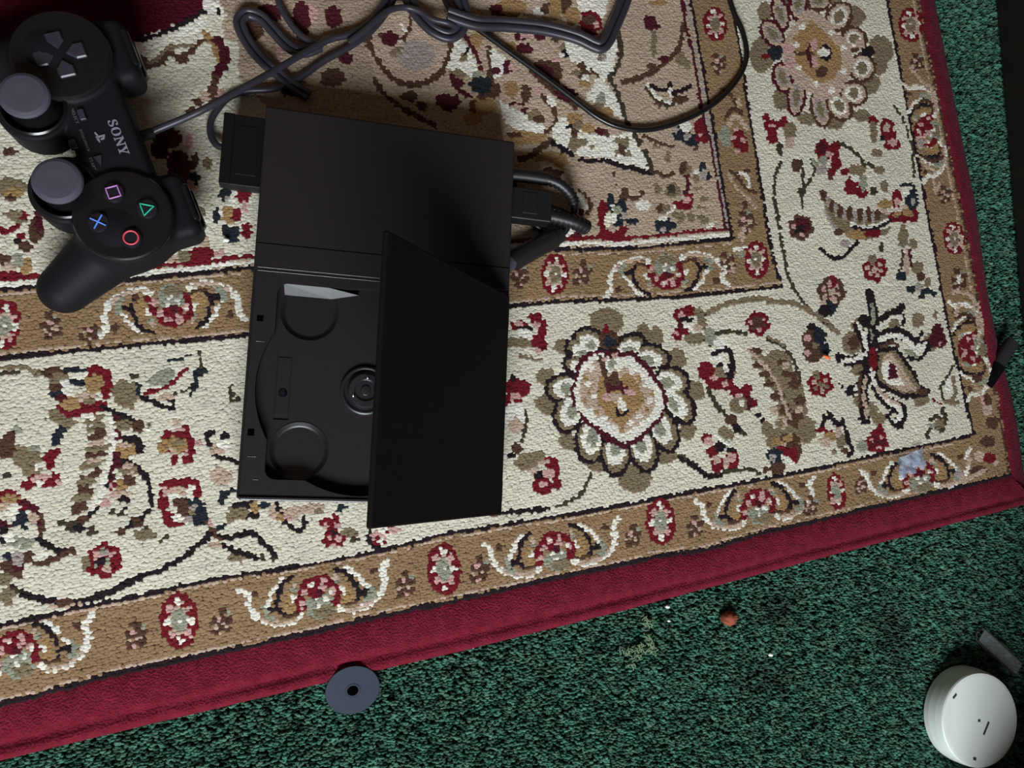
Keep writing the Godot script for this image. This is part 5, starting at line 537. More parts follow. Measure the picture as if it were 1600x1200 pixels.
	el(6,381.9,51.3,5,4.2,-3.1); el(10,354.7,-32.4,8.5,7.8,2.5); el(10,354.7,-21.8,8.7,6.6,-3.1); el(11,362.7,-33.9,6.8,5.9,2.1); el(11,365.1,-23.9,5.1,4.7,2.7); el(8,351.7,-34.2,2.7,2.4,3); el(8,349.8,-22.4,2.7,2.4,3); el(5,357.5,-27.2,2.8,2.4,3); el(9,357.7,-41.7,4.4,2.9,-3.1)
	pg(5,[301.6,-31.5,313.6,-25.4,325,-28.7,334.6,-22.8,334.9,-10.9,341,-0.7,341,18.3,332.6,40.5,324.2,55.5,309.6,48.6,301.6,35.8,317.1,24.2,318.1,5.7,310.5,-9.4]); el(10,308,-29.4,5.2,2.3,-3); el(10,307.1,-19.2,4.2,2.8,-3.1); el(10,310.9,-11.6,4.7,2.3,-3); el(10,313.7,-4.3,4.2,2.8,-3.1)
	el(10,326.8,-19,4.8,2.3,-3); el(10,331.8,-9,6.4,2.8,-3); el(10,318.3,4.8,6.3,3.2,-3); el(10,334.1,-1.6,5.3,3.7,-3.1); el(10,323.1,15.7,4.8,3.7,-3.1); el(10,336,10.5,4.8,3.7,-3.1); el(10,330.6,23.8,7,6.4,2.9); el(10,322.6,36.7,8.4,4.6,-3); el(10,323.4,46.1,7.5,7.2,2.6); el(10,308.2,55.3,6.2,5.4,-3.1)
	cv(2,1.5,[302.4,-30,312.3,-18.5,319.9,-3.4,323,11,325.9,23.2]); el(2,318.1,24.4,5.8,4.6,-3.1); el(5,316.9,25.1,3.2,2.8,3.1); el(2,311.8,37.4,3.1,2.7,3.1); el(2,322.9,35.3,3.2,2.8,3.1); el(2,316.4,40.9,3.2,2.7,-3.1); el(2,329.5,-16.3,3.2,2.8,3); el(2,313.7,14.4,3.2,2.8,3.1)
	el(2,334.6,17.4,3.2,2.8,3.1); el(7,315.6,44.9,9.4,3.7,-3); el(7,322.8,49.3,6.4,4.2,1.8); el(4,321.6,36.5,4.2,3.2,-3.1); el(4,311.8,37.4,4.2,2.7,-3); el(11,308.3,47,7.3,5.5,-3); el(15,306,48,3.2,2.6,1.8); cv(1,1.5,[313.5,47.8,318.1,51.3,321.6,55.1]); el(5,338,32.9,9.3,8,1.9)
	el(10,298.8,55.1,3.1,2.3,-3); el(9,300.1,16.7,2.3,2,2); el(9,302.9,21.2,2.3,2.1,2); el(5,305.9,27.2,5.5,5.1,2.1); cv(9,1.5,[349.1,34.5,354.5,27.3,360.4,25.7]); el(9,354.8,25.9,2.7,2.3,3.1); cv(9,1.8,[358.2,23,362.1,30.7,369,32.7]); cv(9,1.8,[369.6,29.5,371,41.6,372.4,53.7,369.5,56.6])
	cv(7,1.3,[344.9,33.9,354,35.2,360.4,39]); el(4,357.3,40.5,6.5,3.7,-3); el(5,364.6,45.4,5.7,4.4,1.9); el(2,351.2,43.3,5.4,3.7,-3); el(10,366.9,52.8,3.3,2.3,-3); el(5,357.3,50.9,2.7,1.9,-3); el(2,364.4,38.2,3.8,3.3,2); el(5,277.8,-15.9,10.1,7.3,-3.1); el(7,265.7,-19.8,6.6,6.2,2.7)
	el(7,270.7,-10.9,7,4.5,-3.1); el(7,279,-8.8,7.1,4.6,-3.1); el(7,264.1,-24.5,3.5,2.7,-3.1); el(8,270.9,-14.5,3.5,2.3,-3.1); el(8,278.7,-9.8,2.5,2.3,3); cv(9,1.9,[272.8,-30.4,282.2,-33.9,286.7,-30.1,285.8,-17.2]); el(1,281.1,-38.6,6.1,3.7,-3.1); el(1,274.9,-27.8,6.1,2.3,-3); el(9,279.1,-22.7,6.1,1.8,-3)
	el(1,281.3,-21,4.1,2,1.8); el(1,273.7,-34.9,2.5,2.3,3); el(9,283.8,-15.1,3.6,3.2,3); el(6,272.9,-44.2,6.5,4,1.8); el(1,256.6,-52.1,5.2,2.9,-2.6); el(7,284.7,-3.5,5.5,3.6,1.2); el(7,294.3,-2.2,5.5,4.1,1.8); el(12,294.1,7,5.1,4.6,2); el(7,299.2,7.7,3.1,2.7,3.1); el(5,286.3,6.9,7.2,6.4,3.1)
	el(1,289,6.3,3.7,2,0.9); el(8,287.5,0.6,2.1,1.8,3.1); el(7,253.5,-62.5,6,4.1,-3.1); el(7,260.4,-64.6,4.6,4.1,2.9); el(8,253.3,-61.6,3,2.3,-3.1); el(9,256.2,-58.1,6,1.8,-3); el(12,251.1,-55,3.7,2.5,1.8); el(7,248.4,-48.4,4.2,3.9,2.2); el(7,253.6,-49.7,4,2.3,-3.1); el(8,247.6,-49.4,2,1.8,2.9)
	el(5,260.7,-44.2,8,4.1,-3.1); el(5,268.5,-56.3,7.3,3.6,1.4); el(2,264,-51.2,4,2.3,-3.1); el(5,267.1,-62.5,3.6,3.2,2.9); el(7,257,26.8,4.5,4,3.1); el(7,260.3,36.3,5,4.4,-3.1); el(7,262.1,45.6,5.5,5.3,2.9); el(7,274,44.4,6.3,6,2.1); el(8,258.1,29.2,4,2.7,-3); el(2,261.7,42.4,3.6,3,1.8)
	el(8,273.3,42.4,4,3.5,1.9); el(2,268.7,45.3,3.1,2,1.8); el(5,272.5,25.5,6.9,4.1,-2.7); el(6,269.7,31.9,4,3.6,-3.1); el(9,265.9,33.6,4,3.6,-3.1); cv(1,0.9,[263.8,25.6,269.1,30,273.4,33.8]); el(9,274.3,37.2,4,1.8,-3); el(7,146.9,-71,4.9,3.9,-3.1); el(7,150.3,-64,6.1,3.6,1.8)
	el(7,134.7,-67.5,6.2,3.9,-3.1); el(8,146.2,-66.7,2.7,2.6,2.7); el(8,134,-68.9,3.1,1.7,-3.1); el(9,137.9,-65.4,6.2,1.7,-3); el(1,137.2,-61.2,5.3,3.9,-3.1); el(5,132,-56.2,11.4,3.4,-3); el(7,146.2,-55.8,4.9,4.7,2.8); el(8,144.3,-49.5,2.2,2.1,2.8); el(7,149.2,-52,3.5,2.7,1.8)
	cv(5,1.1,[130.6,-47.7,139,-44.5,145.5,-42.9]); el(7,126.5,-26.8,9.6,5.9,-3); el(7,122.6,-18.8,6.9,5.9,-3.1); el(7,130.5,-24.2,3.9,3.8,3); el(8,124.6,-20.7,4.3,2.5,-3); el(9,124.4,-33.5,2.5,2.2,1.8); el(1,122.7,-8.2,10.1,6.9,1.7); el(2,121.7,-2,5.2,5,3.1); cv(14,1.1,[130.2,-11.4,128.6,-1,123.9,8.9])
	el(10,120.3,12.6,4.3,3.3,-3); el(9,116.1,17,3.4,1.7,-3); el(5,124.8,22.5,6.9,5.8,-3); el(5,133,20.9,6.1,3.8,3); el(7,140.3,25,4.2,4,1.8); el(7,144,29.8,7.5,3.5,1.7); el(7,133.5,39.9,7,5.4,-3); el(8,139.1,32.4,4,3.8,-3); el(8,133.6,39.1,3.1,2.5,-3); el(9,132.1,32.1,3.9,3.3,-3)
	el(15,131,27.7,2.9,2.6,1.7); el(2,128.2,28.6,3.3,1.7,1.7); el(7,144.2,39.6,3.3,3.1,1.7); el(2,136.9,24.4,3.5,1.7,-3); el(7,353.4,-196.4,7.2,4.4,3.1); el(7,352.8,-188,6.2,4.8,2); el(7,350.3,-203,3.3,2.5,3); el(7,364.4,-198.5,5.1,3.3,1.9); el(5,368.5,-190.8,8.2,5.5,1.9); el(2,366.8,-182.3,5.2,4.3,2.8)
	el(8,353.8,-195.9,3.3,2,3.1); el(1,359.8,-183.7,4.1,2.7,1.9); el(14,356.9,-177.8,5,2.7,1.8); cv(14,1.3,[356.8,-168.9,348.9,-157,345.4,-144.9,344.5,-135.2]); el(10,368.7,-164.3,5.2,4.3,2.1); cv(14,1.3,[373.4,-168,372.6,-153.1,369.5,-143.3,367.6,-131.1])
	cv(14,1.3,[372,-147.2,379.6,-153.7,384,-161.4,382.6,-168.5]); cv(6,1.6,[383.7,-168.5,387.2,-163.3,387.1,-157.2]); el(14,369.5,-143.3,4.1,3.2,2); el(7,394.7,-174.4,9.3,6.7,1.9); el(7,405,-173.9,7.3,5.1,1.9); el(7,404.1,-163.8,5.3,4.4,2.2); el(12,394.1,-177,5.3,4.4,2.2); el(8,399.9,-171.7,3,2.4,2.8)
	el(6,393.7,-166.9,4.6,3.5,3); el(7,398.7,-157.6,4.2,3.3,2.1); el(15,390.5,-159.6,5.2,3.9,3); el(10,397.4,-154.1,4.1,1.7,1.8); cv(14,1.4,[410.4,-180.3,419.8,-174.7,427.2,-167.7,429.9,-160.9,434.9,-162.1,439.7,-156.7]); el(5,442.7,-156.6,6,3.1,3.1); el(7,411.4,-157.3,4.7,2.5,3.1)
	el(5,422.1,-157.7,8.2,4.6,3.1); el(7,415.3,-148,5.9,4.5,3); el(7,413.1,-143,5.9,4.5,3); el(7,422.4,-139.9,5.9,4.5,3); el(6,425.8,-147.3,7.2,3.5,1.8); el(1,419.5,-151.3,4.1,2.5,3.1); el(14,433.7,-140.2,3.8,3.3,2.4); el(5,444.6,-143.6,4.8,4,2.2); el(7,445.4,-196.8,4.8,3.1,3.1)
	el(5,444,-187.5,9.5,3.5,1.8); el(7,457.1,-192.1,6.9,5.5,2.8); el(7,457.6,-183.3,7.9,5.1,3.1); el(7,459.1,-176.4,7.9,4.6,3.1); el(2,456.8,-190.6,4,3.3,2.4); el(8,460.1,-177.9,4.9,3.1,3.1); el(9,451.2,-182,2.8,2.3,2.2)
	cv(14,1.1,[467.8,-207.5,474.1,-196.7,476.1,-183.5,478,-172.9,475.7,-159.9,474.6,-149.5]); el(5,443.9,-170.4,6,3.1,3.1)
	pg(5,[385.2,-142.3,394.1,-135.7,404.2,-128.5,417.8,-124,432.8,-125,446.8,-120.4,439.8,-115.8,424.4,-113.4,410.1,-115.5,423.3,-108.4,435.4,-109.5,444.9,-111.8,437.6,-105.8,419,-102.2,405.2,-105.9,395.3,-114.1,388.9,-124.6]); el(10,387.5,-139.7,5.1,2.8,1.8); el(10,393.1,-130.8,5.1,2.8,1.8)
	el(10,399.6,-126.3,5.6,2.8,1.8); el(10,407.9,-124.2,5.6,2.8,1.8); el(10,417.5,-122.5,6.1,2.9,1.8); el(10,425,-122,6.1,2.9,1.8); el(10,433.1,-120.9,4.1,2.9,1.9); el(15,390.4,-134.5,4,1.7,1.8); el(15,396.4,-127.6,4.5,1.7,1.8); el(15,403.7,-123.5,5.1,1.7,1.8); el(15,412.5,-121.4,5.1,1.7,1.8)
	el(15,421,-119.7,5.1,1.7,1.8); el(15,428.8,-120.2,4.1,1.7,1.8); cv(1,1.4,[407.4,-116.2,419.5,-112.8,433.3,-113.7,443.1,-117.6]); cv(9,1.4,[409.7,-113.5,422.4,-110,436,-112.5,446,-116.9]); el(4,411.3,-107.4,10.4,4,-3.1); el(7,426,-107.2,8.2,3,-3.1); cv(15,1.6,[386.6,-127.3,391.3,-116.9,395.4,-109.1])
	el(10,395.8,-110.6,4.6,3,3.1); cv(2,1.4,[434.6,-127.9,441.4,-123.3,446.9,-120.9]); el(4,442.7,-129.4,7.1,3.6,-3.1); el(7,453.7,-132.7,7.3,4.7,1.9); el(8,453.8,-130.1,4.2,2.4,1.9); el(7,454.2,-118.3,10.8,4.6,-3.1); el(7,466.5,-118.9,6.4,5.2,2.1); el(4,462.3,-121.8,5.6,4.5,2.9)
	el(4,451.5,-120,4.2,2.5,3.1); el(11,467.4,-130.8,8.5,5.9,1.9); el(15,468.8,-129.1,4.2,2.4,1.9); el(2,460.2,-126.1,3.1,2.5,2.9); cv(11,1.4,[460.8,-142.6,470.1,-143,473,-136.6,471.9,-126.3]); el(1,464.5,-137.2,3.1,2,3.1); cv(9,1.6,[376.3,-99.3,384.9,-91.7,395,-90.8,403.3,-97,411.2,-101.4])
	el(15,399.6,-101.3,4.6,3,3.1); el(14,431.3,-96.2,4.1,2.3,1.8); el(5,453,-102,9.3,4.7,1.8); el(5,461.4,-96.2,4.5,3.9,2.6); cv(14,1.1,[451,-93,446.8,-79.6,441,-72.6]); el(2,452.1,-81.7,10.2,3,1.8); cv(12,1.1,[456.7,-91.5,456.3,-78.8]); el(11,444.9,-71.2,4.8,3.5,3.1); el(5,461.3,-76.8,5.6,4.9,2.7)
	el(10,462.7,-69.5,4.2,3,3.1); el(11,451.6,-60.4,5.4,3,-3.1); el(15,459.7,-61.6,4.3,3.5,3); el(11,464.9,-57.6,6,2.5,-3.1); el(11,471.8,-55.3,3.6,2,-3.1); el(11,460.6,-54.4,3,2.5,3); el(5,467.8,-64.9,4.1,3,1.9); cv(14,1.1,[476.9,3.1,467.1,13.5,461.2,17.7,462.5,27.9])
	cv(5,1.4,[474.8,12,474.4,24.5,471.2,27.6]); el(1,468.9,18.7,7,3,1.8); el(5,469.3,30.3,8.4,2.5,-3); cv(7,0.8,[450.7,23.8,455.7,28.4,461.1,31.2]); cv(14,2.2,[459.7,34.9,460.4,42.5,456.1,50.3]); cv(14,1.4,[446.9,40.6,453.3,39,456.8,42]); cv(14,1.3,[439.9,52.8,446,46.9,454,49])
	el(5,454.9,45.2,4.8,3.9,3.1); el(14,441,53,2.9,1.9,-3.1); el(6,447.5,45.6,3.5,2,-3); ln(5,1.4,[-174.5,-77.7,-165.1,-76.9,-155,-76.3]); ln(14,0.7,[-171.7,-74.4,-159.1,-73.6]); el(5,-151.2,-72.5,3.2,2.5,-3); el(14,-146.5,-71.2,2.6,1.8,-3); cv(14,1.1,[-64.6,-74.2,-63.8,-68.7,-65.6,-62])
	el(11,-65.4,-61.2,3.5,2.7,-3); cv(11,1.1,[-68.2,-58.5,-70.6,-53,-71.9,-48.2]); el(11,-67.9,-54.6,2.3,1.8,1.7); ln(7,1.1,[-96.8,-52.7,-88,-54.2,-80,-57,-72.1,-64.7]); cv(9,1.3,[-98.1,-50.3,-90.6,-46.2,-83,-42.5,-81.5,-49.5]); el(9,-82.4,-48.1,3,1.7,1.7); el(2,-85.7,-49.3,4.2,2.6,2.9)
	el(6,-86.5,-60.9,7.7,4.5,2.8); cv(11,0.7,[-82,-69.8,-75.6,-71,-68.3,-73.1]); el(11,-99.9,-55.8,3.4,2,1.7); ln(14,0.9,[-79.7,-50.4,-70.6,-53]); pg(5,[-114.9,-57.8,-107.6,-62.8,-100.5,-58.9,-100.3,-51.3,-104.5,-44.4,-111.9,-48.4]); el(14,-101.4,-63.5,2.2,2,1.6); el(7,-120.4,-69,4.7,3.3,-3)
	el(7,-116.2,-61,9.6,2.7,1.7); el(7,-124.2,-49,7.9,3.7,-3); el(7,-135.7,-49.5,7.8,5.1,-3); el(7,-137.5,-47.2,6.6,3.2,1.7); el(4,-121.8,-62.4,5.2,5,1.4); el(4,-136,-52.5,5.2,4.7,-2.8); el(2,-126.9,-55,5.9,2.9,-3); el(5,-125.5,-52.2,3.3,1.8,-3); el(11,-131.8,-71.2,5.9,2.2,-3)
	el(10,-142.6,-71.1,5.2,4.4,-2.9); el(5,-139.8,-67,4.6,4.4,-2.7); el(1,-128.9,-67.1,4.7,2.2,2.7); el(1,-136.7,-61.8,4.4,3.3,1.6); el(11,-130.2,-63.9,4.6,2.2,-3); el(11,-143.2,-59,3.2,2.5,-3); el(10,-141.5,-62.5,3.2,2.9,-2.9); el(12,-139.8,-56.7,3.2,2.2,-3)
	cv(9,1.6,[-118.3,-47.5,-113,-43.7,-105.1,-38.9,-101.4,-32]); el(10,-102.2,-34.7,4.4,2.7,1.7); cv(12,1.4,[-112.6,-41.8,-115.1,-36.6,-112.6,-28.8]); el(5,-109.4,-36.5,4.7,3.7,-2.9); el(9,-106.4,-27.1,5.4,3.3,-3); el(9,-102.2,-21.6,3.7,2.4,1.7); el(4,-110,-21.7,6,4.4,-2.9); el(2,-111,-24.8,4,1.8,-3)
	cv(9,1.4,[-116.4,-18.3,-109.4,-14.6,-104.8,-10.9,-101,-4.7,-99.6,4.1,-100.2,12.1,-104.4,16.9,-109.3,20.8]); el(10,-109.1,19.8,3.7,2.9,-2.9); el(12,-116,-16.4,5.1,3.7,1.6); el(5,-110,-9.9,4.7,3.6,-2.9); el(2,-110.3,-12.5,2.7,2.2,-2.9); el(12,-120.2,-7.8,5.1,3,1.6); el(7,-120.1,-3,2.9,2.6,1.4)
	el(8,-119.5,-2.2,1.8,1.6,1.4); el(2,-109.2,-7.1,2.7,2.2,-2.9); el(4,-113.5,-2.3,4,3.3,-2.9); el(10,-109.6,-3.5,3.4,3.2,-2.4); el(2,-114.7,3,4.7,2.5,-2.9); el(8,-118,2.4,1.8,1.6,1.4); el(9,-113.7,6.1,4,1.4,-3); cv(9,0.7,[-115.9,7.6,-114,11.6])
	cv(9,1.5,[-120.9,-7.9,-125.1,0.5,-129.2,8.9,-132.9,13,-136.4,14.9]); el(10,-135.7,13.9,2.9,2.1,-2.9); cv(7,0.7,[-124.7,3.5,-126.8,7.5]); el(8,-123.4,6.3,2.9,2.6,1.4); cv(1,1.6,[-115.9,-42.3,-115.1,-31,-118.2,-20.4,-121.3,-9.9,-126.2,2.1,-130.2,8.7]); el(5,-142.5,-46.1,5.3,3.2,-2.6)
	el(5,-138.2,-41.1,4.5,2.9,-3); el(5,-124.9,-41.7,5.9,2.6,2.9); el(5,-123.8,-36.8,5.3,2.2,2.9); el(10,-121.4,-33.8,3.3,2.6,-2.9); el(10,-125,-31.4,4.3,2.2,-3); el(10,-123.7,-22,5.3,1.5,-3); el(10,-127.1,-21,4.6,1.8,-3); el(10,-126.5,-11.4,3.6,1.8,-3); el(10,-130,-9.4,4.3,1.8,-3)
	el(10,-133.5,-0.9,4.2,2.1,-3); el(10,-136.4,5.8,3.9,3.2,-2.8); el(10,-139,9,2.9,1.8,-2.9); el(10,-134.4,-4.7,2.6,1.8,-2.9); el(10,-120.1,-24.4,1.7,1.5,-2.8); el(5,-125,-25.1,6.6,2.6,3.1); el(5,-128.6,-16.5,6.5,2.6,3); el(5,-131.8,-7.2,5.2,2.5,3.1); el(5,-135,1.7,5.1,2.2,3)
	el(2,-124.1,-27.9,4.6,1.5,3.1); el(2,-126.3,-18.7,3.9,1.5,3); el(11,-142.8,-36.6,3.6,2.9,1.6); el(11,-145.2,-31.9,2.6,2.2,-2.9); el(1,-127,-43.9,3.3,2.2,-3); el(14,-141.8,16.5,3.9,2.8,-2.9); el(9,-138.3,17.8,3,2.8,-2.4); el(14,-132.9,19.1,2,1.4,-2.9); el(14,-131.6,21.9,3.9,1.1,-3)
	el(14,-147,14.1,1.9,1.4,-2.9); el(14,-120.7,12.2,2,1.4,-2.9); el(14,-116.5,13.7,1.7,1.4,-2.8); el(5,-160.6,-25.2,7.6,6.4,-2.8); el(5,-158.2,-17.6,4.4,3.5,-2.9); el(5,-164.9,-29.5,3.6,2.5,1.6); el(10,-170,-32.8,5.7,5,1.5); el(10,-166.4,-36.9,3.6,2.5,1.6); el(7,-149.1,-22.3,5,3.2,1.6)
	el(7,-146.2,-25.5,2.9,2.6,1.5); el(7,-155.7,-11.1,6.4,3.5,-2.9); el(7,-147.6,-11.2,3.9,2.6,1.6); el(7,-161.5,-9.9,2.9,2.5,1.4); el(8,-152.2,-13.4,2.9,2.1,-2.9); el(8,-157.1,-12.8,2.1,1.9,1.4); el(1,-155.8,-19.1,2.5,1.6,1.6); el(1,-155.1,-9.9,1.8,1.6,1.4); el(6,-163.8,-41.2,3.2,2.5,-2.9)
	el(6,-156.3,-30,3.2,2.1,-2.9); el(14,-170.2,-17.1,2.1,1.9,1.5); el(8,-146.2,-9.6,1.4,1.3,1.4); el(7,-172.1,-3.9,6.9,4.9,-2.9); el(7,-166.9,0.6,4.4,3.5,-2.8); el(4,-170.5,-4.3,5,2.8,-2.9); el(5,-168.8,0.2,3.1,1.7,-2.9); cv(12,1.5,[-164.6,-0.8,-159.6,3.6,-157,8.7,-156.8,13.7])
	cv(10,1.2,[-155.9,7.8,-156.3,14.9,-158.1,19.9,-157.7,22.8]); el(2,-172.5,0.3,5,2.1,-3); el(1,-169.7,3.6,4.9,3.7,1.6); el(11,-166,7.8,4.9,2.5,1.6); el(11,-167.9,10.3,3.8,1.7,-2.9); el(12,-175,10.5,3.5,3.1,1.4); el(9,-175.5,15,4.2,2.2,1.6); el(2,-160.7,8.1,3.2,2.8,-2.7); el(6,-171.2,19.3,5,3.1,-2.9)
	el(6,-164.6,21.6,3.8,3.1,-2.8); el(1,-173.5,17.1,2.8,2.4,1.4); el(11,-164.4,13.4,1.6,1.4,-2.7); cv(9,1.7,[-158.9,21.5,-154.5,24.9,-148.5,28.8,-143,28.8]); cv(10,1.7,[-143.1,29.8,-150.4,32,-157,34.3,-162.6,33.2]); el(10,-165.3,29.2,3.3,3,-2.2); el(1,-157.7,29.2,4.4,2.1,-2.9)
	el(10,-175.6,32.5,4.1,3.1,-2.2); el(10,-171.4,37.8,3.1,2.4,-2.8); el(15,-172,27.9,5,2.8,-2.9); el(12,-169.5,33.7,3.2,2.7,-2.7); el(15,-169.9,31.8,1.9,1.4,-2.8); el(5,-177.7,39.1,4.4,4,-2.4); el(11,-174.4,26.8,1.9,1.7,-2.5)
	cv(9,2,[-173.7,45.1,-166.4,50.1,-159,54,-149.8,57.7,-140.2,58.2,-130.4,57.4,-121.9,54.8,-115.1,52.5,-108.1,50.3]); cv(9,1.6,[-108.2,51,-101.3,49.8,-92.5,46.7,-85.2,43.7,-79.6,39.9,-73.2,36.3,-69.3,32.5]); cv(2,0.8,[-157.8,58.1,-148.5,60.1,-140.4,59.6]); el(10,-150.4,56.9,5.1,2.1,-2.9)
	el(5,-177.1,48.6,4.8,3.7,1.5); el(14,-172.2,45.4,2.4,1.8,1.5); el(7,-123.1,41.9,4.5,4,1.3); el(7,-127.9,44.5,4.5,4,1.3); el(7,-132.5,41,4.5,4,1.3); el(7,-132.4,35.1,4.5,4,1.3); el(7,-127.6,32.5,4.5,4,1.3); el(7,-123,35.9,4.5,4,1.3); el(7,-127.8,38.5,5.8,5.2,1.3); el(6,-123.7,41.5,2,1.7,1.3)
	el(8,-127.9,43.8,1.9,1.7,1.3); el(6,-132,40.7,1.9,1.7,1.3); el(8,-131.9,35.5,1.9,1.7,1.3); el(6,-127.6,33.2,2,1.7,1.3); el(8,-123.5,36.2,2,1.7,1.3); el(6,-127.8,38.5,2.5,2.3,1.3); el(9,-129,37.9,3.2,2.9,1.3); el(2,-125.6,42.9,2.5,2.3,1.3); el(7,-123.4,40.8,5,2,1.7); el(5,-137.2,38.1,3.5,2.3,1.6)
	el(8,-131.2,33.9,2.2,1.9,1.3); el(15,-126.4,34.8,2,1.4,-2.9); el(10,-117,24.5,2.7,2.1,-2.8); cv(14,0.9,[-111.4,19.3,-105.1,23,-100.1,29.8]); el(5,-105.6,27.7,5.4,3.2,-2.9); el(9,-112.3,21,2.5,2,1.6); cv(14,0.9,[-97.7,32.8,-93.4,31.1]); el(7,-81.2,-22.2,7.5,4.9,1.7); el(7,-87.3,-23.1,6.7,2.8,1.7)
	el(7,-76.4,-17.7,6.7,3.1,1.7); el(7,-84.6,-13.3,3.7,2.8,1.6); el(7,-77.8,-12.2,3.4,2.8,1.6); el(7,-77.6,-29.2,3,2.8,1.5); el(4,-81.9,-21.5,5.3,5.1,1); el(5,-81.2,-22.2,3.1,3,-2.7); el(8,-79.4,-28.7,2.4,1.9,-2.9); el(8,-78,-16,1.9,1.7,1.5); el(2,-85.2,-17.1,2.4,2.2,-2.8); el(7,-79,-25.6,4.2,1.5,-3)
	el(2,-80.9,-33.5,2.8,1.9,-3); el(4,-90,-20.9,4.8,2.7,1.7); el(8,-70.9,-19.9,2.5,2.2,-2.8); el(7,-84,3,10.4,4.4,-3); el(7,-93.1,9.6,8.8,2.7,1.7); el(7,-75.2,8.2,5.9,2.4,1.7); el(7,-92.3,20.9,4.4,3.4,1.6); el(7,-88.3,25.3,4.1,1.8,-2.9); el(2,-84.5,6.6,4.8,2.6,-3); el(8,-90.6,5.6,3,2.7,1.4)
	el(1,-78.2,6.9,3,2.4,1.6); el(1,-88.1,8.6,4.1,2.2,-3); el(10,-84.1,13,4.8,3.3,-2.9); el(11,-76.8,15.4,4.9,3,-2.9); el(11,-75.8,22,5.3,5,-2.3); el(10,-82.4,18.9,4.9,4.4,-2.7); el(15,-78,16.7,2.1,1.8,-2.8); el(1,-87.1,21.1,3.1,2.2,-2.9); el(15,-81.2,23.6,3.1,1.8,-2.9); el(11,-75.5,25.8,4.2,2.2,-2.9)
	el(5,-79,19.5,2.1,1.8,-2.8); cv(9,1.3,[-66,-25.6,-64.9,-19.7,-64.5,-13.9,-60.8,-9.5]); ln(9,1.3,[-60.8,-9.5,-49.4,-5.1]); el(9,-62.8,-25.1,2.1,1.9,-2.9); el(9,-56.4,-22.3,2.9,1.9,-3); el(2,-60.9,-14.5,4.3,3.8,-2.9); el(1,-57.1,-16.6,3.6,3,-2.9); el(11,-60.5,12.2,2.9,2.6,-2.7)
	el(11,-62.3,15.6,2.5,2.2,-2.8); el(11,-56,10.3,2.3,2.1,1.3); el(2,-61,1.8,6.4,5.2,-2.9); cv(14,0.9,[-47.3,-52.7,-50,-48.4,-49.3,-42.4,-44.8,-43]); el(14,-49.2,-46.3,4.6,1.4,1.7); cv(9,1.6,[-71.7,32.1,-66.9,35.9,-60,37.9,-50.9,36.6,-45.2,39.9]); cv(9,1.5,[-45.2,39.9,-42.2,45,-39,48.7,-35.9,53])
	cv(9,1.5,[-64,41.7,-57.5,46.7,-50.8,50.2,-46.7,52.5]); cv(10,1.4,[-71,26.6,-69.9,31.6,-66.3,36.8]); cv(11,1.1,[-66.3,31.2,-61.9,30.1,-58.8,27.6]); el(2,-69.2,40.7,3.5,2.2,-2.9); el(5,-58.6,50.2,5,2.2,-2.9); el(14,-43.8,52.3,2.2,1.8,1.6); el(14,-38.6,54.4,1.5,1.4,1.2); el(8,-70.1,27.8,2.2,1.4,1.6)
	el(5,-54,23.9,5.7,4.5,-2.9); el(5,-58.6,26.1,3.6,2.6,-2.9); el(9,-50.7,19.9,7.2,1.9,-3); el(4,-44.5,22.5,3.4,2.9,1.6); el(9,-46.5,27.5,3.6,1.9,-2.9); el(11,-39.4,22.6,3.3,2.3,-2.9); el(2,-33.4,27.5,4.4,3.8,-2.8); cv(9,1.3,[-32,22,-30.9,28,-28.3,34.2,-23.9,40,-19,39.7,-17.1,33.5,-17.9,28.3])
	el(4,-30.2,31.2,2.9,2.3,-2.9); el(2,-24.4,29.9,5.2,4.5,-2.8); el(8,-25.8,31.9,2.6,1.9,-2.9); el(2,-11.3,29.5,7.5,3.1,-3); el(5,-8.5,31.1,3,1.9,-2.9); el(11,5.6,31.2,3.8,1.2,-3); el(11,3.5,32.8,1.6,1.5,1.1); el(7,-5,39.5,3.8,3.4,1.5); el(7,0.3,39.3,4.6,2.7,1.7); el(7,-2.6,43.8,4.6,3.8,1.6)
	el(7,-4.5,50.1,3.8,3.4,-2.7); el(7,1.1,50.4,3.9,3.4,1.5); el(8,-6,40.9,1.9,1.9,1.1); el(8,0.7,42.1,2,1.9,1.1); el(8,-4.3,48.2,1.9,1.8,1.1); el(8,1.2,50,2.3,2.2,1); el(9,-1.3,45.6,2,1.9,1.1); el(5,8.4,47.4,5.4,3.1,-2.9); el(14,10.6,51.7,2.7,1.5,-2.9); el(8,-2.3,53.2,1.6,1.5,1)
	cv(9,1.4,[21.1,45.8,19.3,50.5,19.6,56.5,23.2,59.1]); el(8,24.7,53.5,4.8,4.6,-2.2); el(7,25.8,54.5,3.6,1.5,-2.4); el(7,31.7,48.9,3.5,3.1,1.6); el(1,27.7,49.3,3.1,2.7,1.6); el(7,22.8,56.3,2.3,1.6,1.7); el(1,25.6,56,2,1.9,-2.2); el(8,34.6,50.6,3.2,2.3,-2.9); el(1,32.3,55.7,2.4,1.6,-2.9)

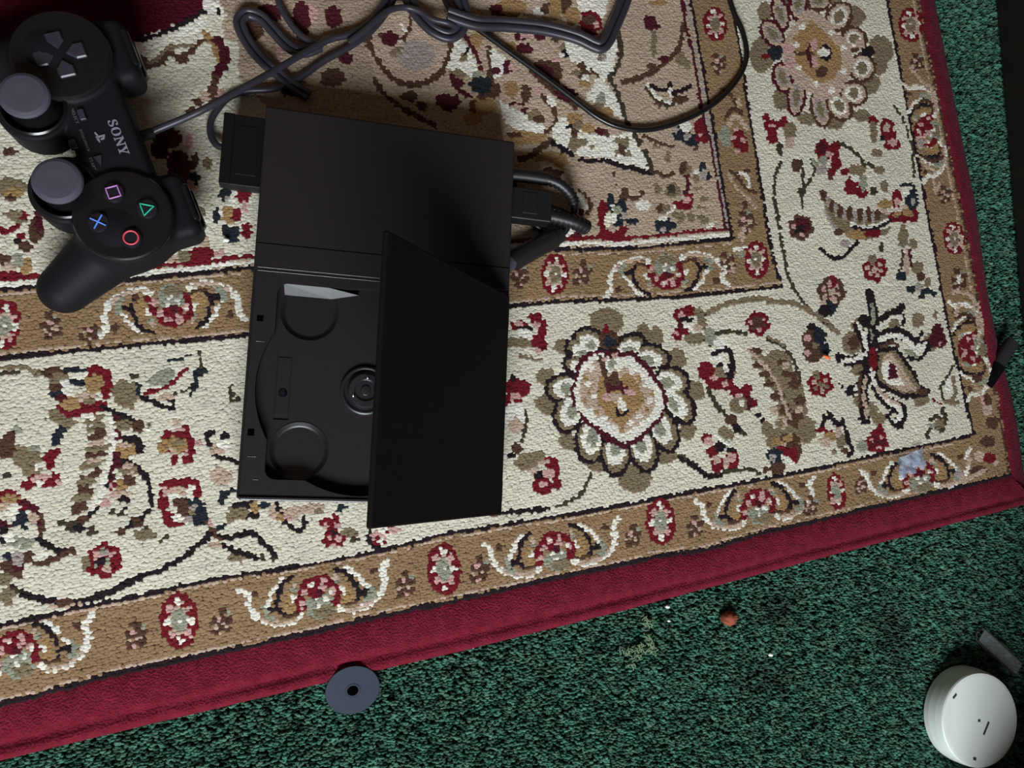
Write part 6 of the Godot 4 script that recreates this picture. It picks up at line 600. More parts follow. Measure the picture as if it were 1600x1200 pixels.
# wool colours, in the order the design numbers them
const WOOL := [Color(0.792, 0.765, 0.698), Color(0.855, 0.831, 0.784), Color(0.698, 0.604, 0.533), Color(0.541, 0.439, 0.329), Color(0.588, 0.471, 0.322), Color(0.471, 0.416, 0.329), Color(0.541, 0.541, 0.478), Color(0.408, 0.110, 0.141), Color(0.729, 0.573, 0.549), Color(0.149, 0.118, 0.133), Color(0.314, 0.220, 0.180), Color(0.149, 0.165, 0.188), Color(0.290, 0.118, 0.149), Color(0.667, 0.588, 0.510), Color(0.251, 0.220, 0.180), Color(0.604, 0.557, 0.533), Color(0.275, 0.071, 0.118), Color(0.620, 0.541, 0.471)]

func resample(f: Array, n: int) -> PackedVector2Array:
	var p := points(f)
	var total := 0.0
	for i in p.size() - 1: total += p[i].distance_to(p[i + 1])
	var out := PackedVector2Array()
	var i := 0; var gone := 0.0
	for k in n:
		var want := total * k / (n - 1)
		while i < p.size() - 2 and gone + p[i].distance_to(p[i + 1]) < want: gone += p[i].distance_to(p[i + 1]); i += 1
		out.append(p[i].lerp(p[i + 1], clampf((want - gone) / maxf(p[i].distance_to(p[i + 1]), 0.001), 0, 1)))
	return out

func border_strip(inner: PackedVector2Array, outer: PackedVector2Array, profile: Array, seed_: int) -> ArrayMesh:
	var ns := FastNoiseLite.new(); ns.seed = seed_; ns.frequency = 0.03
	var st := SurfaceTool.new(); st.begin(Mesh.PRIMITIVE_TRIANGLES); st.set_smooth_group(0)
	var w := profile.size()
	for i in inner.size():
		for k in w:
			var q := inner[i].lerp(outer[i], profile[k].x)
			var y: float = profile[k].y
			if y > 0.004: y += ns.get_noise_2d(q.x * 1.5, q.y * 3.0) * 0.0012
			st.set_uv(Vector2(i * 0.05, profile[k].x)); st.add_vertex(rug_point(q.x, q.y, y))
	for i in inner.size() - 1:
		for k in w - 1:
			var a := i * w + k
			for q in [a, a + w, a + 1, a + 1, a + w, a + w + 1]: st.add_index(q)
	st.generate_normals()
	return st.commit()

const EDGE_D := [-260.8, 108.5, -185.5, 104.5, -154.4, 103.3, -138.3, 101.8, -108.8, 101.4, -78.2, 101.8, -31.8, 101.9, 5.9, 100.5, 53.1, 100.6, 86.0, 100.5, 138.0, 99.4, 174.0, 100.1, 207.0, 99.1, 240.5, 102.0, 291.9, 98.1, 345.3, 97.6, 367.6, 96.9, 431.4, 95.4, 511.8, 93.9]
const EDGE_DV := [511.8, 93.9, 513.1, 67.9, 514.6, 32.5, 512.0, 11.6, 511.8, -8.9, 514.0, -39.7, 514.3, -76.1, 514.6, -118.1, 513.5, -181.8, 512.5, -219.4, 511.6, -257.2, 511.9, -295.2, 511.4, -355.7]
const EDGE_E := [-267.5, 138.2, -191.5, 135.9, -110.8, 135.0, -21.3, 134.1, 57.6, 134.0, 167.2, 132.0, 291.4, 127.6, 463.4, 122.6, 532.8, 120.2]
const EDGE_EV := [532.8, 120.2, 537.0, 71.3, 538.1, 35.0, 534.0, 3.0, 533.1, -39.3, 534.1, -65.7, 538.9, -124.4, 537.7, -211.6, 537.7, -300.4, 538.0, -362.3]

func tuft_mesh() -> ArrayMesh:
	return lathe([Vector2(1.0, 0.0), Vector2(0.93, 0.45), Vector2(0.6, 0.86), Vector2(0.0, 1.0)], 7)

func multi(called: String, mesh: Mesh, m: Material, where: Array, tint: PackedColorArray, parent: Node) -> MultiMeshInstance3D:
	var mm := MultiMesh.new()
	mm.transform_format = MultiMesh.TRANSFORM_3D; mm.use_colors = true
	mm.mesh = mesh; mm.instance_count = where.size()
	for i in where.size():
		mm.set_instance_transform(i, where[i]); mm.set_instance_color(i, tint[i])
	var o := MultiMeshInstance3D.new(); o.name = numbered(called, parent); o.multimesh = mm; o.material_override = m
	parent.add_child(o, true)
	o.set_meta("kind", "stuff")
	return o

func build_rug() -> void:
	var rug := thing("rug", Vector3.ZERO)
	tag(rug, "cream and tan floral rug with a dark red border, lying on the green carpet", "rug")
	start_design()
	weave()
	# backing under the pile
	var outline := PackedVector2Array()
	var d := points(EDGE_D); var dv := points(EDGE_DV)
	var right_top := dv[dv.size() - 1]
	for q in [d[0] + Vector2(0, -475)]: outline.append(Vector2(d[0].x, V0))
	for q in d: outline.append(q)
	for k in range(1, dv.size()): outline.append(dv[k])
	var flat := PackedVector2Array()
	for q in outline: var w := rug_point(q.x, q.y); flat.append(Vector2(w.x, w.z))
	obj("backing", prism(flat, 0.0005, 0.0105), M.backing, rug)
	# pile
	var where: Array = []; var tint := PackedColorArray()
	rng.seed = 5
	var shade := FastNoiseLite.new(); shade.seed = 3; shade.frequency = 0.02
	var streak := FastNoiseLite.new(); streak.seed = 8; streak.frequency = 0.05
	for j in NV:
		for i in NU:
			var at := j * NU + i
			var c := knots[at]
			if c == 255: continue
			var p := rug_point(ku[at], kv[at], 0.0103)
			var b := Basis.from_euler(Vector3(rng.randf_range(-0.22, 0.10), rng.randf() * TAU, rng.randf_range(-0.16, 0.16)))
			var s := rng.randf_range(0.9, 1.12)
			b = b.scaled(Vector3(1.8, rng.randf_range(1.15, 1.5), 1.55) * 0.001 * s)
			where.append(Transform3D(b, p))
			var k := WOOL[c] as Color
			var f := 1.0 + 0.10 * shade.get_noise_2d(ku[at], kv[at]) + 0.12 * streak.get_noise_2d(ku[at] * 0.35, kv[at] * 4.0) + rng.randf_range(-0.07, 0.07)
			var col := lin(k)
			tint.append(Color(col.r * f, col.g * f, col.b * f * rng.randf_range(0.96, 1.04)))
	multi("wool_pile", tuft_mesh(), M.wool, where, tint, rug)
	# dark red velvet border with a rolled hem
	var bottom := [Vector2(-0.02, 0.0096), Vector2(0.06, 0.0112), Vector2(0.3, 0.0118), Vector2(0.52, 0.0116), Vector2(0.66, 0.0108), Vector2(0.72, 0.0092), Vector2(0.77, 0.0106), Vector2(0.84, 0.0112), Vector2(0.92, 0.0100), Vector2(0.98, 0.0068), Vector2(1.0, 0.003), Vector2(1.0, 0.0002)]
	obj("red_border", border_strip(resample(EDGE_D, 90), resample(EDGE_E, 90), bottom, 4), M.red_velvet, rug)
	var side := [Vector2(-0.05, 0.0096), Vector2(0.10, 0.0112), Vector2(0.25, 0.0108), Vector2(0.5, 0.0092), Vector2(0.8, 0.0060), Vector2(0.95, 0.0036), Vector2(1.0, 0.0020), Vector2(1.0, 0.0002)]
	obj("red_border", border_strip(resample(EDGE_DV, 60), resample(EDGE_EV, 60), side, 9), M.red_velvet, rug)

# ---------------------------------------------------------------- room
func struct(called: String, mesh: Mesh, m: Material, at := Vector3.ZERO, parent: Node = null) -> MeshInstance3D:
	var o := obj(called, mesh, m, parent, at)
	if parent == null: o.set_meta("kind", "structure")
	return o

func box(x: float, y: float, z: float) -> BoxMesh:
	var b := BoxMesh.new(); b.size = Vector3(x, y, z); return b

func build_room() -> void:
	var x0 := -1.9; var x1 := 1.7; var z0 := -2.0; var z1 := 1.06; var top := 2.4; var t := 0.12
	var floor_ := struct("floor", box(x1 - x0 + 2 * t, 0.1, z1 - z0 + 2 * t), M.carpet_base, Vector3((x0 + x1) / 2, -0.0535, (z0 + z1) / 2))
	struct("ceiling", box(x1 - x0 + 2 * t, 0.1, z1 - z0 + 2 * t), M.wall, Vector3((x0 + x1) / 2, top + 0.05, (z0 + z1) / 2))
	struct("wall_left", box(t, top, z1 - z0), M.wall, Vector3(x0 - t / 2, top / 2, (z0 + z1) / 2))
	struct("wall_right", box(t, top, z1 - z0), M.wall, Vector3(x1 + t / 2, top / 2, (z0 + z1) / 2))
	struct("wall_back", box(x1 - x0 + 2 * t, top, t), M.wall, Vector3((x0 + x1) / 2, top / 2, z0 - t / 2))
	# the wall with the window: four pieces round the opening
	var lx := -0.10; var ly := 0.84; var lw := 0.7 + 0.06; var lh := 0.5 + 0.06
	var wall := Node3D.new(); wall.name = "wall_front"; add_child(wall); wall.set_meta("kind", "structure")
	var zc := z1 + t / 2
	obj("wall_panel", box(lx - lw / 2 - x0 + t, top, t), M.wall, wall, Vector3((x0 - t + lx - lw / 2) / 2, top / 2, zc))
	obj("wall_panel", box(x1 + t - lx - lw / 2, top, t), M.wall, wall, Vector3((x1 + t + lx + lw / 2) / 2, top / 2, zc))
	obj("wall_panel", box(lw, ly - lh / 2, t), M.wall, wall, Vector3(lx, (ly - lh / 2) / 2, zc))
	obj("wall_panel", box(lw, top - ly - lh / 2, t), M.wall, wall, Vector3(lx, (top + ly + lh / 2) / 2, zc))
	var win := Node3D.new(); win.name = "window_1"; add_child(win); win.set_meta("kind", "structure")
	win.position = Vector3(lx, ly, z1 + 0.04)
	for s in [-1, 1]:
		obj("window_frame", rbox(Vector3(0.05, lh, 0.06), 0.006), M.white_paint, win, Vector3(s * (lw / 2 - 0.025), 0, 0))
		obj("window_frame", rbox(Vector3(lw - 0.1, 0.05, 0.06), 0.006), M.white_paint, win, Vector3(0, s * (lh / 2 - 0.025), 0))
		obj("pane", box(lw / 2 - 0.06, lh - 0.1, 0.004), M.glass, win, Vector3(s * (lw / 4 - 0.01), 0, 0))
	obj("mullion", rbox(Vector3(0.04, lh - 0.1, 0.05), 0.005), M.white_paint, win)
	# green carpet pile over the floor that shows
	var where: Array = []; var tint := PackedColorArray()
	rng.seed = 21
	var n1 := FastNoiseLite.new(); n1.seed = 31; n1.frequency = 0.13; n1.fractal_octaves = 3
	var n2 := FastNoiseLite.new(); n2.seed = 32; n2.frequency = 0.025
	var e := points(EDGE_E); var ev := points(EDGE_EV)
	var under := PackedVector2Array()
	under.append(Vector2(e[0].x, -900))
	for q in e: under.append(q + Vector2(0, -5))
	for k in range(1, ev.size()): under.append(ev[k] + Vector2(-5, 0))
	under.append(Vector2(ev[ev.size() - 1].x - 40, -900))
	var stains := [[Vector3(0.3080, 0, 0.1597), 0.030, 0.014], [Vector3(0.3157, 0, 0.1114), 0.022, 0.016], [Vector3(0.4122, 0, 0.1336), 0.016, 0.03]]
	var z := -0.62
	while z < 0.34:
		var x := -0.30
		while x < 0.72:
			var px := x + rng.randf_range(-0.0014, 0.0014); var pz := z + rng.randf_range(-0.0014, 0.0014)
			x += 0.0017
			var u := (px * cos(RUG_TURN) + pz * sin(RUG_TURN)) * 1000.0; var v := (pz * cos(RUG_TURN) - px * sin(RUG_TURN)) * 1000.0
			if Geometry2D.is_point_in_polygon(Vector2(u, v), under): continue
			if u < 480.0 and v < 60.0: continue
			var g := n1.get_noise_2d(px * 1000.0, pz * 1000.0); var h := n2.get_noise_2d(px * 1000.0, pz * 1000.0)
			var lift := 0.0016 * g
			var b := Basis.from_euler(Vector3(rng.randf_range(-0.7, 0.7), rng.randf() * TAU, rng.randf_range(-0.7, 0.7)))
			b = b.scaled(Vector3(rng.randf_range(1.2, 1.9), rng.randf_range(2.0, 3.0), rng.randf_range(0.85, 1.3)) * 0.001)
			where.append(Transform3D(b, Vector3(px, -0.0022 + lift, pz)))
			var f := clampf(1.0 + 1.35 * g + 0.3 * h + rng.randf_range(-0.25, 0.25), 0.15, 2.2)
			var c := lin(Color(0.225, 0.385, 0.328)) * f
			c = c.lerp(lin(Color(0.26, 0.368, 0.302)) * f, clampf(0.5 + 1.2 * n2.get_noise_2d(px * 2600.0, pz * 2600.0 + 900.0), 0, 1))
			for s in stains:
				var q := Vector2((px - s[0].x) / s[1], (pz - s[0].z) / s[2]).length()
				if q < 1.3: c = c.lerp(Color(0.022, 0.02, 0.014), clampf(1.3 - q, 0, 1) * 0.55)
			c.a = 1.0
			tint.append(c)
		z += 0.0017
	multi("carpet_pile", lathe([Vector2(0.9, 0.0), Vector2(1.0, 0.5), Vector2(0.62, 0.85), Vector2(0.0, 1.0)], 6), M.wool, where, tint, floor_)
	floor_.get_child(0).position = -floor_.position

# ---------------------------------------------------------------- console
func csg_cut(parent: Node, called: String, outline: PackedVector2Array, y0: float, y1: float) -> void:
	var c := CSGPolygon3D.new(); c.name = called
	c.polygon = outline; c.depth = y1 - y0; c.operation = CSGShape3D.OPERATION_SUBTRACTION
	c.rotation.x = PI / 2; c.position.y = y0
	c.smooth_faces = false
	parent.add_child(c, true)

func build_console() -> void:
	var t := thing("game_console", CONSOLE_AT, CONSOLE_TURN)
	tag(t, "black slim games console lying flat on the rug with its disc lid raised", "games console")
	# shell with the disc bay cut out of its top (millimetres turned to metres)
	var csg := CSGCombiner3D.new(); csg.name = "body"; t.add_child(csg)
	var shell := CSGMesh3D.new(); shell.name = "shell"
	var sm := weld(rbox(Vector3(0.152, 0.0275, 0.230), 0.0016, 2)); shell.mesh = sm
	shell.position = Vector3(0.076, 0.01425, 0.115)
	csg.add_child(shell)
	var bay := PackedVector2Array()
	# disc well with the two squared finger notches at the front
	var notch := rounded_rect(0.0405, 0.162, 0.053, 0.1135, 0.006)
	var well := circle(0.067, 0.1655, 0.0615, 64)
	var whole := Geometry2D.merge_polygons(notch, well)
	csg_cut(csg, "bay_cut", whole[0], 0.0205, 0.04)
	csg_cut(csg, "finger_cut", circle(0.0325, 0.1205, 0.0168, 40), 0.0180, 0.022)
	csg_cut(csg, "finger_cut", circle(0.0318, 0.2020, 0.0168, 40), 0.0180, 0.022)
	csg_cut(csg, "lens_cut", rounded_rect(0.0205, 0.1635, 0.0085, 0.042, 0.0008), 0.0198, 0.022)
	csg_cut(csg, "lid_seat", PackedVector2Array([Vector2(0.0012, 0.0985), Vector2(0.151, 0.0985), Vector2(0.151, 0.2288), Vector2(0.0012, 0.2288)]), 0.0268, 0.04)
	csg_cut(csg, "seam_cut", PackedVector2Array([Vector2(-0.01, 0.0826), Vector2(0.17, 0.0826), Vector2(0.17, 0.0834), Vector2(-0.01, 0.0834)]), 0.0270, 0.04)
	csg_cut(csg, "latch_cut", rounded_rect(0.0056, 0.1268, 0.0036, 0.0042, 0.0004), 0.022, 0.04)
	csg_cut(csg, "latch_cut", rounded_rect(0.0052, 0.1925, 0.0036, 0.0042, 0.0004), 0.022, 0.04)
	csg_cut(csg, "port_cut", PackedVector2Array([Vector2(-0.01, 0.0035), Vector2(0.006, 0.0035), Vector2(0.006, 0.0497), Vector2(-0.01, 0.0497)]), 0.0035, 0.0215)
	csg.material_override = M.console
	# fittings
	obj("seat_rail", rbox(Vector3(0.149, 0.0009, 0.0007), 0.0003), M.console_gloss, t, Vector3(0.0765, 0.0273, 0.0992))
	obj("seat_rail", rbox(Vector3(0.149, 0.0009, 0.0007), 0.0003), M.console_gloss, t, Vector3(0.0765, 0.0278, 0.0973))
	obj("seat_rail", rbox(Vector3(0.149, 0.0018, 0.0018), 0.0009, 4), M.console_gloss, t, Vector3(0.0760, 0.0268, 0.2297))
	obj("rib", rbox(Vector3(0.0050, 0.0005, 0.0005), 0.0002), M.console_gloss, t, Vector3(0.0064, 0.0268, 0.1405))
	obj("rib", rbox(Vector3(0.0050, 0.0005, 0.0005), 0.0002), M.console_gloss, t, Vector3(0.0066, 0.0268, 0.2062))
	obj("rib", rbox(Vector3(0.0030, 0.0005, 0.0005), 0.0002), M.console_gloss, t, Vector3(0.0096, 0.0268, 0.2190))
	# sloped faces of the bay that catch the window: a ramp at its upper end and the dished finger hollows
	var ramp := SurfaceTool.new(); ramp.begin(Mesh.PRIMITIVE_TRIANGLES); ramp.set_smooth_group(-1)
	var rp := [Vector3(0.0172, 0.0258, 0.1054), Vector3(0.0430, 0.0258, 0.1056), Vector3(0.0600, 0.0242, 0.1082), Vector3(0.0445, 0.0208, 0.1112), Vector3(0.0178, 0.0206, 0.1110), Vector3(0.0172, 0.0204, 0.1054), Vector3(0.0430, 0.0204, 0.1054), Vector3(0.0600, 0.0204, 0.1080)]
	for q in [0, 1, 3, 0, 3, 4, 1, 2, 3, 0, 4, 5, 1, 0, 5, 1, 5, 6, 2, 1, 6, 2, 6, 7, 3, 2, 7, 4, 3, 7, 4, 7, 6, 4, 6, 5]: ramp.add_vertex(rp[q])
	ramp.generate_normals()
	obj("bay_ramp", ramp.commit(), M.ramp, t)
	for q in [Vector3(0.0325, 0.0179, 0.1205), Vector3(0.0318, 0.0179, 0.2020)]:
		obj("finger_dish", lathe([Vector2(0.0169, 0.0), Vector2(0.0169, 0.0029), Vector2(0.0166, 0.0029), Vector2(0.0146, 0.0012), Vector2(0.0138, 0.0007), Vector2(0.0, 0.0006)], 48), M.ramp_dark, t, q)
	var lens := obj("laser_sled", rbox(Vector3(0.0074, 0.0008, 0.034), 0.0003), M.console, t, Vector3(0.0205, 0.01985, 0.165))
	obj("lens", lathe([Vector2(0.0026, 0.0), Vector2(0.0024, 0.0006), Vector2(0.0012, 0.0011), Vector2(0, 0.0012)], 20), M.lens, lens, Vector3(0, 0.0003, 0.004))
	var hub := obj("disc_hub", lathe([Vector2(0.0148, 0.0), Vector2(0.0147, 0.0014), Vector2(0.0142, 0.0021), Vector2(0.0134, 0.0024), Vector2(0.0126, 0.0021), Vector2(0.0121, 0.0013), Vector2(0.0104, 0.0010)], 56), M.hub, t, Vector3(0.0675, 0.0205, 0.1650))
	obj("hub_cap", lathe([Vector2(0.0104, 0.0), Vector2(0.0104, 0.0040), Vector2(0.0096, 0.0051), Vector2(0.0066, 0.0052), Vector2(0.0060, 0.0040), Vector2(0.0030, 0.0040), Vector2(0.0026, 0.0049), Vector2(0.0, 0.0051)], 40), M.hub, hub)
	for k in 3:
		var a := TAU * k / 3.0 + 2.7
		obj("hub_ball", lathe([Vector2(0.0, -0.0012), Vector2(0.0009, -0.0008), Vector2(0.0012, 0.0), Vector2(0.0009, 0.0008), Vector2(0.0, 0.0012)], 14), M.chrome, hub, Vector3(cos(a) * 0.0078, 0.0050, sin(a) * 0.0078))
	# the raised lid, hinged along the back edge
	var lid := Node3D.new(); lid.name = "lid"; t.add_child(lid)
	lid.position = Vector3(0.150, 0.0285, 0.1684); lid.rotation.z = -0.9006
	var L := 0.1352; var w := 0.1344
	obj("lid_panel", rbox(Vector3(L, 0.0030, w), 0.0012), M.lid, lid, Vector3(-L / 2, 0.0010, 0))
	obj("lid_lip", rbox(Vector3(0.0016, 0.0034, w - 0.008), 0.0006), M.lid, lid, Vector3(-L + 0.006, -0.0015, 0))
	for s in [-1, 1]: obj("lid_lip", rbox(Vector3(L - 0.014, 0.0034, 0.0016), 0.0006), M.lid, lid, Vector3(-L / 2, -0.0015, s * (w / 2 - 0.0034)))
	obj("disc_clamp", lathe([Vector2(0.0, -0.0045), Vector2(0.0120, -0.0040), Vector2(0.0125, -0.0005), Vector2(0.0, 0.0)], 32), M.console_gloss, lid, Vector3(-0.084, -0.0004, 0.0))
	for s in [-1, 1]: obj("hinge", lathe([Vector2(0.0, -0.006), Vector2(0.0020, -0.006), Vector2(0.0020, 0.006), Vector2(0.0, 0.006)], 16), M.console, lid, Vector3(0.0005, -0.0002, s * (w / 2 - 0.014))).rotation.x = PI / 2
	for q in [Vector3(0.012, 0.0002, 0.012), Vector3(0.140, 0.0002, 0.012), Vector3(0.012, 0.0002, 0.218), Vector3(0.140, 0.0002, 0.218)]:
		obj("rubber_foot", lathe([Vector2(0.0, -0.0008), Vector2(0.0045, -0.0008), Vector2(0.0045, 0.0008), Vector2(0.0, 0.0008)], 20), M.rubber, t, q)

func weld(m: ArrayMesh) -> ArrayMesh:
	var a := m.surface_get_arrays(0)
	var v: PackedVector3Array = a[Mesh.ARRAY_VERTEX]; var idx: PackedInt32Array = a[Mesh.ARRAY_INDEX]
	var seen := {}; var pts := PackedVector3Array(); var map := PackedInt32Array(); map.resize(v.size())
	for i in v.size():
		var k := Vector3i((v[i] * 1e6).round())
		if not seen.has(k): seen[k] = pts.size(); pts.append(v[i])
		map[i] = seen[k]
	var out := PackedInt32Array()
	for i in range(0, idx.size(), 3):
		var p := map[idx[i]]; var q := map[idx[i + 1]]; var r := map[idx[i + 2]]
		if p != q and q != r and r != p: out.append(p); out.append(q); out.append(r)
	var arr := []; arr.resize(Mesh.ARRAY_MAX); arr[Mesh.ARRAY_VERTEX] = pts; arr[Mesh.ARRAY_INDEX] = out
	var n := ArrayMesh.new(); n.add_surface_from_arrays(Mesh.PRIMITIVE_TRIANGLES, arr)
	return n

func cpt(x: float, y: float, z: float) -> Vector3:  # console millimetres to the world
	return CONSOLE_AT + Basis(Vector3.UP, CONSOLE_TURN) * (Vector3(x, y, z) * 0.001)

func build_console_plugs() -> void:
	var card := thing("memory_card", CONSOLE_AT, CONSOLE_TURN)
	tag(card, "black memory card sticking out of the front of the console", "memory card")
	obj("card_case", rbox(Vector3(0.0265, 0.0082, 0.0435), 0.0008), M.card, card, Vector3(-0.0105, 0.0168, 0.0265))
	obj("card_step", rbox(Vector3(0.0060, 0.0010, 0.0435), 0.0004), M.card, card, Vector3(-0.0205, 0.0212, 0.0265))
	obj("card_label", rbox(Vector3(0.0120, 0.0004, 0.0300), 0.0002), M.card, card, Vector3(-0.0095, 0.0210, 0.0265))
	# black box-shaped picture plug at the back, with its ribbed cord
	var av := thing("picture_cable", CONSOLE_AT, CONSOLE_TURN)
	tag(av, "black cord with a block plug and ribbed sleeve in the back of the console", "cable")
	obj("plug_block", rbox(Vector3(0.0275, 0.0125, 0.0210), 0.0011), M.plug, av, Vector3(0.1662, 0.0150, 0.0375))
	obj("plug_grip", rbox(Vector3(0.0100, 0.0008, 0.0140), 0.0003), M.plug, av, Vector3(0.1650, 0.0214, 0.0370))
	var b := smooth_path([Vector3(0.1800, 0.0150, 0.0415), Vector3(0.1900, 0.0150, 0.0425), Vector3(0.2000, 0.0142, 0.0440), Vector3(0.2075, 0.0105, 0.0450)], 6)
	ribbed(av, b, 0.0052)
	obj("cord", tube(smooth_path([Vector3(0.2070, 0.0105, 0.0450), Vector3(0.2085, 0.0060, 0.0440), Vector3(0.2040, 0.0030, 0.0380), Vector3(0.1950, 0.0022, 0.0330), Vector3(0.1800, 0.0022, 0.0300), Vector3(0.1620, 0.0022, 0.0260), Vector3(0.1580, 0.0022, 0.0120)], 6), 0.0022), M.cord, av)
	# round plug that bends down behind the block
	var ac := thing("power_cable", CONSOLE_AT, CONSOLE_TURN)
	tag(ac, "black power cord whose bent ribbed sleeve curves down beside the block plug", "cable")
	obj("plug_barrel", tube(smooth_path([Vector3(0.1522, 0.0140, 0.0165), Vector3(0.1650, 0.0140, 0.0160), Vector3(0.1780, 0.0140, 0.0162)], 5), 0.0044, 16), M.plug, ac)
	ribbed(ac, smooth_path([Vector3(0.1780, 0.0140, 0.0162), Vector3(0.1870, 0.0138, 0.0185), Vector3(0.1950, 0.0128, 0.0240), Vector3(0.1985, 0.0115, 0.0300)], 6), 0.0041)
	obj("cord", tube(smooth_path([Vector3(0.1985, 0.0115, 0.0300), Vector3(0.1990, 0.0100, 0.0350), Vector3(0.1970, 0.0070, 0.0410), Vector3(0.1935, 0.0035, 0.0480), Vector3(0.1860, 0.0026, 0.0500), Vector3(0.1740, 0.0026, 0.0440), Vector3(0.1600, 0.0026, 0.0340)], 6), 0.0026), M.cord, ac)
	# thick barrel lying slantwise against the back edge
	var nb := thing("barrel_plug", CONSOLE_AT, CONSOLE_TURN)
	tag(nb, "thick round black plug lying slantwise on the rug below the block plug", "plug")
	var a0 := Vector3(0.1580, 0.0072, 0.0725); var a1 := Vector3(0.1862, 0.0072, 0.0535)
	obj("barrel", tube(smooth_path([a0, a0.lerp(a1, 0.5), a1], 4), 0.0068, 24), M.plug, nb)
	obj("tip", tube(smooth_path([a0 + (a0 - a1).normalized() * 0.0045, a0], 2), 0.0052, 20), M.plug_tip, nb)
	obj("sleeve", tube(smooth_path([a1, a1 + (a1 - a0).normalized() * 0.006], 2), 0.0056, 20), M.plug, nb)

func ribbed(parent: Node, path: PackedVector3Array, r: float) -> void:
	var s := obj("sleeve", tube(path, r * 0.84, 14), M.plug, parent)
	for i in range(1, path.size() - 1, 2):
		var d := (path[i + 1] - path[i - 1]).normalized()
		obj("rib", tube(PackedVector3Array([path[i] - d * 0.0006, path[i] + d * 0.0006]), r, 14), M.plug, s)

# ---------------------------------------------------------------- controller: body as one smooth surface
func capsule(p: Vector3, a: Vector3, b: Vector3, ra: float, rb: float) -> float:
	var ab := b - a
	var h := clampf((p - a).dot(ab) / ab.length_squared(), 0, 1)
	return (p - a - ab * h).length() - lerpf(ra, rb, h)

func round_cyl(p: Vector3, c: Vector3, r: float, half: float, e: float) -> float:
	var q := Vector2(Vector2(p.x - c.x, p.z - c.z).length() - r + e, absf(p.y - c.y) - half + e)
	return minf(maxf(q.x, q.y), 0.0) + Vector2(maxf(q.x, 0), maxf(q.y, 0)).length() - e

func round_box(p: Vector3, c: Vector3, h: Vector3, e: float) -> float:
	var q := (p - c).abs() - h + Vector3.ONE * e
	return Vector3(maxf(q.x, 0), maxf(q.y, 0), maxf(q.z, 0)).length() + minf(maxf(q.x, maxf(q.y, q.z)), 0.0) - e

func smin(a: float, b: float, k: float) -> float:
	var h := clampf(0.5 + 0.5 * (b - a) / k, 0, 1)
	return lerpf(b, a, h) - k * h * (1.0 - h)

func pad_field(q: Vector3) -> float:  # millimetres
	var p := Vector3(absf(q.x), q.y, q.z)
	var d := round_cyl(p, Vector3(46, -12, 0), 25.2, 12, 2.2)
	d = smin(d, round_box(p, Vector3(0, -13, -5), Vector3(40, 10.5, 17), 4), 2.0)
	d = smin(d, round_box(p, Vector3(46, -16, -20), Vector3(19, 12, 15), 6), 3.0)
	var grip := capsule(p, Vector3(51, -18, 6), Vector3(65, -31, 46), 19.0, 13.5)
	d = smin(d, grip, 5.0)
	d = smin(d, capsule(p, Vector3(51, -18, 6), Vector3(48, -20, -12), 19.0, 14.0), 4.0)
	d = smin(d, round_cyl(p, Vector3(23.5, -13, 22.0), 18.6, 11, 2.5), 1.5)
	d = maxf(d, -round_cyl(p, Vector3(23.5, 0, 22.0), 14.6, 7.0, 1.0))
	return d

